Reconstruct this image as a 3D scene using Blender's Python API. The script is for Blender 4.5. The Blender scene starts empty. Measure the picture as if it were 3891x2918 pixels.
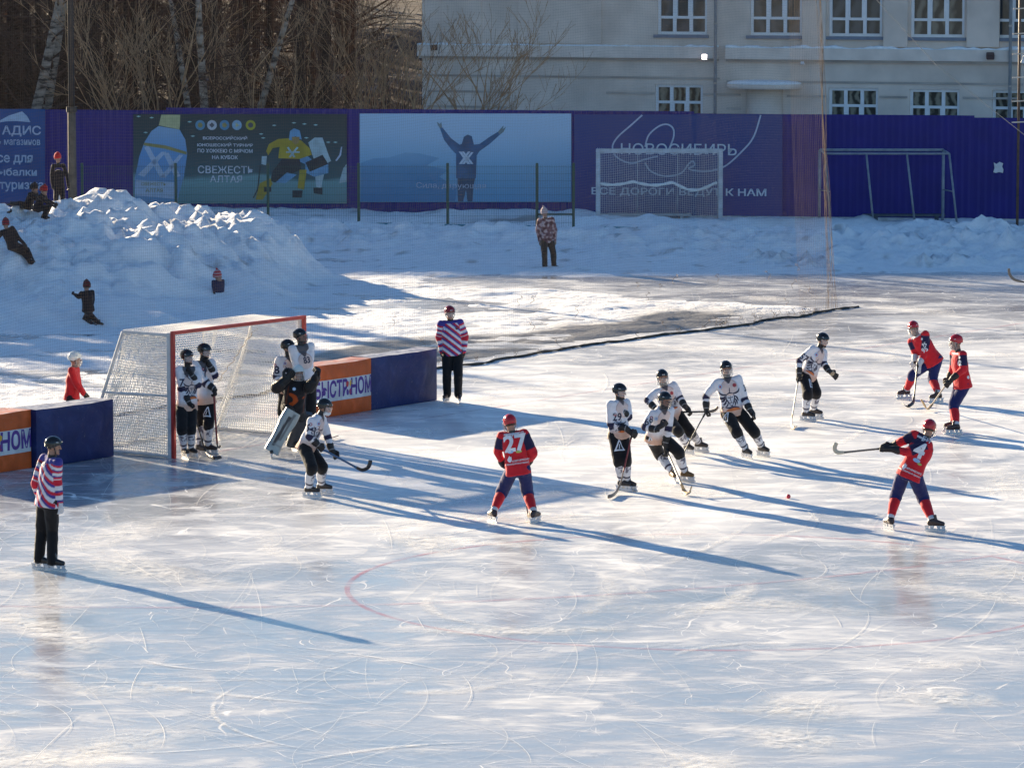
import bpy, bmesh, math, random
import numpy as np
from mathutils import Vector, Matrix, noise
from mathutils.bvhtree import BVHTree

random.seed(7); RNG = np.random.default_rng(7)
scene = bpy.context.scene
COL = scene.collection
R = math.radians

# ------------------------------------------------------------------ camera
FPX = 15889.67; PITCH = R(6.29814); CAMH = 9.04865; PW, PH = 3891, 2918
cam_d = bpy.data.cameras.new('camera'); cam = bpy.data.objects.new('camera', cam_d); COL.objects.link(cam)
cam.location = (0, 0, CAMH); cam.rotation_euler = (R(90) - PITCH, 0, 0)
cam_d.sensor_fit = 'HORIZONTAL'; cam_d.sensor_width = 36; cam_d.lens = FPX / PW * 36
cam_d.clip_start = 0.5; cam_d.clip_end = 3000
scene.camera = cam

# ------------------------------------------------------------------ light
SUN_EL = R(14.0); SUN_DIR = Vector((-0.612 * math.cos(SUN_EL), 0.791 * math.cos(SUN_EL), math.sin(SUN_EL))).normalized()
world = bpy.data.worlds.new('World'); scene.world = world; world.use_nodes = True
wn = world.node_tree; bg = wn.nodes['Background']
sky = wn.nodes.new('ShaderNodeTexSky'); sky.sky_type = 'NISHITA'; sky.sun_disc = False
sky.sun_elevation = SUN_EL; sky.sun_rotation = math.atan2(SUN_DIR.x, SUN_DIR.y)
sky.altitude = 150; sky.air_density = 1.1; sky.dust_density = 0.15; sky.ozone_density = 4.5
wn.links.new(sky.outputs[0], bg.inputs[0]); bg.inputs[1].default_value = 0.058
sun_d = bpy.data.lights.new('sun', 'SUN'); sun_d.energy = 5.0; sun_d.angle = R(0.5); sun_d.color = (1.0, 0.82, 0.57)
sun = bpy.data.objects.new('sun', sun_d); COL.objects.link(sun)
sun.rotation_euler = SUN_DIR.to_track_quat('Z', 'Y').to_euler()
vs = scene.view_settings; vs.view_transform = 'Standard'; vs.look = 'None'; vs.exposure = 1.75; vs.gamma = 1

# ------------------------------------------------------------------ picture measurements -> world points
_c, _s = math.cos(PITCH), math.sin(PITCH)
def ray(px, py):
    x = (px - PW / 2) / FPX; y = (py - PH / 2) / FPX
    return Vector((x, _c - y * _s, -_s - y * _c))
def at_Y(px, py, Y):
    d = ray(px, py); t = Y / d.y
    return Vector((d.x * t, Y, CAMH + d.z * t))
def at_Z(px, py, Z=0.0):
    d = ray(px, py); t = (Z - CAMH) / d.z
    return Vector((d.x * t, d.y * t, Z))
S22 = 3891 / 2212.0

# ------------------------------------------------------------------ object helpers
ORG = {}
def tag(o, label=None, cat=None, group=None, kind=None):
    if label: o['label'] = label
    if cat: o['category'] = cat
    if group: o['group'] = group
    if kind: o['kind'] = kind
    return o
def thing(name, label, cat, loc=(0, 0, 0), group=None):
    o = bpy.data.objects.new(name, None); COL.objects.link(o)
    o.empty_display_size = 0.2; o.location = loc; ORG[o] = Vector(loc)
    return tag(o, label, cat, group)
def link_mesh(name, me, m=None, parent=None, origin=None, smooth=False):
    """me is in world coordinates; it is moved into the frame of its parent (or of origin)."""
    o = bpy.data.objects.new(name, me); COL.objects.link(o)
    off = ORG[parent] if parent is not None else Vector(origin if origin is not None else (0, 0, 0))
    if off.length: me.transform(Matrix.Translation(-off))
    if parent is not None: o.parent = parent; ORG[o] = off.copy()
    else: o.location = off; ORG[o] = off.copy()
    if m is not None and not me.materials:
        for mm in (m if isinstance(m, (list, tuple)) else [m]): me.materials.append(mm)
    if smooth: me.shade_smooth()
    return o
def copy_tree(o, parent=None):
    c = o.copy(); COL.objects.link(c)
    if parent is not None: c.parent = parent
    for ch in list(o.children): copy_tree(ch, c)
    return c
def np_mesh(name, V, Fq):
    me = bpy.data.meshes.new(name); V = np.asarray(V, np.float32); Fq = np.asarray(Fq, np.int32)
    n = Fq.shape[1]
    me.vertices.add(len(V)); me.vertices.foreach_set('co', V.ravel())
    me.loops.add(Fq.size); me.loops.foreach_set('vertex_index', Fq.ravel())
    me.polygons.add(len(Fq)); me.polygons.foreach_set('loop_start', np.arange(0, Fq.size, n, dtype=np.int32))
    me.polygons.foreach_set('loop_total', np.full(len(Fq), n, np.int32))
    me.update(calc_edges=True); me.validate()
    return me

class MB:
    def __init__(s): s.v = []; s.f = []; s.mi = []
    def add(s, V, F, mi=0):
        b = len(s.v); s.v += [tuple(p) for p in V]; s.f += [tuple(i + b for i in f) for f in F]; s.mi += [mi] * len(F); return s
    def box(s, c, size, M=None, mi=0):
        hx, hy, hz = size[0] / 2, size[1] / 2, size[2] / 2
        V = [Vector((x, y, z)) for z in (-hz, hz) for x, y in ((-hx, -hy), (hx, -hy), (hx, hy), (-hx, hy))]
        if M is not None: V = [M @ p for p in V]
        V = [p + Vector(c) for p in V]
        return s.add(V, [(3, 2, 1, 0), (4, 5, 6, 7), (0, 1, 5, 4), (1, 2, 6, 5), (2, 3, 7, 6), (3, 0, 4, 7)], mi)
    def bar(s, a, b, w, h=None, mi=0, up=(0, 0, 1)):
        a = Vector(a); b = Vector(b); d = b - a; L = d.length; d.normalize(); h = h or w
        u = Vector(up); side = d.cross(u)
        if side.length < 1e-4: side = d.cross(Vector((1, 0, 0)))
        side.normalize(); u = side.cross(d)
        M = Matrix((side, d, u)).transposed()
        return s.box((a + b) / 2, (w, L, h), M, mi)
    def tube(s, pts, r, sides=8, mi=0, caps=True):
        pts = [Vector(p) for p in pts]; n = len(pts)
        rr = r if isinstance(r, (list, tuple)) else [r] * n
        V = []; F = []; ref = None
        for i, p in enumerate(pts):
            t = (pts[min(i + 1, n - 1)] - pts[max(i - 1, 0)]).normalized()
            if ref is None:
                ref = Vector((0, 0, 1)) if abs(t.z) < 0.9 else Vector((1, 0, 0))
            a = t.cross(ref)
            if a.length < 1e-5: a = t.orthogonal()
            a.normalize(); b = t.cross(a); ref = -b if False else a.cross(t)
            for k in range(sides):
                q = 2 * math.pi * k / sides
                V.append(p + (a * math.cos(q) + b * math.sin(q)) * rr[i])
        for i in range(n - 1):
            for k in range(sides):
                k2 = (k + 1) % sides
                F.append((i * sides + k, i * sides + k2, (i + 1) * sides + k2, (i + 1) * sides + k))
        if caps:
            F.append(tuple(range(sides - 1, -1, -1))); F.append(tuple((n - 1) * sides + k for k in range(sides)))
        return s.add(V, F, mi)
    def loft(s, rings, mi=0, caps=True):
        n = len(rings[0]); V = [p for r in rings for p in r]; F = []
        for i in range(len(rings) - 1):
            for k in range(n):
                k2 = (k + 1) % n; F.append((i * n + k, i * n + k2, (i + 1) * n + k2, (i + 1) * n + k))
        if caps: F.append(tuple(range(n - 1, -1, -1))); F.append(tuple((len(rings) - 1) * n + k for k in range(n)))
        return s.add(V, F, mi)
    def ball(s, c, rad, M=None, nu=12, nv=8, mi=0):
        rx, ry, rz = (rad, rad, rad) if not hasattr(rad, '__len__') else rad
        V = []; F = []; c = Vector(c)
        def tr(p): return (M @ p if M is not None else p) + c
        V.append(tr(Vector((0, 0, rz))))
        for j in range(1, nv):
            th = math.pi * j / nv
            for k in range(nu):
                ph = 2 * math.pi * k / nu
                V.append(tr(Vector((rx * math.sin(th) * math.cos(ph), ry * math.sin(th) * math.sin(ph), rz * math.cos(th)))))
        V.append(tr(Vector((0, 0, -rz))))
        for k in range(nu): F.append((0, 1 + k, 1 + (k + 1) % nu))
        for j in range(nv - 2):
            for k in range(nu):
                a = 1 + j * nu; k2 = (k + 1) % nu
                F.append((a + k, a + nu + k, a + nu + k2, a + k2))
        last = len(V) - 1; a = 1 + (nv - 2) * nu
        for k in range(nu): F.append((last, a + (k + 1) % nu, a + k))
        return s.add(V, F, mi)
    def mesh(s, name):
        me = bpy.data.meshes.new(name); me.from_pydata([tuple(p) for p in s.v], [], s.f)
        if any(s.mi): me.polygons.foreach_set('material_index', s.mi)
        me.update(); return me
    def build(s, name, m=None, parent=None, origin=None, smooth=False, bevel=0):
        me = s.mesh(name)
        if bevel:
            bm = bmesh.new(); bm.from_mesh(me)
            bmesh.ops.bevel(bm, geom=bm.edges[:], offset=bevel, segments=2, affect='EDGES', clamp_overlap=True)
            bm.to_mesh(me); bm.free()
        return link_mesh(name, me, m, parent, origin, smooth)

def strands(polys, r, sides=3):
    """many thin cords as one numpy mesh: polys = list of (n,3) arrays"""
    VV = []; FF = []; base = 0
    ang = np.arange(sides) * 2 * np.pi / sides
    for P in polys:
        P = np.asarray(P, float); n = len(P)
        T = np.gradient(P, axis=0); T /= np.linalg.norm(T, axis=1, keepdims=True) + 1e-9
        ref = np.array([0.31, 0.52, 0.79]); A = np.cross(T, ref); A /= np.linalg.norm(A, axis=1, keepdims=True) + 1e-9
        B = np.cross(T, A)
        V = P[:, None, :] + r * (np.cos(ang)[None, :, None] * A[:, None, :] + np.sin(ang)[None, :, None] * B[:, None, :])
        VV.append(V.reshape(-1, 3))
        i = np.arange(n - 1)[:, None] * sides; k = np.arange(sides)[None, :]; k2 = (k + 1) % sides
        FF.append(np.stack([i + k, i + k2, i + sides + k2, i + sides + k], -1).reshape(-1, 4) + base)
        base += n * sides
    return np_mesh('net', np.concatenate(VV), np.concatenate(FF))

# ------------------------------------------------------------------ materials
def newmat(name):
    m = bpy.data.materials.new(name); m.use_nodes = True
    return m, m.node_tree.nodes, m.node_tree.links, m.node_tree.nodes['Principled BSDF']
def ramp(nd, stops):
    r = nd.new('ShaderNodeValToRGB'); e = r.color_ramp.elements
    e[0].position, e[0].color = stops[0][0], (*stops[0][1], 1)
    e[1].position, e[1].color = stops[-1][0], (*stops[-1][1], 1)
    for p, c in stops[1:-1]:
        x = e.new(p); x.color = (*c, 1)
    return r
def g3(v): return (v, v, v)
MC = {}
def mat(name, color, rough=0.6, var=0.12, scale=6.0, bump=0.0, bscale=40.0, metal=0.0, spec=0.5, coat=0.0, trans=0.0):
    if name in MC: return MC[name]
    m, nd, ln, p = newmat(name)
    tc = nd.new('ShaderNodeTexCoord'); nz = nd.new('ShaderNodeTexNoise')
    nz.inputs['Scale'].default_value = scale; nz.inputs['Detail'].default_value = 5
    ln.new(tc.outputs['Object'], nz.inputs['Vector'])
    c = Vector(color)
    r = ramp(nd, [(0.3, tuple(c * (1 - var))), (0.7, tuple(min(1, x * (1 + var)) for x in c))])
    ln.new(nz.outputs['Fac'], r.inputs['Fac']); ln.new(r.outputs['Color'], p.inputs['Base Color'])
    p.inputs['Roughness'].default_value = rough; p.inputs['Metallic'].default_value = metal
    p.inputs['Specular IOR Level'].default_value = spec; p.inputs['Coat Weight'].default_value = coat
    if bump:
        n2 = nd.new('ShaderNodeTexNoise'); n2.inputs['Scale'].default_value = bscale; n2.inputs['Detail'].default_value = 4
        ln.new(tc.outputs['Object'], n2.inputs['Vector'])
        b = nd.new('ShaderNodeBump'); b.inputs['Strength'].default_value = bump; b.inputs['Distance'].default_value = 0.02
        ln.new(n2.outputs['Fac'], b.inputs['Height']); ln.new(b.outputs['Normal'], p.inputs['Normal'])
    MC[name] = m; return m
def attr_mat(name, rough=0.75, bump=0.25, bscale=90, sheen=0.0, spec=0.3):
    """cloth whose printed pattern is stored on its vertices"""
    if name in MC: return MC[name]
    m, nd, ln, p = newmat(name)
    a = nd.new('ShaderNodeAttribute'); a.attribute_name = 'pattern'
    tc = nd.new('ShaderNodeTexCoord'); nz = nd.new('ShaderNodeTexNoise'); nz.inputs['Scale'].default_value = 12
    ln.new(tc.outputs['Object'], nz.inputs['Vector'])
    mx = nd.new('ShaderNodeMix'); mx.data_type = 'RGBA'; mx.blend_type = 'MULTIPLY'; mx.inputs['Factor'].default_value = 1
    r = ramp(nd, [(0.3, g3(0.86)), (0.7, g3(1.0))]); ln.new(nz.outputs['Fac'], r.inputs['Fac'])
    ln.new(a.outputs['Color'], mx.inputs['A']); ln.new(r.outputs['Color'], mx.inputs['B'])
    ln.new(mx.outputs['Result'], p.inputs['Base Color'])
    p.inputs['Roughness'].default_value = rough; p.inputs['Specular IOR Level'].default_value = spec
    p.inputs['Sheen Weight'].default_value = sheen
    n2 = nd.new('ShaderNodeTexNoise'); n2.inputs['Scale'].default_value = bscale; ln.new(tc.outputs['Object'], n2.inputs['Vector'])
    b = nd.new('ShaderNodeBump'); b.inputs['Strength'].default_value = bump; b.inputs['Distance'].default_value = 0.01
    ln.new(n2.outputs['Fac'], b.inputs['Height']); ln.new(b.outputs['Normal'], p.inputs['Normal'])
    MC[name] = m; return m
def set_pattern(me, C):
    a = me.color_attributes.new('pattern', 'FLOAT_COLOR', 'POINT')
    C4 = np.ones((len(C), 4), np.float32); C4[:, :3] = C
    a.data.foreach_set('color', C4.ravel())

def vnoise(X, Y, scale, seed=0):
    """smooth value noise on numpy arrays, range -1..1"""
    x = X / scale + seed * 17.31; y = Y / scale + seed * 9.77
    xi = np.floor(x).astype(np.int64); yi = np.floor(y).astype(np.int64); fx = x - xi; fy = y - yi
    fx = fx * fx * (3 - 2 * fx); fy = fy * fy * (3 - 2 * fy)
    def h(a, b):
        n = (a * 374761393 + b * 668265263 + seed * 144665) & 0x7fffffff
        n = ((n ^ (n >> 13)) * 1274126177) & 0x7fffffff
        return ((n ^ (n >> 16)) & 0xffff) / 32767.5 - 1
    return (h(xi, yi) * (1 - fx) + h(xi + 1, yi) * fx) * (1 - fy) + (h(xi, yi + 1) * (1 - fx) + h(xi + 1, yi + 1) * fx) * fy
def fbm(X, Y, scale, oct=4, seed=0, gain=0.5, ridged=False):
    t = np.zeros_like(X); a = 1.0
    for i in range(oct):
        n = vnoise(X, Y, scale, seed + i)
        t += a * ((1 - 2 * np.abs(n)) if ridged else n); a *= gain; scale *= 0.5
    return t
def cells(X, Y, scale, seed=0):
    """blocky clods: height of the nearest jittered cell, and distance to its rim"""
    x = X / scale; y = Y / scale; xi = np.floor(x).astype(np.int64); yi = np.floor(y).astype(np.int64)
    def h(a, b, s):
        n = (a * 374761393 + b * 668265263 + (seed + s) * 144665) & 0x7fffffff
        n = ((n ^ (n >> 13)) * 1274126177) & 0x7fffffff
        return ((n ^ (n >> 16)) & 0xffff) / 65535.0
    d1 = np.full(X.shape, 9.0); d2 = d1.copy(); hh = np.zeros(X.shape)
    for dx in (-1, 0, 1):
        for dy in (-1, 0, 1):
            a, b = xi + dx, yi + dy; d = np.hypot(a + h(a, b, 1) - x, b + h(a, b, 2) - y); v = h(a, b, 3)
            near = d < d1; d2 = np.where(near, d1, np.minimum(d2, d)); hh = np.where(near, v, hh); d1 = np.where(near, d, d1)
    return hh * np.clip((d2 - d1) * 3.5, 0, 1) ** .6
def sstep(a, b, x):
    t = np.clip((x - a) / (b - a), 0, 1); return t * t * (3 - 2 * t)

# goal-line frame: u along the goal line (to the right and away), n out onto the field
G0 = Vector((-4.7025, 71.888, 0)); GD = Vector((0.5838, 0.8119, 0)); GN = Vector((0.8119, -0.5838, 0))
def gp(u, n, z=0.0): return G0 + GD * u + GN * n + Vector((0, 0, z))
# ================================================================== ICE
def ice_material():
    m, nd, ln, p = newmat('ice')
    tc = nd.new('ShaderNodeTexCoord')
    def noise_tex(scale, detail=6, dist=0.0, rot=0.0, sx=1.0, sy=1.0, rough=0.55):
        mp = nd.new('ShaderNodeMapping'); mp.inputs['Rotation'].default_value = (0, 0, rot); mp.inputs['Scale'].default_value = (sx, sy, 1)
        n = nd.new('ShaderNodeTexNoise'); n.inputs['Scale'].default_value = scale; n.inputs['Detail'].default_value = detail
        n.inputs['Distortion'].default_value = dist; n.inputs['Roughness'].default_value = rough
        ln.new(tc.outputs['Object'], mp.inputs['Vector']); ln.new(mp.outputs['Vector'], n.inputs['Vector']); return n
    def math_(op, a, b=None, clamp=False):
        x = nd.new('ShaderNodeMath'); x.operation = op; x.use_clamp = clamp
        for i, v in enumerate((a, b)):
            if v is None: continue
            if isinstance(v, (int, float)): x.inputs[i].default_value = v
            else: ln.new(v, x.inputs[i])
        return x.outputs[0]
    def rng(v, a, b, lo=0.0, hi=1.0):
        r = nd.new('ShaderNodeMapRange'); r.interpolation_type = 'SMOOTHSTEP'
        r.inputs['From Min'].default_value = a; r.inputs['From Max'].default_value = b
        r.inputs['To Min'].default_value = lo; r.inputs['To Max'].default_value = hi
        ln.new(v, r.inputs['Value']); return r.outputs[0]
    big = noise_tex(0.22, 4, 0.6)                                   # large clear / frosted areas
    mid = noise_tex(0.9, 7, 1.2, R(20), 1.0, 1.6)                   # swept snow patches
    st1 = noise_tex(0.9, 9, 1.1, R(-33), 0.6, 2.6, 0.7)           # streaks of skating in three directions
    st2 = noise_tex(1.0, 9, 1.3, R(35), 0.6, 2.8, 0.7)
    st3 = noise_tex(1.2, 9, 1.2, R(80), 0.6, 2.4, 0.7)
    a = math_('MULTIPLY', rng(st1.outputs['Fac'], 0.48, 0.76), 0.8)
    b = math_('MULTIPLY', rng(st2.outputs['Fac'], 0.47, 0.74), 0.8)
    c = math_('MULTIPLY', rng(st3.outputs['Fac'], 0.5, 0.74), 0.6)
    streak = math_('MAXIMUM', math_('MAXIMUM', a, b), c)
    patch = rng(mid.outputs['Fac'], 0.45, 0.7)
    base = rng(big.outputs['Fac'], 0.35, 0.68)
    f = math_('ADD', math_('MULTIPLY', streak, 0.34), math_('MULTIPLY', patch, 0.30))
    f = math_('ADD', math_('ADD', f, 0.03), math_('MULTIPLY', base, 0.36))
    # paler ice before the goal: sun glare painted in as extra frost
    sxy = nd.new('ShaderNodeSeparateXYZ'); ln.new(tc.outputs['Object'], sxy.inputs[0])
    glare = math_('MULTIPLY', rng(sxy.outputs['Y'], 55, 67), rng(sxy.outputs['Y'], 100, 80)); glare = math_('MULTIPLY', glare, rng(sxy.outputs['X'], -7, -1))
    f = math_('ADD', f, math_('MULTIPLY', glare, math_('ADD', math_('MULTIPLY', mid.outputs['Fac'], 0.5), 0.10)))
    f = math_('SUBTRACT', f, math_('MULTIPLY', rng(sxy.outputs['X'], -2.0, -6.0), 0.10))          # cleaner, glassier ice on the left
    # fine curved blade cuts
    wob = noise_tex(0.35, 2, 0.0)
    cuts = []
    for sc, th, rot in ((0.33, 0.0035, 0.3), (0.55, 0.0045, 1.4), (0.8, 0.006, 2.4)):
        mp = nd.new('ShaderNodeMapping'); mp.inputs['Rotation'].default_value = (0, 0, rot)
        vx = nd.new('ShaderNodeVectorMath'); vx.operation = 'MULTIPLY_ADD'
        ln.new(wob.outputs['Color'], vx.inputs[0]); vx.inputs[1].default_value = (3.2, 3.2, 0); ln.new(tc.outputs['Object'], vx.inputs[2])
        ln.new(vx.outputs[0], mp.inputs['Vector'])
        v = nd.new('ShaderNodeTexVoronoi'); v.feature = 'DISTANCE_TO_EDGE'; v.inputs['Scale'].default_value = sc
        ln.new(mp.outputs['Vector'], v.inputs['Vector'])
        mk = noise_tex(0.7 + sc, 3, 0.2, rot)
        cuts.append(math_('MULTIPLY', rng(v.outputs['Distance'], th, 0.0), rng(mk.outputs['Fac'], 0.45, 0.62)))
    cut = math_('MAXIMUM', math_('MAXIMUM', cuts[0], cuts[1]), cuts[2])
    speck = noise_tex(26, 2, 0.0); sp = rng(speck.outputs['Fac'], 0.70, 0.80)
    frost = math_('ADD', f, math_('MULTIPLY', math_('MAXIMUM', cut, sp), 0.55), True)
    cr = ramp(nd, [(0.0, (0.27, 0.285, 0.315)), (0.35, (0.47, 0.48, 0.505)), (0.75, (0.80, 0.795, 0.78)), (1.0, (0.94, 0.93, 0.91))])
    ln.new(frost, cr.inputs['Fac']); ln.new(cr.outputs['Color'], p.inputs['Base Color'])
    rr = rng(frost, 0.0, 0.75, 0.11, 0.50); ln.new(rr, p.inputs['Roughness'])
    p.inputs['IOR'].default_value = 1.31
    sp_ = rng(frost, 0.2, 0.9, 0.5, 0.75); ln.new(sp_, p.inputs['Specular IOR Level'])
    fine = noise_tex(34, 5, 0.2); bh = math_('ADD', math_('MULTIPLY', fine.outputs['Fac'], 0.35), math_('MULTIPLY', frost, 1.0))
    bp = nd.new('ShaderNodeBump'); bp.inputs['Strength'].default_value = 0.16; bp.inputs['Distance'].default_value = 0.010
    ln.new(bh, bp.inputs['Height']); ln.new(bp.outputs['Normal'], p.inputs['Normal'])
    return m
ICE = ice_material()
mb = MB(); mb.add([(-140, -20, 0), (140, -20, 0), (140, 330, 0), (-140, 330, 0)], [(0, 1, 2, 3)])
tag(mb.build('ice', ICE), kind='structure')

def paint_material():
    m, nd, ln, p = newmat('red line paint under the ice')
    tc = nd.new('ShaderNodeTexCoord'); nz = nd.new('ShaderNodeTexNoise'); nz.inputs['Scale'].default_value = 1.6; nz.inputs['Detail'].default_value = 8
    ln.new(tc.outputs['Object'], nz.inputs['Vector'])
    r = ramp(nd, [(0.34, g3(0.03)), (0.64, g3(0.34))]); ln.new(nz.outputs['Fac'], r.inputs['Fac'])
    p.inputs['Base Color'].default_value = (0.62, 0.10, 0.16, 1); p.inputs['Roughness'].default_value = 0.5
    ln.new(r.outputs['Color'], p.inputs['Alpha']); return m
PAINT = paint_material()
def ribbon(pts, w, z):
    n = len(pts); V = []; F = []
    for i, q in enumerate(pts):
        t = (pts[min(i + 1, n - 1)] - pts[max(i - 1, 0)]).normalized(); s_ = Vector((-t.y, t.x, 0))
        ww = w[i] if hasattr(w, '__len__') else w
        V += [(*(q + s_ * ww / 2).xy, z), (*(q - s_ * ww / 2).xy, z)]
    for i in range(n - 1): F.append((2 * i + 1, 2 * i + 3, 2 * i + 2, 2 * i))
    return V, F
CC = Vector((2.745, 56.624, 0))
mb = MB(); mb.add(*ribbon([CC + Vector((math.cos(a), math.sin(a), 0)) * 5 for a in np.linspace(0, 2 * math.pi, 129)], 0.075, 0.004))
tag(mb.build('free_stroke_circle', PAINT), kind='structure')
mb = MB(); a0 = math.atan2(-GD.y, -GD.x)
mb.add(*ribbon([G0 + Vector((math.cos(a), math.sin(a), 0)) * 17 for a in np.linspace(a0, a0 + math.pi, 161)], 0.06, 0.008))
tag(mb.build('penalty_arc_line', PAINT), kind='structure')
mb = MB(); mb.add(*ribbon([gp(-16, 0), gp(29, 0)], 0.06, 0.0055)); tag(mb.build('goal_line', PAINT), kind='structure')

# skate cuts that stand out as white arcs of scraped ice
mb = MB()
for i in range(3000):
    cx = random.uniform(-11, 12); cy = random.uniform(44, 104)
    rad = random.choice([2.5, 5, 9, 14, 25, 40]) * random.uniform(0.7, 1.4)
    L = min(random.uniform(0.5, 5.5), rad * 1.6); a = random.uniform(0, 6.283); da = L / rad; n = max(4, int(L / 0.16))
    o = Vector((cx, cy, 0)) - Vector((math.cos(a), math.sin(a), 0)) * rad
    pts = [o + Vector((math.cos(a + da * (k / (n - 1) - .5)), math.sin(a + da * (k / (n - 1) - .5)), 0)) * rad for k in range(n)]
    w0 = random.choice([0.002, 0.003, 0.003, 0.004, 0.004, 0.006]); ws = [w0 * math.sin(math.pi * (k + 0.5) / n) ** 0.5 for k in range(n)]
    mb.add(*ribbon(pts, ws, 0.0095 + i * 0.000001))
SCR = mat('scraped ice', (0.86, 0.85, 0.83), rough=0.9, var=0.08, spec=0.1)
tag(mb.build('scratches', SCR), kind='stuff')

# broad soft smears of scraped snow
def smear_material():
    m, nd, ln, p = newmat('smeared snow on ice'); at = nd.new('ShaderNodeAttribute'); at.attribute_name = 'fade'
    tc = nd.new('ShaderNodeTexCoord'); nz = nd.new('ShaderNodeTexNoise'); nz.inputs['Scale'].default_value = 5; nz.inputs['Detail'].default_value = 8; nz.inputs['Roughness'].default_value = .7; nz.inputs['Distortion'].default_value = .8
    ln.new(tc.outputs['Object'], nz.inputs['Vector']); r = nd.new('ShaderNodeMapRange'); r.inputs['From Min'].default_value = .35; r.inputs['From Max'].default_value = .65; ln.new(nz.outputs['Fac'], r.inputs['Value'])
    k = nd.new('ShaderNodeMath'); k.operation = 'MULTIPLY'; ln.new(r.outputs[0], k.inputs[0]); ln.new(at.outputs['Fac'], k.inputs[1]); ln.new(k.outputs[0], p.inputs['Alpha'])
    p.inputs['Base Color'].default_value = (.95, .94, .92, 1); p.inputs['Roughness'].default_value = .9; p.inputs['Specular IOR Level'].default_value = .1; return m
SV = []; SF = []; SA = []
for i in range(330):
    cx = random.uniform(-11, 12); cy = random.uniform(43, 104); rad = random.choice([1.2, 2.5, 5, 9, 20]) * random.uniform(.7, 1.4); L = min(random.uniform(.8, 6.0), rad * 1.5); a = random.uniform(0, 6.283); da = L / rad; n = max(6, int(L / .2)); wd = random.choice([.04, .07, .12, .25, .5, .8]); z = .0085 + i * .0000025; st_ = random.uniform(.25, .8)
    o = Vector((cx, cy, 0)) - Vector((math.cos(a), math.sin(a), 0)) * rad; b0 = len(SV)
    for k in range(n):
        t_ = k / (n - 1); an = a + da * (t_ - .5); q = o + Vector((math.cos(an), math.sin(an), 0)) * rad; s_ = Vector((math.cos(an), math.sin(an), 0)) * wd * (.4 + .6 * math.sin(math.pi * t_ ** .8))
        e = math.sin(math.pi * min(1, max(0, t_))) ** .7 * st_
        for c_, f_ in ((-1, 0), (-.25, e), (.25, e), (1, 0)): SV.append((q.x + s_.x * c_, q.y + s_.y * c_, z)); SA.append(f_ if 0 < k < n - 1 else 0)
    for k in range(n - 1):
        for c_ in range(3): SF.append((b0 + k * 4 + c_, b0 + k * 4 + c_ + 1, b0 + k * 4 + c_ + 5, b0 + k * 4 + c_ + 4))
me = np_mesh('snow_smears', SV, SF); at_ = me.attributes.new('fade', 'FLOAT', 'POINT'); at_.data.foreach_set('value', np.array(SA, np.float32))
tag(link_mesh('snow_smears', me, smear_material()), kind='stuff')

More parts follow.
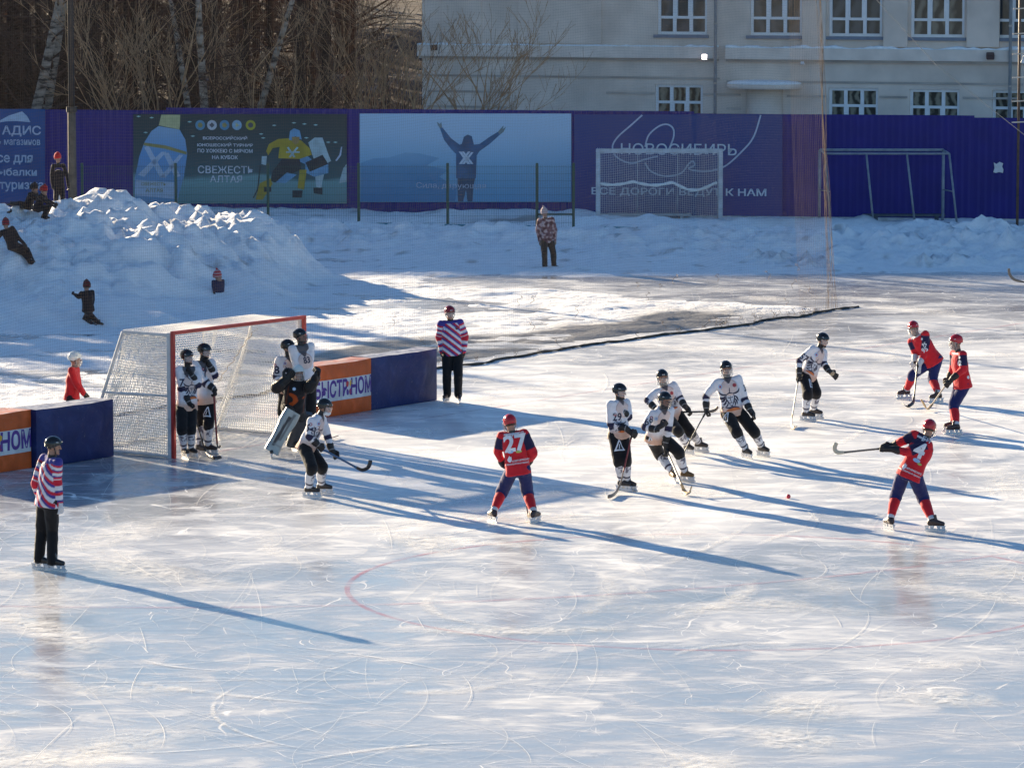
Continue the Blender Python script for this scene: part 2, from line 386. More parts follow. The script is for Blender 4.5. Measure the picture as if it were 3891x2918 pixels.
# ================================================================== SNOW FIELD BEYOND THE RINK
def snow_height(X, Y):
    u = (X - G0.x) * GD.x + (Y - G0.y) * GD.y; n = (X - G0.x) * GN.x + (Y - G0.y) * GN.y
    # edge of the snow: behind the safety net on the left, the bank beyond it on the right
    back = -n - 4.6
    right = sstep(27.5, 30.5, u)
    edge1 = np.where(back > 0, 1.0, 0.0) * sstep(-0.3, 1.6, back)
    lim = 106.5 + 0.15 * (X - 8)
    edge2 = sstep(0, 2.2, Y - lim)
    inside = edge1 * (1 - right) + edge2 * right
    h = -0.12 + inside * 0.15
    low = fbm(X * 0.7 + Y * 0.5, Y - X * 0.4, 2.2, 4, 3)
    h += inside * 0.05 * low + inside * 0.030 * fbm(X + Y * .6, (Y - X * .5) * 1.8, 0.8, 4, 9, .6)
    # the bank along the far side
    crest = 115.8 - 0.22 * (X - 4)
    bank = np.exp(-((Y - crest) / 2.6) ** 2) * (0.44 + 0.10 * sstep(5, 11, X) + 0.10 * low)
    lump = fbm(X, Y, 1.1, 4, 21, 0.55, True)
    amp = np.exp(-((Y - crest + 0.8) / 3.0) ** 2)
    h += bank * 0.9 + amp * ((0.13 + 0.10 * sstep(5, 11, X)) * np.maximum(lump, -0.3) + (.18 + .06 * sstep(4, 9, X)) * cells(X, Y * .8, .8, 3) * sstep(-.2, .4, fbm(X, Y, 2.2, 2, 91)) + .14 * cells(X, Y, .4, 5) + .05 * cells(X, Y, .25, 7))
    # plateau behind it up to the fence
    h += sstep(crest, crest + 2, Y) * (0.10 + 0.05 * low)
    # second small ridge under the mesh fence and the goals
    c2 = 123.6 - 0.17 * X
    h += np.exp(-((Y - c2) / 0.9) ** 2) * (0.20 + 0.14 * fbm(X, Y, 0.9, 3, 31))
    h += np.exp(-((Y - (c2 + 3.2)) / 1.2) ** 2) * (0.20 + 0.12 * fbm(X, Y, 1.3, 3, 37)) * (1 - sstep(1, 6, X))
    # the mound on the left
    dx = (X + 11.4) / np.where(X > -11.4, 7.0, 9.5); dy = (Y - 106.0) / np.where(Y > 106.0, 5.5, 12.5)
    d = np.sqrt(dx * dx + dy * dy) + 0.10 * fbm(X, Y, 3.0, 3, 41)
    m = np.clip(1 - d, 0, 1)
    prof = 1.62 * np.minimum(1.0, m * 2.6) * (0.66 + 0.34 * m)
    rg = fbm(X, Y, 1.5, 5, 47, 0.55, True)
    prof += sstep(0.03, 0.30, m) * (.26 * cells(X + .2 * rg, Y, 1.1, 11) + .17 * cells(X, Y + .1 * rg, .5, 13) + .08 * cells(X, Y, .24, 17) - .16 + 0.16 * rg + 0.10 * fbm(X, Y, 0.42, 3, 55, .6, True) + .10 * fbm(X, Y * .6, .8, 2, 58))
    tall = np.exp(-((X + 11.2) / 1.0) ** 2 - ((Y - 106.6) / 1.4) ** 2) * 0.30 + np.exp(-((X + 9.9) / 0.55) ** 2 - ((Y - 106.4) / 1.2) ** 2) * 0.35
    dip = np.exp(-((X + 12.05) / 0.42) ** 2 - ((Y - 106.5) / 2.0) ** 2) * 0.40
    h += prof + tall * sstep(0.1, 0.3, m) - dip
    # rubble of clods at the foot of the bank
    cl = fbm(X, Y, 0.5, 3, 61, 0.6, True)
    foot = np.exp(-((Y - (crest - 4.6)) / 0.9) ** 2) * sstep(0.25, 0.6, fbm(X, Y, 3.2, 2, 67)) * inside
    h += foot * np.maximum(cl, 0) * 0.24
    return h, u, n, inside
def on_snow(px, py):
    d = ray(px, py); o = Vector((0, 0, CAMH)); t = 70.0; best = None
    while t < 140:
        q = o + d * t
        if q.z <= max(0, snow_z(q.x, q.y)): return q
        t += 0.06
    return o + d * t
def snow_z(x, y):
    h = snow_height(np.array([float(x)]), np.array([float(y)]))[0]; return float(h[0])
xs = np.arange(-30, 30.01, 0.13); ys = np.concatenate([np.arange(70, 124, 0.13), np.arange(124, 150, 0.4)])
XX, YY = np.meshgrid(xs, ys); HH, UU, NN, INS = snow_height(XX, YY)
nx, ny = len(xs), len(ys)
idx = np.arange(nx * ny).reshape(ny, nx)
Q = np.stack([idx[:-1, :-1], idx[:-1, 1:], idx[1:, 1:], idx[1:, :-1]], -1).reshape(-1, 4)
keep = (HH.ravel()[Q].max(1) > -0.06); Q = Q[keep]
used, inv = np.unique(Q, return_inverse=True); Q = inv.reshape(-1, 4)
V = np.stack([XX.ravel(), YY.ravel(), HH.ravel()], -1)[used]
me = np_mesh('snow_field', V, Q)
# bare brownish ice behind the foot of the net, and road dirt near the fence
wav = fbm(XX, YY, 2.5, 4, 71)
dirt = sstep(-9.0, -7.2, NN + 0.8 * wav) * sstep(-4.2, -4.6, NN) * sstep(8.0, 12, UU) * (1 - sstep(24, 27.5, UU)) * INS
dirt = np.clip(dirt * (1.55 + 0.6 * fbm(XX + YY, (YY - XX) * 3, 1.2, 3, 73)), 0, 1)
d2 = np.exp(-((YY - (125.4 - .17 * XX)) / 0.5) ** 2) * sstep(-0.1, 0.5, fbm(XX, YY, 4, 3, 77)) * 0.8
d3 = np.exp(-((YY - (124.9 - .17 * XX)) / 1.3) ** 2) * sstep(3, 8, XX) * 0.9
spots = sstep(0.75, 1.1, fbm(XX, YY, 0.5, 3, 81)) * 0.45 * sstep(96, 100, YY)
D = np.clip(np.maximum(np.maximum(dirt * 0.85, np.maximum(d2, d3)), spots), 0, 1).ravel()[used]
a = me.attributes.new('dirt', 'FLOAT', 'POINT'); a.data.foreach_set('value', D.astype(np.float32))
def snow_material():
    m, nd, ln, p = newmat('snow')
    tc = nd.new('ShaderNodeTexCoord'); at = nd.new('ShaderNodeAttribute'); at.attribute_name = 'dirt'
    nz = nd.new('ShaderNodeTexNoise'); nz.inputs['Scale'].default_value = 3; nz.inputs['Detail'].default_value = 8; ln.new(tc.outputs['Object'], nz.inputs['Vector'])
    r = ramp(nd, [(0.25, (0.78, 0.79, 0.81)), (0.7, (0.90, 0.90, 0.90))]); ln.new(nz.outputs['Fac'], r.inputs['Fac'])
    mx = nd.new('ShaderNodeMix'); mx.data_type = 'RGBA'; ln.new(at.outputs['Fac'], mx.inputs['Factor']); ln.new(r.outputs['Color'], mx.inputs['A'])
    mx.inputs['B'].default_value = (0.085, 0.070, 0.052, 1); ln.new(mx.outputs['Result'], p.inputs['Base Color'])
    rr = nd.new('ShaderNodeMapRange'); ln.new(at.outputs['Fac'], rr.inputs['Value']); rr.inputs['To Min'].default_value = 0.85; rr.inputs['To Max'].default_value = 0.3
    ln.new(rr.outputs[0], p.inputs['Roughness']); p.inputs['Specular IOR Level'].default_value = 0.25
    p.inputs['Subsurface Weight'].default_value = 0.0
    b1 = nd.new('ShaderNodeTexNoise'); b1.inputs['Scale'].default_value = 7; b1.inputs['Detail'].default_value = 9; b1.inputs['Roughness'].default_value = 0.65; ln.new(tc.outputs['Object'], b1.inputs['Vector'])
    bp = nd.new('ShaderNodeBump'); bp.inputs['Strength'].default_value = 0.85; bp.inputs['Distance'].default_value = 0.06
    ln.new(b1.outputs['Fac'], bp.inputs['Height']); ln.new(bp.outputs['Normal'], p.inputs['Normal']); return m
SNOW = snow_material()
tag(link_mesh('snow_field', me, SNOW, smooth=True), kind='structure')
SNOWCAP = mat('snow cap', (0.86, 0.87, 0.88), rough=0.85, var=0.06, bump=0.4, bscale=9)

# teal rink border planks showing through the bank
TEAL = mat('teal paint', (0.04, 0.22, 0.27), rough=0.6, var=0.25)
for k, (x0, x1) in enumerate(((-6.4, -3.3), (-1.9, 1.0), (2.6, 4.4))):
    mb = MB(); y0 = 117.0 - .22 * (x0 - 4); y1 = 117.0 - .22 * (x1 - 4)
    mb.bar((x0, y0, 0.40), (x1, y1, 0.40), 0.05, 0.30)
    tag(mb.build('border_board', TEAL, origin=(x0, y0, 0)), ['teal border plank half buried in the snow bank, leftmost of three', 'teal border plank in the snow bank behind the woman in patterned coat', 'short teal border plank in the snow bank right of the woman'][k], 'border board', 'teal border boards in the snow bank')

# ================================================================== GOAL
WHITE_M = mat('white painted steel', (0.55, 0.55, 0.56), rough=0.4, var=0.15)
GREY_M = mat('galvanised steel', (0.42, 0.43, 0.45), rough=0.45, var=0.2, metal=0.3)
RED_M = mat('red painted steel', (0.42, 0.035, 0.03), rough=0.4, var=0.2)
NETW = mat('white net cord', (0.80, 0.79, 0.77), rough=0.9, var=0.08)
goal = thing('bandy_goal', 'red framed bandy goal with white net standing on the ice', 'goal', G0)
mb = MB()
for sg in (-1, 1): mb.bar(gp(sg * 1.78, -0.0, 0), gp(sg * 1.78, 0, 2.17), 0.062, 0.062, up=GN)
mb.bar(gp(-1.7495, 0.001, 2.139), gp(1.7495, 0.001, 2.139), 0.06, 0.06)
mb.build('post_frame', RED_M, goal, bevel=0.004)
mb = MB(); TD, BD = 1.12, 2.0
for sg in (-1, 1):
    u = sg * 1.78
    mb.bar(gp(u, -0.07, 0.0), gp(u, -0.07, 2.14), 0.072, 0.072, up=GN)
    mb.bar(gp(u, -0.11, 2.10), gp(u, -TD, 2.10), 0.05)
    mb.tube([gp(u, -TD, 2.10), gp(u, -BD, 0.03)], 0.026)
    mb.tube([gp(u, -0.1, 1.06), gp(u, -1.55, 1.03)], 0.02)
    mb.tube([gp(u, -0.1, 0.03), gp(u, -BD, 0.03)], 0.026)
mb.tube([gp(-1.78, -TD, 2.1), gp(1.78, -TD, 2.1)], 0.026)
mb.tube([gp(-1.78, -BD, 0.03), gp(1.78, -BD, 0.03)], 0.026)
mb.build('support_frame', WHITE_M, goal, smooth=False)
polys = []; c = 0.047
def A3(v): return np.array(v)
def back_pt(u, t):            # t 0 top bar .. 1 ice; the back net hangs in folds and bulges outwards
    n = -(TD + (BD - TD - 0.05) * t) ; z = 2.1 * (1 - t)
    hang = math.sin(math.pi * min(1, t)) ** 0.7
    fold = 0.10 * math.sin(u * 6.3 + 1.2 * t) * t + 0.05 * math.sin(u * 13 + 2) * t
    n += hang * 0.10 + fold * 0.8 + (0.30 * t * max(0, math.cos((u - 0.55) * 1.6)) if abs(u - .55) < .9 else 0)
    return gp(u + 0.07 * t * math.sin(u * 5.0), n, max(0.012, z - 0.0))
nu = int(3.52 / c); nv = int(2.35 / c)
for i in range(nu + 1):
    u = -1.76 + 3.52 * i / nu; polys.append(A3([back_pt(u, t) for t in np.linspace(0, 1, 26)]))
for j in range(1, nv + 1):
    t = j / nv; polys.append(A3([back_pt(u, t) for u in np.linspace(-1.76, 1.76, 60)]))
def side_pt(sg, a, z):        # a 0 front .. 1 back
    dep = TD + (BD - TD) * (1 - z / 2.1); bulge = 0.10 * math.sin(math.pi * a) * math.sin(math.pi * min(1, z / 2.1))
    return gp(sg * (1.76 - bulge * 1.0), -0.1 - (dep - 0.12) * a, z + 0.05 * math.sin(math.pi * a) * (-1 if z > 1.4 else 0.3))
for sg in (-1, 1):
    for j in range(int(2.1 / c) + 1):
        polys.append(A3([side_pt(sg, a, max(0.02, j * c)) for a in np.linspace(0, 1, 16)]))
    for i in range(int(1.8 / c) + 1):
        a = i / int(1.8 / c); polys.append(A3([side_pt(sg, a, z) for z in np.linspace(0.02, 2.1, 24)]))
def top_pt(u, a): return gp(u, -0.06 - (TD - 0.06) * a, 2.125 - 0.07 * math.sin(math.pi * a) * (0.6 + 0.4 * math.sin(u * 3)))
for i in range(nu + 1):
    u = -1.76 + 3.52 * i / nu; polys.append(A3([top_pt(u, a) for a in np.linspace(0, 1, 9)]))
for j in range(24): polys.append(A3([top_pt(u, j / 23) for u in np.linspace(-1.76, 1.76, 40)]))
link_mesh('net', strands(polys, 0.0068), NETW, goal)
# thicker gathered cords in the back net
gath = [A3([back_pt(u0 + 0.05 * math.sin(9 * t + u0), t) + GN * 0.03 for t in np.linspace(0, 1, 30)]) for u0 in (0.28, 0.34, 0.60, 0.66)]
link_mesh('hanging_cord', strands(gath, 0.006, 5), NETW, goal)
loose = [A3([back_pt(0.95 + 0.9 * t + 0.04 * math.sin(40 * t), 0.1 + 0.42 * (1 - t)) + GN * 0.05 for t in np.linspace(0, 1, 40)])]
link_mesh('lacing_cord', strands(loose, 0.006, 5), mat('tan cord', (0.42, 0.32, 0.22), var=0.2), goal)

# ================================================================== PADDED MATS BESIDE THE GOAL
def vinyl(name, col, rough=0.5):
    """scuffed tarpaulin with rubbed pale marks, and frost lying on what faces up"""
    m, nd, ln, p = newmat(name); tc = nd.new('ShaderNodeTexCoord'); ge = nd.new('ShaderNodeNewGeometry'); sx = nd.new('ShaderNodeSeparateXYZ'); ln.new(ge.outputs['Normal'], sx.inputs[0])
    def nz(sc, det=6, dist=.5):
        n = nd.new('ShaderNodeTexNoise'); n.inputs['Scale'].default_value = sc; n.inputs['Detail'].default_value = det; n.inputs['Distortion'].default_value = dist; ln.new(tc.outputs['Object'], n.inputs['Vector']); return n
    c = Vector(col); r = ramp(nd, [(.3, tuple(c * .78)), (.55, tuple(c)), (.72, tuple(c * 1.25 + Vector((.012, .012, .012))))]); ln.new(nz(3).outputs['Fac'], r.inputs['Fac'])
    sc = ramp(nd, [(.66, g3(0)), (.74, g3(.35))]); ln.new(nz(14, 8, 1.5).outputs['Fac'], sc.inputs['Fac'])
    m1 = nd.new('ShaderNodeMix'); m1.data_type = 'RGBA'; ln.new(sc.outputs['Color'], m1.inputs['Factor']); ln.new(r.outputs['Color'], m1.inputs['A']); m1.inputs['B'].default_value = (.30, .29, .30, 1)
    fr = nd.new('ShaderNodeMapRange'); fr.inputs['From Min'].default_value = .75; fr.inputs['From Max'].default_value = .95; ln.new(sx.outputs['Z'], fr.inputs['Value'])
    fn = ramp(nd, [(.35, g3(.25)), (.6, g3(.9))]); ln.new(nz(6, 8, .6).outputs['Fac'], fn.inputs['Fac'])
    mu = nd.new('ShaderNodeMath'); mu.operation = 'MULTIPLY'; ln.new(fr.outputs[0], mu.inputs[0]); ln.new(fn.outputs['Color'], mu.inputs[1])
    m2 = nd.new('ShaderNodeMix'); m2.data_type = 'RGBA'; ln.new(mu.outputs[0], m2.inputs['Factor']); ln.new(m1.outputs['Result'], m2.inputs['A']); m2.inputs['B'].default_value = (.50, .50, .52, 1) if col[2] > .08 else (.55, .40, .34, 1)
    ln.new(m2.outputs['Result'], p.inputs['Base Color']); p.inputs['Roughness'].default_value = rough; p.inputs['Specular IOR Level'].default_value = .3
    bp = nd.new('ShaderNodeBump'); bp.inputs['Strength'].default_value = .5; bp.inputs['Distance'].default_value = .03; ln.new(nz(3.5, 3, 1.2).outputs['Fac'], bp.inputs['Height']); ln.new(bp.outputs['Normal'], p.inputs['Normal']); return m
BLUE_V = vinyl('blue vinyl', (0.016, 0.028, 0.12)); ORANGE_V = vinyl('orange vinyl', (0.60, 0.105, 0.02)); MWHITE = vinyl('white print', (0.62, 0.64, 0.66))
PURPLE_P = mat('purple print', (0.09, 0.035, 0.25), var=0.1); REDP = mat('red print', (0.6, 0.05, 0.05)); YELP = mat('yellow print', (0.75, 0.45, 0.04)); PLUMP = mat('plum print', (0.3, 0.03, 0.15))
def text_mesh(s, size=1.0, bold=0.0, align='CENTER', cut=0.0, squeeze=1.0, shear=0.0):
    cu = bpy.data.curves.new('writing', 'FONT'); cu.body = s; cu.size = size; cu.align_x = align; cu.align_y = 'CENTER'; cu.offset = bold; cu.resolution_u = 3; cu.shear = shear
    o = bpy.data.objects.new('writing', cu); COL.objects.link(o)
    dg = bpy.context.evaluated_depsgraph_get(); me = bpy.data.meshes.new_from_object(o.evaluated_get(dg))
    bpy.data.objects.remove(o); bpy.data.curves.remove(cu)
    if squeeze != 1.0: me.transform(Matrix.Diagonal((squeeze, 1, 1, 1)))
    if cut: cut_mesh(me, cut)
    return me
def cut_mesh(me, cut):
    if not me.vertices: return
    bm = bmesh.new(); bm.from_mesh(me)
    for ax in (0, 1):
        lo = min(v.co[ax] for v in bm.verts); hi = max(v.co[ax] for v in bm.verts); k = lo + cut
        while k < hi:
            co = Vector((0, 0, 0)); co[ax] = k; no = Vector((0, 0, 0)); no[ax] = 1
            bmesh.ops.bisect_plane(bm, geom=bm.verts[:] + bm.edges[:] + bm.faces[:], plane_co=co, plane_no=no); k += cut
    bm.to_mesh(me); bm.free()
def place_flat(me, o, r, u):
    """flat artwork (x right, y up) put in the world: origin o, right r, up u"""
    r = Vector(r).normalized(); u = Vector(u).normalized(); n = r.cross(u)
    M = Matrix(((r.x, u.x, n.x, o[0]), (r.y, u.y, n.y, o[1]), (r.z, u.z, n.z, o[2]), (0, 0, 0, 1)))
    me.transform(M); return me
def join_meshes(name, lst):
    bm = bmesh.new()
    for m_ in lst: bm.from_mesh(m_)
    me = bpy.data.meshes.new(name); bm.to_mesh(me); bm.free()
    for m_ in lst: bpy.data.meshes.remove(m_)
    return me
def disc_mesh(rx, ry, cx=0, cy=0, n=20):
    me = bpy.data.meshes.new('disc'); me.from_pydata([(cx + rx * math.cos(2 * math.pi * k / n), cy + ry * math.sin(2 * math.pi * k / n), 0) for k in range(n)], [], [tuple(range(n))]); return me
def poly_mesh(pts):
    bm = bmesh.new(); vs_ = [bm.verts.new((p[0], p[1], 0)) for p in pts]; f = bm.faces.new(vs_)
    bmesh.ops.triangulate(bm, faces=[f]); 
    me = bpy.data.meshes.new('shape'); bm.normal_update()
    for f in bm.faces:
        if f.normal.z < 0: f.normal_flip()
    bm.to_mesh(me); bm.free(); return me

def soft_box(u0, u1, n0, n1, h, seed, kind):
    """padded box with slightly bulging, creased faces, built as a fine grid shell"""
    bm = bmesh.new()
    bmesh.ops.create_cube(bm, size=1); bmesh.ops.subdivide_edges(bm, edges=bm.edges[:], cuts=27, use_grid_fill=True)
    rs = random.Random(seed); ph = rs.uniform(0, 9)
    for v in bm.verts:
        x, y, z = v.co; 
        q = Vector(((u0 + u1) / 2 + x * (u1 - u0), (n0 + n1) / 2 + y * (n1 - n0), (z + .5) * h))
        bul = (1 - (2 * x) ** 4) * (1 - (2 * z) ** 4)
        cre = 0.016 * abs(math.sin(8 * (x * 1.1 + z * .9) + ph + 1.5 * noise.noise(Vector((x * 2, z * 2, seed))))) ** 3 * (.5 + z) + 0.016 * noise.noise(Vector((q.x * 3 + seed, q.z * 3, q.y)))
        q.y += (0.03 * bul + cre * bul) * (1 if y > 0.4 else (-0.4 if y < -.4 else 0))
        q.z += (1 - (2 * x) ** 2) * -0.012 * (z > .4) + 0.012 * noise.noise(Vector((q.x * 2, seed, q.y * 3))) * (z > .4)
        v.co = gp(q.x, q.y, max(0.006, q.z))
    me = bpy.data.meshes.new('pad'); bm.to_mesh(me); bm.free(); return me
def mat_pad(u0, u1, n0, n1, h, seed, kind, label, grp):
    t = thing('crash_mat', label, 'padded mat', gp((u0 + u1) / 2, n1, 0), grp)
    pad = link_mesh('pad', soft_box(u0, u1, n0, n1, h, seed, kind), BLUE_V if kind == 'blue' else ORANGE_V, t, smooth=True)
    pad.modifiers.new('e', 'EDGE_SPLIT').split_angle = R(40)
    if kind == 'orange':
        bvh = BVHTree.FromPolygons([ORG[t] + v.co for v in pad.data.vertices], [p.vertices[:] for p in pad.data.polygons])
        def lay(me, off):
            for v in me.vertices:
                hit = bvh.ray_cast(v.co + GN * 0.5, -GN, 2)
                if hit[0] is not None: v.co = hit[0] + GN * off
            return me
        def sheet(x0, x1, z0, z1):
            m_ = bpy.data.meshes.new('band'); nx_, nz_ = 40, 12
            m_.from_pydata([(x0 + (x1 - x0) * i / nx_, z0 + (z1 - z0) * j / nz_, 0) for j in range(nz_ + 1) for i in range(nx_ + 1)], [],
                           [(j * (nx_ + 1) + i, j * (nx_ + 1) + i + 1, (j + 1) * (nx_ + 1) + i + 1, (j + 1) * (nx_ + 1) + i) for j in range(nz_) for i in range(nx_)]); return m_
        mid = (u0 + u1) / 2; w = u1 - u0; oo = gp(mid, n1, 0)
        link_mesh('white_band', lay(place_flat(sheet(-w / 2 + .012, w / 2 - .012, 0.29, 0.69), oo, GD, (0, 0, 1)), 0.004), MWHITE, t)
        for s_, x, m_ in (('БЫСТР', -0.43, None), ('НОМ', 0.63, None)):
            tm = text_mesh(s_, 0.40, 0.014, cut=0.05, squeeze=(0.80 if s_ == 'БЫСТР' else 0.86) * w / 2.05)
            tm.transform(Matrix.Translation((x * w / 2.05, 0.49, 0)))
            link_mesh('lettering', lay(place_flat(tm, oo, GD, (0, 0, 1)), 0.008), PURPLE_P, t)
        for dx_, dz_, m_ in ((-0.055, 0.57, REDP), (0.06, 0.58, YELP), (-0.05, 0.42, PURPLE_P), (0.055, 0.42, PLUMP)):
            dm = disc_mesh(0.045 * w / 2.05, 0.058, (0.175 + dx_) * w / 2.05, dz_)
            link_mesh('emblem_dot', lay(place_flat(dm, oo, GD, (0, 0, 1)), 0.008), m_, t)
    return t
GM = 'padded mats along the goal line'
mat_pad(-4.10, -2.16, -1.55, -1.02, 0.98, 1, 'blue', 'dark blue padded mat against the left side of the red goal', GM)
mat_pad(-6.15, -4.12, -1.75, -1.12, 0.98, 2, 'orange', 'orange padded mat with white lettered band, behind the referee at the left edge', GM)
mat_pad(4.0, 5.74, -2.05, -1.57, 0.98, 3, 'orange', 'orange padded mat with white lettered band, right of the goal', GM)
mat_pad(5.76, 7.80, -2.06, -1.58, 0.99, 4, 'blue', 'dark blue padded mat beside the standing red helmeted referee', GM)

# ================================================================== SAFETY NET BEHIND THE GOAL
NETB = mat('brown net cord', (0.11, 0.085, 0.065), rough=0.9, var=0.2)
snet = thing('safety_net', 'tall fine mesh safety net hanging behind the goal down to the ice', 'net', gp(20, -5.0, 0))
def net_pt(u, z):
    n = -5.0 - 0.25 * math.sin(u * 0.35) * (1 - z / 11) - 0.10 * math.sin(u * 1.9 + z * .3) * (1 - z / 14)
    return gp(u - 0.11 * z * min(1, max(0, (u - 23) / 4.8)), n, z)
polys = []
for u in np.arange(-14, 27.8, 0.058): polys.append(A3([net_pt(u, z) for z in np.linspace(0.05, 10.5, 10)]))
for z in np.arange(0.05, 10.5, 0.058): polys.append(A3([net_pt(u, z + 0.05 * math.sin(u * 1.1)) for u in np.linspace(-14, 27.75, 90)]))
link_mesh('mesh', strands(polys, 0.0009), NETB, snet)
EDGE_C = mat('orange brown edge cord', (0.20, 0.14, 0.095), rough=0.9, var=0.25)
ed = []
for k in range(9):
    q = RNG.uniform(-0.16, 0.10); f_ = RNG.uniform(0.3, 1.2); sp_ = RNG.uniform(-0.35, 0.30)
    ed.append(A3([net_pt(27.8, z) + GD * (q * (0.35 + 0.3 * math.sin(f_ * z)) + sp_ * max(0, 1 - z / 2.0) ** 1.5) + GN * 0.06 * math.sin(z * f_ + k) for z in np.linspace(0.08, 10.5, 40)]))
link_mesh('gathered_edge', strands(ed, 0.004, 4), EDGE_C, snet)
polys = []
for u in np.arange(26.6, 27.8, 0.07): polys.append(A3([net_pt(u, z) - GN * 0.05 for z in np.linspace(0.05, 10.5, 12)]))
link_mesh('doubled_mesh', strands(polys, 0.0016), EDGE_C, snet)
hem = MB(); pts = []; rs_ = []
for i, u in enumerate(np.linspace(-14, 29.1, 300)):
    b_ = 0.22 * noise.noise(Vector((u * 0.7, 5, 0))) + 0.08 * noise.noise(Vector((u * 1.9, 2, 0))) + 0.05 * noise.noise(Vector((u * 4, 9, 0))) + 0.10 * math.sin(u * .6)
    pts.append(gp(u, -4.98 + b_, 0.022 + 0.014 * noise.noise(Vector((u * 2.7, 3, 1))))); rs_.append(0.026 + 0.020 * noise.noise(Vector((u * 3.1, 0, 0))))
hem.tube(pts, rs_, 7)
hem.build('ground_hem', mat('frozen black hem', (0.045, 0.04, 0.035), rough=0.8, var=0.4, bump=0.8, bscale=14), snet, smooth=True)
tuft = []
for k in range(60):
    u = RNG.uniform(9, 27.5); L = RNG.uniform(0.1, 0.5); a_ = RNG.uniform(-1, 1); z0 = RNG.choice([0.05, 0.05, RNG.uniform(0.1, 1.2)])
    tuft.append(A3([gp(u + a_ * L * t * .6, -4.9 + 0.05 * math.sin(9 * t + k), z0 + L * t * (1 - .5 * t) + 0.02 * math.sin(20 * t)) for t in np.linspace(0, 1, 8)]))
tag(link_mesh('torn_strands', strands(tuft, 0.005, 3), EDGE_C, snet), kind='stuff')
# ================================================================== BLUE SHEET METAL FENCE
def on_plane(px, py, P0, nrm):
    d = ray(px, py); o = Vector((0, 0, CAMH)); t = (Vector(P0) - o).dot(nrm) / d.dot(nrm); return o + d * t
FD = Vector((1, -0.16, 0)).normalized(); FN = Vector((-0.16, -1, 0)).normalized()    # along, towards the rink
FP0 = Vector((0, 128, 0))
def fpx(px, py, off=0.0): return on_plane(px, py, FP0 + FN * off, FN)
def fu(px, py=500): return (fpx(px, py) - FP0).dot(FD)
FENCE_M = mat('violet blue sheet metal', (0.016, 0.008, 0.165), rough=0.6, var=0.12, scale=1.5, bump=0.05)
fence = thing('metal_fence', 'tall violet blue corrugated metal fence along the far side', 'fence', FP0)
secs = [(-26, fu(632), 414), (fu(632), fu(2637), 417), (fu(2637), fu(3702), 436), (fu(3702), 30, 455)]
for (a_, b_, ytop) in secs:
    mid = (a_ + b_) / 2; pm = FP0 + FD * mid; zt = fpx(1945 + pm.x / pm.y * FPX, ytop).z
    pr = []; u = a_; k = 0
    while u < b_:
        pr.append((u, 0.0 if k % 4 in (0, 3) else 0.018)); u += (0.10, 0.025, 0.06, 0.025)[k % 4]; k += 1
    pr.append((b_, 0.0))
    zb = 0.16; V = []; F = []
    for (u, o) in pr: V += [FP0 + FD * u + FN * o + Vector((0, 0, zb)), FP0 + FD * u + FN * o + Vector((0, 0, zt))]
    for i in range(len(pr) - 1): F.append((2 * i, 2 * i + 2, 2 * i + 3, 2 * i + 1))
    o_ = MB().add(V, F).build('sheet_panel', FENCE_M, fence); md = o_.modifiers.new('t', 'SOLIDIFY'); md.thickness = 0.004
mb = MB()
for z in (0.5, 2.7): mb.bar(FP0 + FD * -26 - FN * 0.06 + Vector((0, 0, z)), FP0 + FD * 30 - FN * 0.06 + Vector((0, 0, z)), 0.05)
for u in np.arange(-25, 30, 2.5): mb.bar(FP0 + FD * float(u) - FN * 0.12, FP0 + FD * float(u) - FN * 0.12 + Vector((0, 0, 3.0)), 0.06)
mb.build('rail', GREY_M, fence)
mb = MB(); mb.bar(FP0 + FD * -26 + FN * .02 + Vector((0, 0, .09)), FP0 + FD * 30 + FN * .02 + Vector((0, 0, .09)), 0.12, 0.18)
mb.build('plinth', mat('concrete plinth', (0.50, 0.48, 0.46), var=0.3, bump=0.4), fence)

# ------------------------------------------------------------------ banners on the fence
def grad_mat(name, stops, noise_amt=0.2, nscale=0.8, dirz=True, rough=0.55, stretch=(1, 1, 1)):
    m, nd, ln, p = newmat(name)
    tc = nd.new('ShaderNodeTexCoord'); sp = nd.new('ShaderNodeSeparateXYZ'); ln.new(tc.outputs['Object'], sp.inputs[0])
    mp = nd.new('ShaderNodeMapping'); mp.inputs['Scale'].default_value = stretch; ln.new(tc.outputs['Object'], mp.inputs[0])
    nz = nd.new('ShaderNodeTexNoise'); nz.inputs['Scale'].default_value = nscale; nz.inputs['Detail'].default_value = 6; ln.new(mp.outputs[0], nz.inputs['Vector'])
    a = nd.new('ShaderNodeMath'); a.operation = 'MULTIPLY_ADD'; ln.new(nz.outputs['Fac'], a.inputs[0]); a.inputs[1].default_value = noise_amt
    b = nd.new('ShaderNodeMath'); b.operation = 'MULTIPLY_ADD'; ln.new(sp.outputs['Z' if dirz else 'X'], b.inputs[0]); b.inputs[1].default_value = 1 / 3.0; b.inputs[2].default_value = -noise_amt / 2
    ln.new(b.outputs[0], a.inputs[2]); r = ramp(nd, stops); ln.new(a.outputs[0], r.inputs['Fac'])
    ln.new(r.outputs['Color'], p.inputs['Base Color']); p.inputs['Roughness'].default_value = rough; return m
def P22(x, y): return (x * S22, y * S22)
def banner(name, label, x0, x1, y0, y1, m):
    lo = fpx(*P22(x0, y1), 0.06); t = thing(name, label, 'banner', lo, 'printed banners on the blue fence')
    mb = MB(); c = [fpx(*P22(x, y), 0.06) for x, y in ((x0, y1), (x1, y1), (x1, y0), (x0, y0))]
    mb.add([p - FN * 0.015 for p in c] + c, [(0, 1, 2, 3)[::-1], (4, 5, 6, 7), (0, 1, 5, 4), (1, 2, 6, 5), (2, 3, 7, 6), (3, 0, 4, 7)])
    mb.build('sheet', m, t); return t
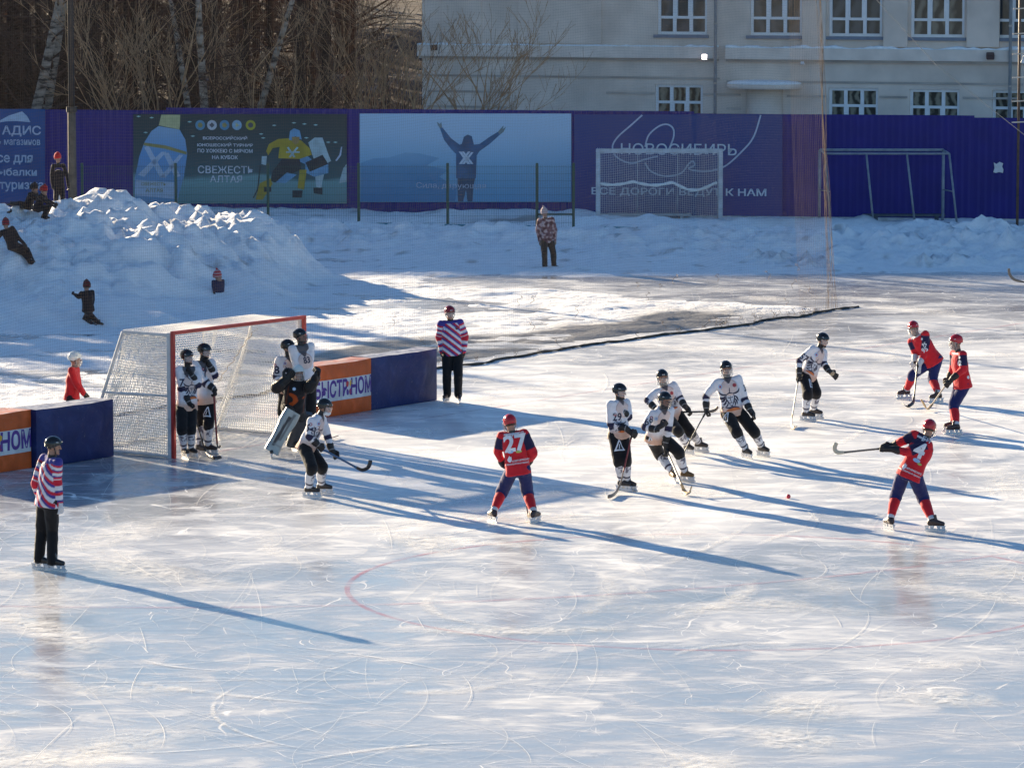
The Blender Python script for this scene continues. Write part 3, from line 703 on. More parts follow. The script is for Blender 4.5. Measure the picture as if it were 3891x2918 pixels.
def art(t, name, m, polys, layer):
    """printed shapes: polygons in photograph pixels"""
    ms = []
    off = 0.06 + 0.0035 * layer
    for pts in polys:
        bm = bmesh.new(); f = bm.faces.new([bm.verts.new(fpx(px, py, off)) for px, py in pts]); bm.normal_update()
        if f.normal.dot(FN) < 0: f.normal_flip()
        bmesh.ops.triangulate(bm, faces=[f]); me = bpy.data.meshes.new('art'); bm.to_mesh(me); bm.free(); ms.append(me)
    return link_mesh(name, join_meshes(name, ms), m, t)
def ftext(t, s, px, py, hpx, m, layer=3, bold=0.01, wpx=None, name='lettering'):
    me = text_mesh(s, 1.0, bold); k = 127.0
    xs_ = [v.co.x for v in me.vertices]; w = max(xs_) - min(xs_); ys_ = [v.co.y for v in me.vertices]; h = max(ys_) - min(ys_)
    sy = hpx / k / h; sx = wpx / k / w if wpx else sy
    me.transform(Matrix.Translation((-(max(xs_) + min(xs_)) / 2, -(max(ys_) + min(ys_)) / 2, 0))); me.transform(Matrix.Diagonal((sx, sy, 1, 1)))
    place_flat(me, fpx(px, py, 0.06 + 0.0035 * layer), FD, (0, 0, 1)); return link_mesh(name, me, m, t)
def c1(*p): return [(x / 1.843, y / 1.843) for x, y in p]
def c2(*p): return [(900 + x / 1.843, y / 1.843) for x, y in p]
def c3(*p): return [(1800 + x / 1.843, y / 1.843) for x, y in p]
PALE = mat('pale print', (0.42, 0.50, 0.62), var=0.08); PALE2 = mat('white print ink', (0.58, 0.64, 0.72), var=0.08)
# 1 shop banner
b1 = banner('shop_banner', 'blue lettered shop banner at the left end of the fence', -190, 97, 236, 438, mat('shop banner blue', (0.016, 0.075, 0.24), var=0.15, scale=1))
art(b1, 'emblem', PALE, [c1((-160, 862), (0, 845), (60, 812), (155, 782), (190, 815), (213, 858), (120, 850), (40, 852), (-60, 870))], 2)
ftext(b1, 'АДИС', c1((150, 920))[0][0], c1((150, 920))[0][1], 43, PALE, wpx=160, bold=0.02)
ftext(b1, 'сеть магазинов', c1((115, 998))[0][0] - 12, c1((115, 998))[0][1], 22, PALE, wpx=220)
for s_, y, x1_, w_ in (('все для', 1120, 240, 170), ('рыбалки', 1212, 270, 185), ('и туризма', 1310, 318, 215)):
    ftext(b1, s_, c1((x1_, y))[0][0] - w_ / 2, c1((x1_, y))[0][1], 38, PALE, wpx=w_, bold=0.02)
# 2 tournament banner
b2 = banner('tournament_banner', 'teal tournament banner with a water bottle and two bandy players', 288, 749, 247, 440,
            grad_mat('tournament banner print', [(0.05, (0.11, 0.24, 0.25)), (0.26, (0.16, 0.33, 0.34)), (0.30, (0.035, 0.10, 0.12)), (0.55, (0.022, 0.06, 0.07)), (1.0, (0.018, 0.035, 0.038))], 0.22, 0.9, stretch=(0.35, 1, 1.6)))
BOT = grad_mat('bottle print', [(0.0, (0.16, 0.30, 0.45)), (0.5, (0.12, 0.30, 0.55)), (0.85, (0.30, 0.45, 0.60))], 0.25, 2)
CAPY = mat('cap print', (0.50, 0.47, 0.24), var=0.1); GOLD = mat('gold print', (0.30, 0.26, 0.09), var=0.15)
art(b2, 'bottle_print', BOT, [c1((1110, 885), (1258, 910), (1298, 980), (1311, 1080), (1290, 1230), (1262, 1330), (1240, 1425), (945, 1425), (945, 1250), (975, 1100), (1010, 1000), (1060, 920))], 1)
art(b2, 'bottle_cap', CAPY, [c1((1130, 806), (1262, 806), (1260, 880), (1256, 908), (1112, 880))], 1)
art(b2, 'bottle_facets', PALE, [c1((1010, 1035), (1040, 1020), (1160, 1240), (1120, 1245)), c1((1130, 1065), (1165, 1065), (1010, 1240), (965, 1225)), c1((1145, 1075), (1180, 1070), (1265, 1235), (1225, 1245)), c1((1255, 1085), (1285, 1085), (1160, 1245), (1120, 1245)), c1((950, 1260), (1240, 1280), (1235, 1395), (945, 1370))], 2)
art(b2, 'bottle_band', GOLD, [c1((1010, 1000), (1160, 1020), (1307, 1065), (1307, 1085), (1160, 1045), (1005, 1020))], 3)
ftext(b2, 'СВЕЖЕСТЬ', *c1((1075, 1290))[0], 13, GOLD, 4, wpx=100); ftext(b2, 'АЛТАЯ', *c1((1080, 1335))[0], 15, GOLD, 4, wpx=70)
for k, (x, m_) in enumerate(((1402, (0.10, 0.28, 0.42)), (1484, (0.5, 0.52, 0.56)), (1572, (0.08, 0.25, 0.40)), (1659, (0.25, 0.42, 0.55)), (1755, (0.42, 0.38, 0.03)))):
    dm = disc_mesh(0.155, 0.155); place_flat(dm, fpx(*c1((x, 878))[0], 0.0635), FD, (0, 0, 1)); link_mesh('round_badge', dm, mat('badge %d' % k, m_), b2)
    dm = disc_mesh(0.085, 0.085, n=[6, 4, 5, 3, 8][k]); place_flat(dm, fpx(*c1((x, 878))[0], 0.067), FD, (0, 0, 1)); link_mesh('badge_centre', dm, [GOLD, mat('badge dark', (.08, .08, .1)), GOLD, CAPY, mat('badge dark', (.08, .08, .1))][k], b2)
for s_, y, h_, w_ in (('ВСЕРОССИЙСКИЙ', 967, 15, 178), ('ЮНОШЕСКИЙ ТУРНИР', 1015, 15, 224), ('ПО ХОККЕЮ С МЯЧОМ', 1058, 15, 222), ('НА КУБОК', 1103, 15, 104)):
    ftext(b2, s_, c1((1576, y))[0][0], c1((1576, y))[0][1], h_, PALE2, 3, 0.02, w_)
ftext(b2, 'СВЕЖЕСТЬ', *c1((1580, 1190))[0], 30, PALE2, 3, 0.012, 224); ftext(b2, 'АЛТАЯ', *c1((1583, 1255))[0], 27, PALE2, 3, 0.012, 130)
art(b2, 'stadium_lights', mat('printed lights', (0.30, 0.55, 0.55)), [[(x / 1.843 + dx, y / 1.843 + dy) for dx, dy in ((-9, 0), (0, -3), (9, 0), (0, 3))] for x, y in ((970, 817), (1062, 826), (1328, 855), (1350, 955), (1020, 930))] +
    [[(900 + x / 1.843 + dx, y / 1.843 + dy) for dx, dy in ((-9, 0), (0, -3), (9, 0), (0, 3))] for x, y in ((262, 880), (400, 862), (473, 870), (552, 877), (185, 968), (487, 967), (640, 998), (690, 998), (170, 940))], 1)
YEL = mat('yellow jersey print', (0.42, 0.30, 0.03), var=0.25, scale=2); SKYB = mat('sky blue print', (0.14, 0.32, 0.50), var=0.25, scale=2); DKP = mat('dark print', (0.02, 0.03, 0.04), var=0.3); WHP = mat('whitish print', (0.40, 0.50, 0.52), var=0.25, scale=3); SKINP = mat('face print', (0.35, 0.22, 0.08), var=0.2)
art(b2, 'far_player_print', WHP, [c2((500, 1000), (545, 965), (600, 965), (615, 1010), (640, 1080), (660, 1130), (600, 1160), (540, 1120)), c2((545, 1190), (615, 1200), (590, 1320), (555, 1310)), c2((745, 1180), (768, 1150), (768, 1275), (715, 1285))], 1)
art(b2, 'far_player_shorts', SKYB, [c2((480, 1150), (640, 1140), (640, 1215), (540, 1240), (480, 1210)), c2((410, 1120), (470, 1075), (540, 1130), (500, 1160))], 2)
art(b2, 'stick_print', PALE, [c2((700, 1130), (730, 1090), (738, 1030), (730, 1030), (718, 1085), (690, 1125))], 2)
art(b2, 'near_player_shorts', DKP, [c2((320, 1110), (440, 1110), (450, 1190), (380, 1220), (270, 1280), (235, 1270), (250, 1200), (290, 1150)), c2((480, 1140), (600, 1085), (640, 1150), (510, 1205))], 3)
art(b2, 'near_player_jersey', YEL, [c2((205, 1060), (225, 1010), (290, 975), (370, 970), (450, 985), (510, 1040), (525, 1085), (440, 1115), (290, 1110), (300, 1030), (250, 1040), (220, 1090)), c2((160, 1285), (235, 1250), (250, 1290), (180, 1400), (130, 1400)), c2((440, 1190), (490, 1190), (470, 1330), (425, 1320))], 4)
art(b2, 'near_player_helmet', SKYB, [c2((365, 980), (372, 920), (400, 900), (440, 915), (455, 980), (440, 975), (410, 955), (385, 985))], 5)
art(b2, 'near_player_thigh', SKYB, [c2((270, 1280), (350, 1210), (420, 1225), (340, 1285))], 5)
art(b2, 'near_player_face', SKINP, [c2((385, 960), (440, 960), (435, 1000), (410, 1015), (388, 995))], 6)
art(b2, 'near_player_mark', WHP, [c2((345, 1062), (440, 1062), (440, 1072), (345, 1072)), c2((350, 1035), (362, 1030), (410, 1100), (398, 1105)), c2((420, 1030), (432, 1035), (375, 1105), (363, 1100))], 6)
art(b2, 'near_player_glove', WHP, [c2((175, 1095), (210, 1095), (205, 1160), (172, 1150))], 6)
art(b2, 'skates_print', DKP, [c2((190, 1310), (240, 1310), (240, 1345), (190, 1345)), c2((390, 1335), (460, 1335), (455, 1385), (390, 1385)), c2((535, 1315), (600, 1315), (600, 1365), (540, 1355)), c2((160, 1160), (168, 1160), (150, 1330), (120, 1390), (112, 1385), (142, 1325))], 6)
# 3 man with raised arms
b3 = banner('sky_banner', 'pale blue banner showing a hooded man from behind with raised arms', 777, 1234, 246, 437,
            grad_mat('sky banner print', [(0.08, (0.12, 0.34, 0.54)), (0.4, (0.22, 0.43, 0.60)), (0.7, (0.40, 0.55, 0.70)), (1.0, (0.44, 0.58, 0.72))], 0.2, 0.5, stretch=(.4, 1, 1)))
WV = grad_mat('wave print', [(0.0, (0.05, 0.20, 0.38)), (0.3, (0.10, 0.28, 0.46)), (0.62, (0.24, 0.42, 0.58))], 0.5, 1.2, stretch=(.5, 1, 1.4))
art(b3, 'wave_print', WV, [c2((868, 1140), (960, 1110), (1060, 1105), (1180, 1070), (1280, 1075), (1420, 1110), (1330, 1160), (1480, 1190), (1420, 1240), (1540, 1320), (1530, 1410), (868, 1412))], 1)
MAN = mat('hooded man print', (0.035, 0.11, 0.22), var=0.3, scale=3); MAND = mat('trousers print', (0.03, 0.07, 0.13), var=0.3, scale=3); HANDP = mat('hand print', (0.16, 0.22, 0.24))
art(b3, 'raised_arms_man_print', MAN, [c2((1420, 895), (1440, 895), (1500, 970), (1560, 1015), (1575, 1010), (1590, 960), (1615, 945), (1645, 955), (1660, 1015), (1700, 1010), (1770, 960), (1828, 925), (1843, 945), (1770, 1010), (1700, 1060), (1680, 1090), (1675, 1250), (1535, 1250), (1535, 1080), (1500, 1045), (1450, 980))], 2)
art(b3, 'man_trousers_print', MAND, [c2((1545, 1250), (1668, 1250), (1655, 1330), (1650, 1412), (1615, 1412), (1605, 1330), (1585, 1412), (1548, 1412), (1545, 1330))], 2)
art(b3, 'hand_print', HANDP, [c2((1400, 855), (1420, 870), (1432, 858), (1438, 895), (1420, 897), (1408, 880)), c2((1828, 925), (1843, 945), (1868, 925), (1885, 890), (1862, 905), (1868, 880), (1845, 905))], 3)
art(b3, 'jacket_mark_print', PALE2, [c2((1553, 1063), (1572, 1063), (1635, 1150), (1615, 1150)), c2((1575, 1063), (1590, 1063), (1657, 1150), (1638, 1150)), c2((1618, 1063), (1635, 1063), (1575, 1150), (1555, 1150)), c2((1640, 1068), (1657, 1068), (1595, 1150), (1577, 1150))], 3)
ftext(b3, 'Сила, дарующая', *c2((1500, 1305))[0], 28, PALE, 4, 0.0, 275)
# 4 city banner
b4 = banner('city_banner', 'violet city banner with white lettering and loops behind the netted goal', 1240, 1690, 248, 475,
            grad_mat('city banner print', [(0.1, (0.042, 0.045, 0.20)), (0.5, (0.026, 0.048, 0.21)), (1.0, (0.018, 0.048, 0.20))], 0.3, 0.6))
def stroke(t, pts, wpx, layer=2, n=8):
    P = [Vector((x, y, 0)) for x, y in pts]; out = []
    for i in range(len(P) - 1):
        p0, p1, p2, p3 = P[max(i - 1, 0)], P[i], P[i + 1], P[min(i + 2, len(P) - 1)]
        for k in range(n):
            q = k / n; out.append(0.5 * ((2 * p1) + (p2 - p0) * q + (2 * p0 - 5 * p1 + 4 * p2 - p3) * q * q + (3 * p1 - p0 - 3 * p2 + p3) * q ** 3))
    out.append(P[-1]); V, F = ribbon(out, wpx, 0)
    mb = MB(); mb.add([fpx(v[0], v[1], 0.06 + 0.0035 * layer) for v in V], [f[::-1] for f in F]); return mb.build('loop_print', PALE, t)
stroke(b4, c3((1180, 808), (1100, 880), (1010, 960), (972, 1030), (1000, 1100), (1100, 1145), (1190, 1120), (1290, 1095)), 6)
stroke(b4, c3((1200, 1030), (1225, 950), (1290, 890), (1350, 872), (1395, 900), (1400, 960), (1370, 1040)), 6, 3)
stroke(b4, c3((1200, 1140), (1240, 1200), (1340, 1235), (1450, 1215), (1505, 1150), (1535, 1130), (1545, 1160), (1505, 1180), (1540, 1195), (1640, 1200), (1760, 1165), (1880, 1060), (1960, 960), (2010, 808)), 6, 4)
ftext(b4, 'НОВОСИБИРЬ', *P22(1466, 323), 44, PALE2, 5, 0.004, 450)
ftext(b4, 'ВСЕ ДОРОГИ ВЕДУТ К НАМ', *P22(1466, 416), 34, PALE2, 5, 0.02, 680)
# torn notice
nt = MB(); pts = [(3776, 618), (3786, 624), (3798, 616), (3812, 622), (3808, 634), (3813, 645), (3811, 658), (3797, 655), (3784, 658), (3774, 655), (3779, 640)]
nt.add([fpx(x, y, 0.05) for x, y in pts], [tuple(range(len(pts)))[::-1]])
o_ = nt.build('paper_notice', mat('white paper', (0.62, 0.62, 0.64)), None, origin=fpx(3790, 640, 0.05)); o_.modifiers.new('t', 'SOLIDIFY').thickness = 0.008
tag(o_, 'torn white paper notice stuck on the blue fence', 'notice')

# ================================================================== GREEN MESH FENCE
GRN = mat('green powder coat', (0.016, 0.075, 0.055), rough=0.5, var=0.15)
mf = thing('mesh_fence', 'low green welded mesh fence on posts before the banners', 'fence', (0, 119.2, 0))
px_posts = [178, 380, 579, 775, 967, 1160, 1239]; MY = 119.2
pxs = [at_Y(x * S22, 800, MY).x for x in px_posts]; zt = at_Y(1500, 628, MY).z
for x in pxs:
    mb = MB(); mb.box((x, MY, zt / 2 + 0.03), (0.075, 0.05, zt + 0.06)); mb.build('post', GRN, mf, bevel=0.006)
for a_, b_ in zip(pxs[:-1], pxs[1:]):
    ps = [A3([(x, MY - .03, 0.1), (x, MY - .03, zt)]) for x in np.arange(a_ + .05, b_, 0.05)] + [A3([(a_, MY - .03 - (0.03 if k % 4 == 3 else 0), 0.12 + .2 * k), (b_, MY - .03 - (0.03 if k % 4 == 3 else 0), 0.12 + .2 * k)]) for k in range(11) if .12 + .2 * k < zt]
    link_mesh('mesh_panel', strands(ps, 0.0036), GRN, mf)
mb = MB(); mb.bar((pxs[5], MY, at_Y(2100, 815, MY).z), (pxs[6], MY, at_Y(2100, 815, MY).z), 0.05); mb.build('cross_rail', GRN, mf)

# ================================================================== TRAINING GOALS AND BENCHES
PW_M = mat('worn white paint', (0.48, 0.50, 0.54), rough=0.5, var=0.15)
gY = 125.4; gl = at_Y(2272, 850, gY).x; gr_ = at_Y(2737, 850, gY).x; gz = at_Y(2500, 566, gY).z
tg = thing('training_goal', 'white training goal with net and rolled net swag by the fence', 'goal', ((gl + gr_) / 2, gY, 0.1))
mb = MB()
for x in (gl, gr_): mb.bar((x, gY, 0.05), (x, gY, gz), 0.13, 0.12, up=(0, 1, 0))
mb.bar((gl + .066, gY, gz - .065), (gr_ - .066, gY, gz - .065), 0.12, 0.13)
mb.build('post_frame', PW_M, tg, bevel=0.01)
mb = MB()
for x in (gl, gr_):
    mb.tube([(x, gY + .06, gz - .06), (x, gY + .9, gz - .08), (x, gY + 1.25, .12)], 0.03); mb.tube([(x, gY + .06, .14), (x, gY + 1.25, .14)], 0.03)
mb.tube([(gl, gY + .9, gz - .08), (gr_, gY + .9, gz - .08)], 0.03); mb.tube([(gl, gY + 1.25, .14), (gr_, gY + 1.25, .14)], 0.03)
for q in (.33, .66): mb.tube([(gl + (gr_ - gl) * q, gY + .9, gz - .08), (gl + (gr_ - gl) * q, gY + 1.25, .14)], 0.018)
mb.build('support_frame', PW_M, tg, smooth=True)
def tgp(x, z):
    sag = 0.04 * math.sin((x - gl) * 4) ; return (x, gY + 0.85 + 0.35 * (1 - z / gz) + sag * .6, z + 0.05 * math.sin((x - gl) * 2.1 + z))
ps = [A3([tgp(x, z) for z in np.linspace(.14, gz - .05, 18)]) for x in np.arange(gl, gr_, .055)] + [A3([tgp(x, z) for x in np.linspace(gl, gr_, 40)]) for z in np.arange(.14, gz - .08, .055)]
ps += [A3([(gx_, gY + .05 + (0.85 + .35 * (1 - z / gz)) * a, z) for a in np.linspace(0, 1, 6)]) for gx_ in (gl, gr_) for z in np.arange(.14, gz - .08, .06)]
link_mesh('net', strands(ps, 0.0052), NETW, tg)
sw = [(gl + (gr_ - gl) * q, gY + .62 + .1 * math.sin(q * 9), gz * .50 + 0.10 * abs(math.sin(q * math.pi * 3.0 + .4)) * -1 - 0.16 * (q > .6) * math.sin((q - .6) * 2.5 * math.pi) + .12) for q in np.linspace(0.02, .98, 60)]
mb = MB(); mb.tube(sw, [0.035 + .02 * abs(math.sin(i * .5)) for i in range(60)], 7); mb.build('rolled_net', NETW, tg, smooth=True)
def bench(label, x0, x1, y, z, m):
    t = thing('bench', label, 'bench', ((x0 + x1) / 2, y, 0.1)); mb = MB(); mb.box(((x0 + x1) / 2, y, z), (x1 - x0, 0.34, 0.07)); mb.build('seat', m, t, bevel=0.01)
    for x in (x0 + (x1 - x0) * .16, x1 - (x1 - x0) * .10):
        mb = MB(); mb.box((x, y, (z - .04) / 2 + .02), (0.10, 0.28, z - .08)); mb.build('leg', m, t)
    return t
bY = 126.4
bench('pale plank bench behind the netted training goal', at_Y(2267, 830, bY).x, at_Y(2625, 830, bY).x, bY, at_Y(2400, 828, bY).z + .1, mat('pale plank', (0.36, 0.36, 0.37), var=0.2))
bench('dark bench under the bare goal frame', at_Y(3278, 830, 125.2).x, at_Y(3590, 830, 125.2).x, 125.2, at_Y(3400, 818, 125.2).z, mat('dark bench paint', (0.07, 0.08, 0.10), var=0.3))
STEEL = mat('weathered tube', (0.24, 0.26, 0.30), rough=0.5, var=0.2)
fY = 125.0; fx = [at_Y(x, 849, fY).x for x in (3113, 3582)]; fz = at_Y(3300, 571, fY).z; rY = 124.3; rx = [at_Y(x, 868, rY - .7).x for x in (3157, 3320, 3477, 3637)]; tx = [at_Y(x, 585, rY).x for x in (3135, 3292, 3446, 3607)]; rz = at_Y(3300, 585, rY).z
bf = thing('goal_frame', 'bare netless goal frame of grey tubes beside the fence', 'goal', ((fx[0] + fx[1]) / 2, fY, 0.1))
mb = MB()
for x in fx: mb.tube([(x, fY, .05), (x, fY, fz)], 0.045)
mb.tube([(fx[0], fY, fz), (fx[1], fY, fz)], 0.045); mb.build('post_frame', STEEL, bf, smooth=True)
mb = MB(); mb.tube([(tx[0], rY, rz), (tx[3], rY, rz)], 0.032); mb.tube([(rx[0], rY - .7, .18), (rx[3], rY - .7, .18)], 0.03)
for a_, b_ in zip(tx, rx): mb.tube([(a_, rY, rz), (b_, rY - .7, .1)], 0.032)
for x, x2 in ((fx[0], tx[0]), (fx[1], tx[3])): mb.tube([(x, fY, fz), (x2, rY, rz)], 0.03); mb.tube([(x, fY, 1.1), (x2 + .12, rY - .32, 1.1)], 0.02)
mb.build('support_frame', STEEL, bf, smooth=True)

# ================================================================== LIGHT MAST ON THE LEFT, MAST WITH RUNGS ON THE RIGHT
PBLK = mat('black mast paint', (0.02, 0.018, 0.018), rough=0.6); PBRN = mat('weathered wooden mast', (0.10, 0.085, 0.07), rough=0.9, var=0.3, bump=0.6, bscale=25)
pY = 113.5; px0 = at_Y(272, 418, pY); lm = thing('light_mast', 'tall dark lighting mast rising behind the snow mound', 'mast', (px0.x, pY, 0))
mb = MB(); mb.tube([(px0.x, pY, -.1), (px0.x, pY, px0.z)], [0.125, 0.11], 12); mb.build('base', PBRN, lm, smooth=True)
mb = MB(); mb.tube([(px0.x, pY, px0.z), (px0.x, pY, 14.0)], [0.085, 0.07], 12); mb.build('shaft', PBLK, lm, smooth=True)
mb = MB(); mb.tube([(px0.x, pY, px0.z - .06), (px0.x, pY, px0.z + .08)], 0.145, 12); mb.build('collar', PBLK, lm, smooth=False)
mb = MB(); mb.bar((px0.x - 1.2, pY, 13.8), (px0.x + 1.2, pY, 13.8), 0.08)
for k in range(4): mb.box((px0.x - 1.0 + k * .65, pY - .15, 13.9), (0.45, 0.2, 0.4))
mb.build('lamp_bar', PBLK, lm)
rY_ = 121.0; rp = at_Y(3869, 560, rY_); rm = thing('rung_mast', 'thin brown mast with climbing rungs at the right edge', 'mast', (rp.x, rY_, 0.1))
mb = MB(); mb.tube([(rp.x, rY_, .05), (rp.x, rY_, 9)], 0.04, 8); mb.build('shaft', mat('rusty tube', (0.14, 0.075, 0.045), var=0.3), rm, smooth=True)
for y in (35, 130, 207, 296, 386, 466):
    z = at_Y(3869, y, rY_).z; mb = MB(); mb.bar((rp.x - .20, rY_ - .02, z), (rp.x + .25, rY_ - .02, z + .02), 0.05, 0.035); mb.build('rung', mat('rung metal', (0.5, 0.42, 0.36), var=0.2, metal=.5, rough=.4), rm)
z = at_Y(3869, 225, rY_).z; mb = MB(); mb.box((rp.x + .12, rY_ - .1, z), (.10, .16, .26), Matrix.Rotation(R(25), 3, 'Y')); mb.build('lamp_housing', WHITE_M, rm, bevel=.01)
mb = MB(); wire_pts = [Vector(at_Y(3330, 0, 112)), Vector(at_Y(3560, 250, 110)), Vector(at_Y(3891, 512, 108)), Vector(at_Y(4400, 880, 105))]
mb.tube(wire_pts, 0.008, 5); tag(mb.build('guy_wire', mat('pale wire', (0.35, 0.30, 0.24)), origin=wire_pts[-1]), 'thin slanting guy wire crossing the upper right corner', 'wire')

# ================================================================== BUILDING
BD_ = Vector((1, -0.30, 0)).normalized(); BN = Vector((-0.30, -1, 0)).normalized(); BP0 = Vector((5, 143, 0))
def bpx(x22, y22, off=0.0):
    p = on_plane(x22 * S22, y22 * S22, BP0 + BN * off, BN); return p
def buz(x22, y22): p = bpx(x22, y22); return (p - BP0).dot(BD_), p.z
def bw(u, z, off=0.0): return BP0 + BD_ * u + BN * off + Vector((0, 0, z))
STUC = mat('grey beige stucco', (0.70, 0.575, 0.485), rough=0.9, var=0.14, scale=0.9, bump=0.25, bscale=8)
STUC2 = mat('pale stucco band', (0.76, 0.635, 0.545), rough=0.9, var=0.12, scale=1.5, bump=0.25, bscale=8)
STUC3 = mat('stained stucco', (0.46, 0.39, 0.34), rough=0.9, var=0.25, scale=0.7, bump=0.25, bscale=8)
PVC = mat('white window plastic', (0.78, 0.76, 0.76), rough=0.35, var=0.05)
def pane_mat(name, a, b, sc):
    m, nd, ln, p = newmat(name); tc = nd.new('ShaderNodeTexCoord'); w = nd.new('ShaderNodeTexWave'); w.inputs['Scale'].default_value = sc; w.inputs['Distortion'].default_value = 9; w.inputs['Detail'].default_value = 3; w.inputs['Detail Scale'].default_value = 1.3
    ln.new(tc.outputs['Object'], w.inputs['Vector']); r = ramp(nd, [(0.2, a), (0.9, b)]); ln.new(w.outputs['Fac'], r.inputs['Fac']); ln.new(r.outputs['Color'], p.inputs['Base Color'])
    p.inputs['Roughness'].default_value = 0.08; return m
GL1 = pane_mat('dark curtained glass', (0.05, 0.055, 0.065), (0.10, 0.105, 0.115), 0.5); GL2 = pane_mat('glass with painted tree reflection', (0.07, 0.06, 0.045), (0.30, 0.26, 0.19), 1.1)  # lower panes carry a tree reflection painted into their colour
GL3 = pane_mat('glass with drawn curtain', (0.05, 0.05, 0.055), (0.20, 0.18, 0.155), 0.6)
uL = buz(912, 100)[0]; uR = 34.0; TOP = 12.5
bld = thing('building', 'long grey beige stucco building with white windows behind the fence', 'building', bw(0, 0))
upper = [(1420, 1527, 75), (1620, 1732, 77), (1790, 1905, 79), (1967, 2083, 81)]; lower = [(1415, 1518, 183), (1790, 1897, 190), (1965, 2073, 193)]
wins = []
for x0, x1, yb in upper: u0, z0 = buz(x0, yb); u1 = buz(x1, yb)[0]; wins.append((u0, u1, z0, z0 + 2.15, 'u'))
for x0, x1, yt in lower: u0, z1 = buz(x0, yt); u1 = buz(x1, yt)[0]; wins.append((u0, u1, z1 - 1.75, z1, 'l'))
du = wins[3][0] - wins[2][0]
for k in range(1, 5):
    for w_ in (wins[3], wins[6]): wins.append((w_[0] + du * k, w_[1] + du * k, *w_[2:]))
us = sorted({uL, uR} | {w_[0] for w_ in wins} | {w_[1] for w_ in wins}); zs = sorted({0.0, TOP} | {w_[2] for w_ in wins} | {w_[3] for w_ in wins})
mb = MB()
for i in range(len(us) - 1):
    for j in range(len(zs) - 1):
        cu, cz = (us[i] + us[i + 1]) / 2, (zs[j] + zs[j + 1]) / 2
        if any(w_[0] < cu < w_[1] and w_[2] < cz < w_[3] for w_ in wins): continue
        mb.add([bw(us[i], zs[j]), bw(us[i + 1], zs[j]), bw(us[i + 1], zs[j + 1]), bw(us[i], zs[j + 1])], [(0, 1, 2, 3)])
for (u0, u1, z0, z1, k) in wins:
    d_ = -0.22; c = [(u0, z0), (u1, z0), (u1, z1), (u0, z1)]
    for q in range(4):
        a_, b_ = c[q], c[(q + 1) % 4]; mb.add([bw(*a_), bw(*a_, d_), bw(*b_, d_), bw(*b_)], [(0, 1, 2, 3)])
Dp = 13.0
mb.add([bw(uL, 0), bw(uL, TOP), bw(uL, TOP, -Dp), bw(uL, 0, -Dp)], [(0, 1, 2, 3)]); mb.add([bw(uR, 0), bw(uR, TOP), bw(uR, TOP, -Dp), bw(uR, 0, -Dp)], [(3, 2, 1, 0)])
mb.add([bw(uL, 0, -Dp), bw(uL, TOP, -Dp), bw(uR, TOP, -Dp), bw(uR, 0, -Dp)], [(0, 1, 2, 3)])
mb.build('wall', STUC, bld)
mb = MB(); mb.add([bw(uL - .4, TOP + .002, .5), bw(uR + .4, TOP + .002, .5), bw(uR + .4, TOP + .002, -Dp - .4), bw(uL - .4, TOP + .002, -Dp - .4), bw(uL - .4, TOP + .3, .5), bw(uR + .4, TOP + .3, .5), bw(uR + .4, TOP + .3, -Dp - .4), bw(uL - .4, TOP + .3, -Dp - .4)],
    [(3, 2, 1, 0), (4, 5, 6, 7), (0, 1, 5, 4), (1, 2, 6, 5), (2, 3, 7, 6), (3, 0, 4, 7)]); mb.build('roof', STUC3, bld)
def bbox_b(u0, u1, z0, z1, o0, o1): 
    V = [bw(u, z, o) for o in (o0, o1) for u, z in ((u0, z0), (u1, z0), (u1, z1), (u0, z1))]
    return V, [(3, 2, 1, 0), (4, 5, 6, 7), (0, 1, 5, 4), (1, 2, 6, 5), (2, 3, 7, 6), (3, 0, 4, 7)]
for i, (u0, u1, z0, z1, kd) in enumerate(wins):
    f = MB(); t_ = 0.095; o0, o1 = -0.20, -0.10; w3 = (u1 - u0) / 3
    f.add(*bbox_b(u0, u0 + t_, z0, z1, o0, o1)); f.add(*bbox_b(u1 - t_, u1, z0, z1, o0, o1)); f.add(*bbox_b(u0 + t_, u1 - t_, z0, z0 + t_, o0, o1)); f.add(*bbox_b(u0 + t_, u1 - t_, z1 - t_, z1, o0, o1))
    zm = z0 + 0.58 if kd == 'u' else z1 - 0.60
    f.add(*bbox_b(u0 + t_, u1 - t_, zm - .045, zm + .045, o0, o1 + .003))
    for q in (1, 2): f.add(*bbox_b(u0 + w3 * q - .06, u0 + w3 * q + .06, z0 + t_, z1 - t_, o0, o1 - .004))
    hz0, hz1 = (zm + .045, z1 - t_) if kd == 'u' else (z0 + t_, zm - .045)
    for (a_, b_) in ((u0 + w3 + .06, u0 + w3 + .105), (u0 + 2 * w3 - .105, u0 + 2 * w3 - .06)): f.add(*bbox_b(a_, b_, hz0, hz1, o0, o1 + .006))
    fr = f.build('window', PVC, bld)
    pm = MB(); pm.add([bw(u0, z0, -.17), bw(u1, z0, -.17), bw(u1, z1, -.17), bw(u0, z1, -.17)], [(0, 1, 2, 3)])
    pm.build('pane', GL2 if kd == 'l' else (GL3 if i == 3 else GL1), fr)
    if kd == 'u':
        sl = MB(); sl.add(*bbox_b(u0 - .12, u1 + .06, z0 - .11, z0 - .003, -.2, .09)); sl.build('sill', mat('sill', (.20, .22, .27), var=.1), bld)
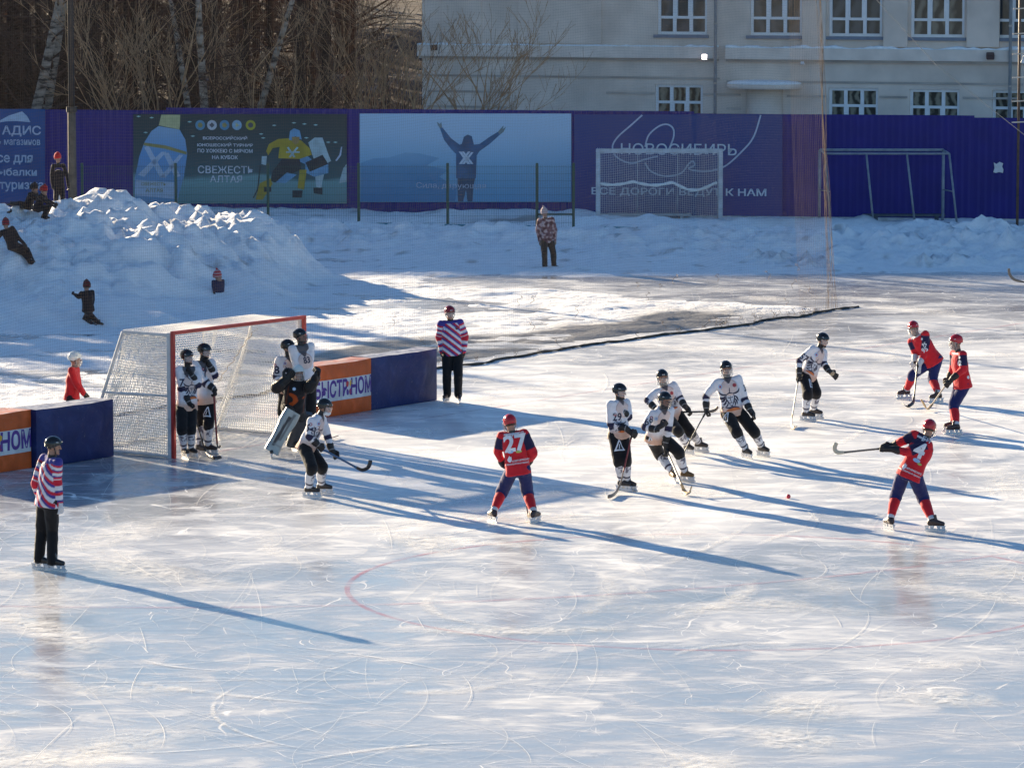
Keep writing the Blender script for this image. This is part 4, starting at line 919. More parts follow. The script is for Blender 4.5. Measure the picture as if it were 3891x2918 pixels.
# string course, grooves, pilasters
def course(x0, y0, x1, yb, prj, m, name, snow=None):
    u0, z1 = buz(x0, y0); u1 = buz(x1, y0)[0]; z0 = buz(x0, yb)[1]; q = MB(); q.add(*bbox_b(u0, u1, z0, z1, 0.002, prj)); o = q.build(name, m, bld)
    if snow:
        s_ = MB(); n_ = int((u1 - u0) / .12); rows = []
        for i in range(n_ + 1):
            u = u0 + (u1 - u0) * i / n_; h_ = max(0.006, snow * (0.5 + 0.8 * noise.noise(Vector((u * 1.1, yb, 3))) + .4 * noise.noise(Vector((u * 4, 1, 2)))))
            rows.append([bw(u, z1 + .002, .004), bw(u, z1 + .002, prj - .01), bw(u, z1 + h_ * .8, prj - .04), bw(u, z1 + h_, .05), bw(u, z1 + h_ * .7, .004)])
        s_.loft(rows); s_.build('snow_cap', SNOWCAP, o, smooth=True)
course(905, 97, 1553, 121, 0.22, STUC2, 'string_course', 0.10)
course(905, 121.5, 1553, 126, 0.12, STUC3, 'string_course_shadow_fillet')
course(1570, 104, 2230, 128, 0.24, STUC2, 'string_course', 0.16)
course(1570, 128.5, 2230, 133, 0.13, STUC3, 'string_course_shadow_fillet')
for (x0, x1, y) in ((905, 1555, 163), (925, 1095, 197), (925, 1095, 230), (1310, 1415, 201), (1700, 1785, 208), (1900, 1960, 210), (2080, 2200, 212), (1570, 2210, 176), (1520, 1600, 204), (1570, 1600, 235)):
    u0, z = buz(x0, y); u1 = buz(x1, y)[0]; q = MB(); q.add(*bbox_b(u0, u1, z - .035, z + .035, .002, .035)); q.build('rusticated_band', STUC3, bld)
for (x0, x1) in ((1120, 1300), (955, 1040)):
    u0, z1 = buz(x0, 40); u1 = buz(x1, 40)[0]; q = MB(); zc = buz(x0, 95)[1]; q.add(*bbox_b(u0, u1, zc + .02, TOP - .3, .002, .05)) ; q.build('wall_panel', STUC, bld)
for (x0, x1) in ((1735, 1785), (1910, 1962), (2090, 2160)):
    u0 = buz(x0, 60)[0]; u1 = buz(x1, 60)[0]; zc = buz(x0, 104)[1]; q = MB(); q.add(*bbox_b(u0, u1, zc + .03, TOP - .3, .002, .14)); q.build('pilaster', STUC, bld)
def pipe(x, name='drainpipe'):
    u = buz(x, 100)[0]; q = MB(); q.tube([bw(u, .3, .30), bw(u, TOP - .4, .30), bw(u, TOP, .5)], 0.055, 8); q.build(name, mat('pipe', (.30, .30, .31), var=.15), bld, smooth=True)
    for z in (1.5, 3.6, 5.6, 8): 
        q = MB(); q.tube([bw(u, z, .30), bw(u, z + .06, .30)], 0.066, 8); q.build('pipe_clip', STUC3, bld)
pipe(1550); pipe(2186)
# porch with a round snow-capped canopy
uc, zc = buz(1652, 182); rr_ = 1.25
q = MB(); rings = []
for z, r_ in ((zc - .15, rr_ * .95), (zc - .08, rr_), (zc, rr_)):
    rings.append([bw(uc, z) + BD_ * (r_ * 1.05 * math.cos(a)) + BN * (r_ * .8 * math.sin(a)) for a in np.linspace(0, math.pi, 24)])
q.loft(rings); cn = q.build('canopy', STUC2, bld, smooth=False)
q = MB(); rings = []
for z, k in ((0.003, .985), (.05, .97), (.09, .85), (.12, .5), (.125, .1)):
    rings.append([bw(uc, zc + z * 1.15) + BD_ * (rr_ * 1.05 * k * math.cos(a)) + BN * (.01 + rr_ * .8 * k * math.sin(a)) for a in np.linspace(0, math.pi, 24)])
q.loft(rings); q.build('snow_cap', SNOWCAP, cn, smooth=True)
q = MB(); rings = [[bw(uc, z) + BD_ * (.62 * math.cos(a)) + BN * (.55 * math.sin(a)) for a in np.linspace(0, math.pi, 20)] for z in (0, zc - .15)]
q.loft(rings); q.build('porch_wall', STUC, bld, smooth=True)
# small fittings
def fitting(name, x, y, m, size=.2):
    u, z = buz(x, y); q = MB(); q.box(bw(u, z, .33), (size, size * .8, size * .7), Matrix.Rotation(R(30), 3, 'X')); q.bar(bw(u, z - .05, .0), bw(u, z - .02, .30), .05); return q.build(name, m, bld, bevel=.015)
fitting('wall_lamp', 945, 103, mat('dull red brown', (.12, .07, .06))); fitting('wall_lamp', 2143, 121, mat('dull red brown', (.12, .07, .06)), .26); fitting('camera_box', 1738, 136, PVC, .12)
u, z = buz(1529, 122); q = MB(); q.box(bw(u, z, .42), (.17, .12, .20), Matrix.Rotation(R(20), 3, 'X')); q.bar(bw(u, z - .1, .0), bw(u, z - .02, .36), .05); fl = q.build('floodlight', WHITE_M, bld)
LAMP, nd_, ln_, p_ = newmat('glinting lamp glass'); p_.inputs['Emission Color'].default_value = (1, .86, .8, 1); p_.inputs['Emission Strength'].default_value = 6  # emission stands in for sun glinting on the floodlight glass
q = MB(); Mx = Matrix.Rotation(R(20), 3, 'X'); q.box(bw(u, z - .01, .495), (.14, .02, .17), Mx); q.build('lamp_glass', LAMP, fl)

# ================================================================== WOODED SLOPE BEHIND
hx = np.arange(-150, 150.1, 1.5); hy = np.arange(130.5, 300, 1.5); HXX, HYY = np.meshgrid(hx, hy)
def hill_h(X, Y): return 0.02 + 0.078 * np.maximum(0, Y - 146) + 0.5 * fbm(X, Y, 9, 4, 5) * sstep(140, 155, Y) - 0.0 * X
HZ = hill_h(HXX, HYY); i_ = np.arange(HZ.size).reshape(HZ.shape); Q = np.stack([i_[:-1, :-1], i_[:-1, 1:], i_[1:, 1:], i_[1:, :-1]], -1).reshape(-1, 4)
me = np_mesh('hillside', np.stack([HXX.ravel(), HYY.ravel(), HZ.ravel()], -1), Q)
m_, nd, ln, p = newmat('hillside litter and snow'); tc = nd.new('ShaderNodeTexCoord'); nz = nd.new('ShaderNodeTexNoise'); nz.inputs['Scale'].default_value = .5; nz.inputs['Detail'].default_value = 8; nz.inputs['Distortion'].default_value = .6
ln.new(tc.outputs['Object'], nz.inputs['Vector']); r = ramp(nd, [(.5, (.03, .014, .009)), (.66, (.05, .026, .018)), (.78, (.38, .38, .41))]); ln.new(nz.outputs['Fac'], r.inputs['Fac']); ln.new(r.outputs['Color'], p.inputs['Base Color']); p.inputs['Roughness'].default_value = .95
tag(link_mesh('hillside', me, m_, smooth=True), kind='structure')

# ------------------------------------------------------------------ trees
def grow(rs, p, d, L, r, depth, out, seg=5, droop=0.0, wig=0.18, spread=0.6, nb=(3, 5)):
    pts = [p.copy()]; q = p.copy(); dd = d.copy()
    for i in range(seg):
        dd = (dd + Vector((rs.gauss(0, wig), rs.gauss(0, wig), rs.gauss(0, wig * .6) - droop))).normalized(); q = q + dd * L / seg; pts.append(q.copy())
    out.append((depth, r, pts))
    if depth <= 0: return
    for k in range(rs.randint(*nb)):
        t = rs.uniform(0.3, 1.0); i = min(seg - 1, int(t * seg)); b = pts[i].lerp(pts[i + 1], t * seg - i if i < seg else 1)
        side = Vector((rs.gauss(0, 1), rs.gauss(0, 1), rs.gauss(0, .5))).normalized(); nd_ = (dd * (1 - spread) + side * spread + Vector((0, 0, .15))).normalized()
        grow(rs, b, nd_, L * rs.uniform(.35, .62), r * .5, depth - 1, out, 4, droop, wig, spread, nb)
def tree_meshes(out, min_r=0.004):
    by = {}
    for dp, r, pts in out: by.setdefault(round(max(min_r, r), 4), []).append(A3([tuple(p) for p in pts]))
    return by
def tree(name, label, cat, seed, loc, h, r, trunk_m, twig_m, group=None, lean=(0, 0), nprim=16, depth=2, droop=0.02, fork=None, low=.15):
    rs = random.Random(seed); t = thing(name, label, cat, loc, group); o = Vector(loc)
    pts = [o + Vector((lean[0] * q + 0.12 * math.sin(q * 5 + seed) * q, lean[1] * q, h * q)) for q in np.linspace(-0.03, 1, 12)]
    mb = MB(); mb.tube(pts, [r * (1.12 - 1.0 * q) + .012 for q in np.linspace(0, 1, 12)], 10); mb.build('trunk', trunk_m, t, smooth=True)
    out = []
    for k in range(nprim):
        q = rs.uniform(low, .97); i = int(q * 11); b = pts[i].lerp(pts[min(i + 1, 11)], q * 11 - i); a = rs.uniform(0, 6.28)
        grow(rs, b, Vector((math.cos(a), math.sin(a), rs.uniform(.25, .9))).normalized(), h * rs.uniform(.16, .30) * (1.15 - q * .6), r * .30 * (1.15 - q), depth, out, 5, droop)
    big = [x for x in out if x[0] == depth]; mb = MB()
    V = []
    for dp, r_, pp in big: mb.tube(pp, [max(.008, r_ * (1 - .7 * i / 5)) for i in range(len(pp))], 5)
    small = [A3([tuple(p) for p in pp]) for dp, r_, pp in out if dp < depth]
    ms = [mb.mesh('b')] + ([strands(small, 0.006)] if small else [])
    link_mesh('crown', join_meshes('crown', ms), twig_m, t); return t
def birch_bark():
    m, nd, ln, p = newmat('birch bark'); tc = nd.new('ShaderNodeTexCoord'); mp = nd.new('ShaderNodeMapping'); mp.inputs['Scale'].default_value = (1.5, 1.5, 5)
    nz = nd.new('ShaderNodeTexNoise'); nz.inputs['Scale'].default_value = 1.6; nz.inputs['Detail'].default_value = 6; ln.new(tc.outputs['Object'], mp.inputs[0]); ln.new(mp.outputs[0], nz.inputs['Vector'])
    r = ramp(nd, [(.38, (.05, .035, .028)), (.52, (.33, .25, .19)), (.7, (.48, .38, .30))]); ln.new(nz.outputs['Fac'], r.inputs['Fac']); ln.new(r.outputs['Color'], p.inputs['Base Color']); p.inputs['Roughness'].default_value = .9; return m
BIRCH = birch_bark(); TWIG = mat('brown twigs', (.075, .034, .02), rough=.85, var=.3); TWIGL = mat('willow twigs in sunlit tan', (.44, .25, .13), rough=.8, var=.3); DARKT = mat('dark bark', (.040, .019, .013), rough=.95, var=.4, scale=3, bump=.6)  # willow tan is brightened: sunlight put into the twig colour
GB = 'birches behind the fence'
for k, (x, y0, Y, h, r, ln_x, lab) in enumerate(((28, 236, 134.5, 11, .20, 1.2, 'leaning pale birch behind the shop banner, left trunk of a close pair'), (62, 236, 135.5, 11.5, .19, 1.0, 'pale birch behind the shop banner, right trunk of a close pair'), (455, 237, 133, 12, .15, -.3, 'slender birch behind the lettering of the tournament banner'), (505, 237, 133.5, 11, .13, 1.4, 'birch leaning right behind the players of the tournament banner'), (437, 237, 140, 10, .12, -.8, 'thin distant birch just left of the slender birch'))):
    p = at_Y(x * S22, y0 * S22, Y); h_g = 0.05
    tree('birch_tree', lab, 'tree', 20 + k, (p.x, Y, h_g), h, r, BIRCH, TWIG, GB, lean=(ln_x * 2.2, 0.5), nprim=26, depth=2, droop=.03)
def bush(label, seed, x22, Y, n, hmax, spread, m, leanx=0.0):
    p = at_Y(x22 * S22, 237 * S22, Y); rs = random.Random(seed); t = thing('willow_shrub', label, 'shrub', (p.x, Y, .05), 'bare shrubs behind the fence'); o = Vector((p.x, Y, .05))
    st = MB(); out = []
    for k in range(n):
        a = rs.uniform(0, 6.28); d = Vector((math.cos(a) * spread + leanx, math.sin(a) * spread * .7, 1)).normalized(); L = hmax * rs.uniform(.65, 1.1); b = o + Vector((rs.gauss(0, .25), rs.gauss(0, .25), 0))
        o2 = []; grow(rs, b, d, L, rs.uniform(.028, .052), 3, o2, 7, -.012, .09, .42, (3, 5)); out += o2
    for dp, r_, pp in out:
        if dp >= 2: st.tube(pp, [max(.007, r_ * (1 - .75 * i / (len(pp) - 1))) for i in range(len(pp))], 5)
    st.build('stem', m, t, smooth=True)
    link_mesh('twig', strands([A3([tuple(q) for q in pp]) for dp, r_, pp in out if dp < 2], .0065), m, t)
bush('wide fan of bare tan stems behind the fence between mast and bottle banner', 3, 330, 134.2, 12, 5.8, .70, TWIGL)
bush('bare tan shrub behind the two players of the tournament banner', 5, 545, 133.2, 7, 4.8, .55, TWIGL, .25)
bush('low bare shrub behind the gap between tournament and sky banners', 8, 700, 133.0, 5, 4.0, .5, TWIG)
bush('upright bare tan shrub behind the left part of the sky banner', 11, 845, 132.4, 8, 5.2, .4, TWIGL, .05)
bush('bare tan shrub leaning right across the corner of the building', 14, 930, 132.8, 6, 5.0, .45, TWIGL, .32)
bush('small bare shrub at the foot of the building wall', 17, 1060, 132.4, 4, 3.9, .5, TWIGL, .3)
# forest on the slope: six grown trees, the rest are copies
protos = []
for k in range(6):
    protos.append(tree('forest_tree', 'bare dark forest tree on the slope behind the fence', 'tree', 60 + k, (0, 0, 0), 10 + k * .8, .13 + .02 * k, DARKT, TWIG, 'bare trees on the wooded slope', nprim=22, depth=2, low=.10))
rs = random.Random(99); spots = []
for k in range(150):
    Y = 143 + 75 * rs.random() ** 1.3; xl = -3 - (Y - 143) * .10; X = rs.uniform(-24 - (Y - 140) * .22, xl)
    if X > -2: continue
    spots.append((X, Y))
for k, (X, Y) in enumerate(spots):
    t = protos[k] if k < 6 else copy_tree(protos[k % 6])
    z = float(hill_h(np.array([X]), np.array([Y]))[0]); t.location = (X, Y, z - .1); t.rotation_euler = (0, 0, rs.uniform(0, 6.28)); s_ = rs.uniform(.75, 1.15); t.scale = (s_, s_, s_)
und = []
for k in range(7000):
    Y = 137 + 85 * rs.random() ** 1.4; X = rs.uniform(-26 - (Y - 140) * .2, -3.2 - (Y - 143) * .06 if Y > 141 else -3.0); z = float(0.02 + .078 * max(0, Y - 146)); L = rs.uniform(.8, 3.2); a = rs.uniform(0, 6.28); l_ = rs.uniform(.1, .6)
    und.append(A3([(X + math.cos(a) * l_ * L * t, Y + math.sin(a) * l_ * L * t, z - .1 + L * t * (1 - .15 * t)) for t in (0, .35, .7, 1)]))
tag(link_mesh('undergrowth', strands(und, .011), mat('brown undergrowth', (.055, .023, .014), var=.5, scale=1), None), kind='stuff')

# ------------------------------------------------------------------ unseen block of flats, added off to the left to shade the far bank
fb = thing('shade_block', 'unseen pale block of flats added beyond the wood to shade the far bank', 'building', (-43, 165, 0))
mb = MB(); mb.box((-43, 171, 9.0), (42, 12, 18.0)); mb.build('wall', STUC, fb)
mb = MB(); mb.box((-43, 171, 18.13), (42.6, 12.6, .25)); mb.build('roof', STUC3, fb)
mb = MB()
for i in range(13):
    for j in range(6): mb.box((-62 + i * 3.1, 164.97, 2.0 + j * 2.85), (1.5, .08, 1.5))
mb.build('window', GL1, fb)

# spruces left of the picture whose tops throw the jagged shade over the foot of the mound
NEEDLE = mat('spruce needles', (.02, .04, .02), rough=.9, var=.4, scale=2)
def spruce(label, x, y, h, seed):
    rs = random.Random(seed); t = thing('spruce_tree', label, 'tree', (x, y, 0), 'spruces outside the left of the picture'); mb = MB(); mb.tube([(x, y, -.1), (x, y, h * .97)], [.16, .02], 8); mb.build('trunk', DARKT, t)
    mb = MB(); z = .7
    while z < h:
        R_ = (h - z) * .36 + .15
        for k in range(11):
            a = rs.uniform(0, 6.28); L = R_ * rs.uniform(.7, 1.12); d = Vector((math.cos(a), math.sin(a), 0)); s_ = Vector((-d.y, d.x, 0)); w = .10 + L * .16; b = Vector((x, y, z)); m_ = b + d * L * .55 - Vector((0, 0, .10 * L)); e = b + d * L - Vector((0, 0, .28 * L))
            mb.add([b, m_ + s_ * w + Vector((0, 0, -.10)), e, m_ - s_ * w + Vector((0, 0, -.10)), m_ + Vector((0, 0, .05))], [(0, 1, 4), (1, 2, 4), (2, 3, 4), (3, 0, 4)])
        z += .26
    mb.build('crown', NEEDLE, t)
rs = random.Random(5)
for k in range(36):
    spruce('dark spruce tree beyond the left edge of the picture, shading the snow mound', -39.5 + .40 * k + rs.uniform(-.4, .4), 111.0 + .26 * k + rs.uniform(-2, 2), rs.uniform(9.2, 11.6), 300 + k)
# ================================================================== PEOPLE
SKIN = (0.36, 0.20, 0.145); UNDER = (0.02, 0.02, 0.024)
BODY_M = attr_mat('skin and underlayer', rough=0.55, bump=0.05, spec=0.4)
CLOTH_M = attr_mat('printed sports cloth', rough=0.8, bump=0.25, bscale=60, sheen=0.15, spec=0.2)
LEATHER_M = attr_mat('boot leather', rough=0.4, bump=0.2, bscale=70, spec=0.5)
GLOVE_M = attr_mat('glove leather', rough=0.55, bump=0.25, bscale=80, spec=0.4)
BLADE_M = mat('skate steel', (0.62, 0.63, 0.66), rough=0.22, var=0.08, metal=0.7)
HOLDER_M = mat('skate holder plastic', (0.60, 0.60, 0.62), rough=0.4, var=0.1)
def glossy(name, col, rough=0.2):
    m = mat(name, col, rough=rough, var=0.1, scale=9, spec=0.45, coat=0.15); return m
HELM = {'black': glossy('black helmet shell', (0.012, 0.011, 0.012)), 'red': glossy('red helmet shell', (0.42, 0.012, 0.022)), 'white': glossy('white helmet shell', (0.66, 0.68, 0.64), 0.25), 'darkred': glossy('dark red helmet shell', (0.22, 0.012, 0.02))}
CAGE_M = mat('cage wire', (0.50, 0.50, 0.50), rough=0.35, metal=0.5); CAGE_D = mat('dark cage wire', (0.10, 0.10, 0.11), rough=0.35, metal=0.4)
STRAP_M = mat('dark strap', (0.02, 0.02, 0.022)); CHINW = mat('white chin guard', (0.70, 0.70, 0.72), rough=.4)
def visor_material():
    m, nd, ln, p = newmat('clear visor'); p.inputs['Base Color'].default_value = (.75, .78, .8, 1); p.inputs['Alpha'].default_value = 0.22; p.inputs['Roughness'].default_value = 0.08; return m
VISOR = visor_material()

def orth(l, s): l = l - s * l.dot(s); return l.normalized()
def capsule(mb, a, ra, b, rb, n=12, flat=None):
    """tapered round-ended limb, a closed shape"""
    a = Vector(a); b = Vector(b); d = b - a; L = max(d.length, 1e-4); d = d / L
    x = d.orthogonal().normalized(); y = d.cross(x); rings = []
    for q in (-.98, -.8, -.5, 0): rings.append((a + d * ra * q, ra * math.sqrt(max(0.002, 1 - q * q))))
    for q in (.33, .66): rings.append((a + d * L * q, ra + (rb - ra) * q))
    for q in (0, .5, .8, .98): rings.append((b + d * rb * q, rb * math.sqrt(max(0.002, 1 - q * q))))
    mb.loft([[c + (x * math.cos(2 * math.pi * k / n) + y * math.sin(2 * math.pi * k / n)) * r for k in range(n)] for c, r in rings])
def ering(c, l, f, rx, ry, n=22, p=2.3):
    out = []
    for k in range(n):
        a = 2 * math.pi * k / n; ca, sa = math.cos(a), math.sin(a)
        out.append(c + l * (rx * math.copysign(abs(ca) ** (2 / p), ca)) + f * (ry * math.copysign(abs(sa) ** (2 / p), sa)))
    return out
def fuse(mb, voxel, it=5, name='m', folds=0.0, fseed=0, fscale=9.0):
    """melt overlapping closed shapes into one continuous surface"""
    me = mb.mesh(name); o = bpy.data.objects.new('tmp', me); COL.objects.link(o)
    r = o.modifiers.new('r', 'REMESH'); r.mode = 'VOXEL'; r.voxel_size = voxel
    s = o.modifiers.new('s', 'SMOOTH'); s.factor = 0.5; s.iterations = it
    dg = bpy.context.evaluated_depsgraph_get(); out = bpy.data.meshes.new_from_object(o.evaluated_get(dg)); out.name = name
    bpy.data.objects.remove(o); bpy.data.meshes.remove(me)
    if folds:
        n = len(out.vertices); co = np.empty(n * 3, np.float32); out.vertices.foreach_get('co', co); no = np.empty(n * 3, np.float32); out.vertices.foreach_get('normal', no)
        co = co.reshape(-1, 3); no = no.reshape(-1, 3)
        d = np.array([noise.noise(Vector((p[0] * fscale + fseed, p[1] * fscale, p[2] * fscale * .62))) + .5 * noise.noise(Vector((p[0] * fscale * 2.3, p[1] * fscale * 2.3 + fseed, p[2] * fscale * 1.5))) for p in co.tolist()], np.float32)
        co += no * (d * folds)[:, None]; out.vertices.foreach_set('co', co.ravel()); out.update()
    out.shade_smooth() if hasattr(out, 'shade_smooth') else None
    return out
def verts_np(me):
    co = np.empty(len(me.vertices) * 3, np.float32); me.vertices.foreach_get('co', co); return co.reshape(-1, 3).astype(float)
def seg_dist(P, a, b):
    a = np.array(a); b = np.array(b); d = b - a; t = np.clip(((P - a) @ d) / (d @ d + 1e-9), 0, 1)
    return np.linalg.norm(P - (a + t[:, None] * d), axis=1), t
def blend(C, m, col): return C * (1 - m[:, None]) + np.array(col) * m[:, None]
def inb(x, a, b, s=0.004): return np.clip((x - a) / s + .5, 0, 1) * np.clip((b - x) / s + .5, 0, 1)

NAVY = (0.022, 0.020, 0.055)
def jersey_white(A):
    C = np.full((A['n'], 3), (0.70, 0.69, 0.74)); u, v, w, arm, t = A['u'], A['v'], A['w'], A['arm'], A['t']; tor = 1 - arm
    peach = (0.66, 0.40, 0.29)
    C = blend(C, tor * np.clip((.20 - v) / .22, 0, 1) * .95, peach)
    C = blend(C, tor * (w > 0.02) * inb(np.sqrt((u / .135) ** 2 + ((v - .72) / .26) ** 2), -9, 1, .12) * .62, (0.70, .46, .36))
    C = blend(C, tor * (w > 0.02) * inb(np.sqrt((u / .135) ** 2 + ((v - .72) / .26) ** 2), .97, 1.06, .05) * .6 * (v > .7), (0.35, .16, .12))
    for a, b in ((.50, .56), (.62, .68), (.87, .895), (.93, .955)): C = blend(C, arm * inb(t, a, b, .012), NAVY)
    C = blend(C, tor * (w > 0) * inb(np.abs(u) - (v - .86) * .40, -1, .012, .008) * (v > .86) * .9, (.03, .03, .045))
    return C
def jersey_red(A):
    C = np.full((A['n'], 3), (0.60, 0.018, 0.030)); u, v, w, arm, t = A['u'], A['v'], A['w'], A['arm'], A['t']; tor = 1 - arm; nv = (0.018, .016, .06)
    C = blend(C, arm * inb(t, .02, .42, .02), nv); C = blend(C, tor * inb(np.abs(u), .115, 9, .03) * inb(v, .70, 9, .04) * (w > -.01), nv)
    if A.get('yoke'): C = blend(C, tor * inb(v + .5 * u * A['yoke'], .80, 9, .03) * (w < .05), nv)
    C = blend(C, tor * inb(v, .985, 1.03, .01), (.7, .7, .75)); C = blend(C, arm * inb(t, .965, 1.2, .01), (.16, .01, .015)); return C
def jersey_ref(A):
    C = np.full((A['n'], 3), (0.68, 0.68, 0.74)); u, v, w, arm, t = A['u'], A['v'], A['w'], A['arm'], A['t']; tor = 1 - arm
    L = A['L']; s = (v * L * .82 + u * .72 * np.where(w > -0.0, 1, -1) * A.get('flip', 1)) / .118 % 1.0; blue = (.05, .045, .26); red = (.56, .02, .045)
    C = blend(C, tor * inb(s, .40, .70, .05), blue); C = blend(C, tor * inb(s, .68, .995, .05), red)
    s2 = (t * .62 / .118 + .45) % 1.0
    C = blend(C, arm * inb(s2, .42, .66, .05), blue); C = blend(C, arm * inb(s2, .64, .95, .05), red)
    C = blend(C, arm * inb(t, .50, .62, .02), red); C = blend(C, tor * inb(v, .965, 9, .02), blue)
    return C
def jersey_goalie(A):
    C = np.full((A['n'], 3), (0.014, 0.013, 0.016)); u, v, w, arm, t = A['u'], A['v'], A['w'], A['arm'], A['t']; tor = 1 - arm
    X = A['P']; nz = np.array([noise.noise(Vector((p[0] * 9, p[1] * 9, p[2] * 9))) for p in X.tolist()])
    C = blend(C, tor * (w > .02) * inb(np.abs(v - .36) + nz * .30, -1, .13, .03) * inb(np.abs(u - .01) + nz * .10, -1, .085, .02), (.42, .07, .01))
    C = blend(C, arm * inb(t, .66, .76, .02), (.5, .10, .015)); C = blend(C, arm * inb(t, .79, .84, .02), (.6, .6, .62)); C = blend(C, tor * inb(np.abs(u), .15, .17, .01) * .3, (.3, .06, .012)); return C
def plain(col, speck=None):
    def f(A):
        C = np.full((A['n'], 3), col)
        if speck:
            nz = np.array([noise.noise(Vector((p[0] * 14, p[1] * 14, p[2] * 14))) for p in A['P'].tolist()]); C = blend(C, np.clip(nz * 5 - .4, 0, 1), speck[0]); C = blend(C, np.clip(-nz * 5 - .7, 0, 1), speck[1])
        return C
    return f
STY = {
    'white': dict(jersey=jersey_white, pants=(0.011, 0.010, 0.012), sock=(0.68, 0.68, 0.73), boot=(0.03, 0.022, 0.022), glove=(0.014, 0.013, 0.015), helmet='black', neck=UNDER),
    'red': dict(jersey=jersey_red, pants=(0.012, 0.018, 0.105), sock=(0.58, 0.016, 0.028), boot=(0.045, 0.022, 0.02), glove=(0.02, 0.015, 0.016), helmet='red', neck=(.03, .028, .03)),
    'ref': dict(jersey=jersey_ref, pants=(0.011, 0.010, 0.012), sock=None, boot=(0.02, 0.018, 0.02), glove=(0.014, 0.013, 0.015), helmet='black', neck=UNDER),
    'goalie': dict(jersey=jersey_goalie, pants=(0.011, 0.010, 0.012), sock=(0.6, 0.6, 0.62), boot=(0.03, 0.03, 0.03), glove=(0.010, 0.009, 0.010), helmet='white', neck=UNDER),
    'kid': dict(jersey=plain((0.012, 0.011, 0.016)), pants=(0.011, 0.010, 0.014), sock=None, boot=(0.02, 0.018, 0.018), glove=(0.02, 0.018, 0.018), helmet=None, neck=(.02, .02, .025)),
}
PEOPLE = {}
def person(key, label, T, style, h, yaw, J, hyaw=None, group=None, skates=True, dy=0.0, Y=None, fy=(None, None), sg=None, helmet=None, mask='cage', gl=None, legs=True, jersey=None, sock=None, boot=None, yoke=0, flip=1, pants=None, hat=None, knee_hem=0.14, pad=None, seed=0, armfix=None, curl=None, tl=0.292, headk=1.0, bulk=1.0, ysh=0.0, spx=None):
    st = STY[style]; k = h / 1.80; sg = sg or {}; ox, oy, sc = T
    def px(n): x, y = J[n]; return ox + x / sc, oy + y / sc
    fv = Vector((math.sin(R(yaw)), -math.cos(R(yaw)), 0)); lv = Vector((math.cos(R(yaw)), math.sin(R(yaw)), 0))
    hyaw = yaw if hyaw is None else hyaw; hf = Vector((math.sin(R(hyaw)), -math.cos(R(hyaw)), 0))
    za = 0.155 * k + 0.012 if skates else 0.10 * k
    if Y == 'snow':
        qx = (J['ran'][0] + J['lan'][0]) / 2; qy = max(J['ran'][1], J['lan'][1]); Y = (on_snow(ox + qx / sc, oy + qy / sc + 4) if spx is None else on_snow(*spx)).y + ysh
    P = {}
    for s in 'rl':
        if s + 'an' in J: P[s + 'an'] = at_Z(*px(s + 'an'), za) if Y is None else at_Y(*px(s + 'an'), Y)
    Yb = (sum(P[s + 'an'].y for s in 'rl') / 2 if Y is None else Y) + dy
    P['pel'] = at_Y(*px('pel'), Yb); Lt = tl * h
    def solve(prev, n, L, s):
        p = at_Y(*px(n), prev.y); d = (p - prev).length
        if d < L and s: p = at_Y(*px(n), prev.y + s * math.sqrt(L * L - d * d))
        return p
    fs = 1 if fv.y > 0 else -1
    P['nk'] = solve(P['pel'], 'nk', Lt, sg.get('nk', fs * min(.75, abs(fv.y) ** .5)))
    spine = (P['nk'] - P['pel']).normalized(); l = orth(lv, spine); f = spine.cross(l) * -1
    if f.dot(fv) < 0: f = -f
    P['hd'] = at_Y(*px('hd'), P['nk'].y + hf.y * 0.03)
    for s, m in (('l', 1), ('r', -1)):
        P[s + 'sh'] = P['nk'] - spine * 0.038 * h + l * (m * 0.100 * h * bulk)
        if s + 'sh' in J: P[s + 'sh'] = at_Y(*px(s + 'sh'), P[s + 'sh'].y)
        P[s + 'hp'] = P['pel'] + l * (m * 0.052 * h) - spine * 0.02 * h
        P[s + 'el'] = solve(P[s + 'sh'], s + 'el', .172 * h, sg.get(s + 'el', 0.3))
        P[s + 'wr'] = solve(P[s + 'el'], s + 'wr', .145 * h, sg.get(s + 'wr', -0.6))
        if s + 'kn' in J:
            best = None; hp, an = P[s + 'hp'], P[s + 'an']
            for q in np.linspace(-.55, .55, 111):
                kp = at_Y(*px(s + 'kn'), (hp.y + an.y) / 2 + q); e = abs((kp - hp).length - .245 * h) + abs((kp - an).length - .235 * h)
                e -= 0.25 * max(-.3, min(.3, (kp - (hp + an) / 2).dot(fv)))
                if best is None or e < best[0]: best = (e, kp)
            P[s + 'kn'] = best[1]
        yw = fy[0 if s == 'r' else 1]; yw = yaw if yw is None else yw
        P[s + 'fd'] = Vector((math.sin(R(yw)), -math.cos(R(yw)), 0))
    root = Vector((P['pel'].x, P['pel'].y, 0 if Y is None else snow_z(P['pel'].x, P['pel'].y)))
    t = thing('person', label, 'person', root, group)
    # ---- head frame
    hup = ((P['hd'] - P['nk']).normalized() * .6 + Vector((0, 0, 1)) * .4).normalized(); hl = hf.cross(hup) * 1.0
    hl = hup.cross(hf) * -1; hl = hf.cross(hup).normalized(); hfr = hup.cross(hl).normalized()
    if hfr.dot(hf) < 0: hfr = -hfr
    hk = (0.93 + 0.07 * k) * headk if h > 1.45 else 0.92 * headk
    HC = P['hd']
    def hp_(x, y, z): return HC + hl * (x * hk) + hfr * (y * hk) + hup * (z * hk)
    HM = Matrix((hl, hfr, hup)).transposed()
    # ---- body
    mb = MB()
    mb.ball(hp_(0, 0, .022), (.077 * hk, .097 * hk, .103 * hk), HM, 18, 12); mb.ball(hp_(0, .030, -.062), (.056 * hk, .062 * hk, .060 * hk), HM, 14, 10)
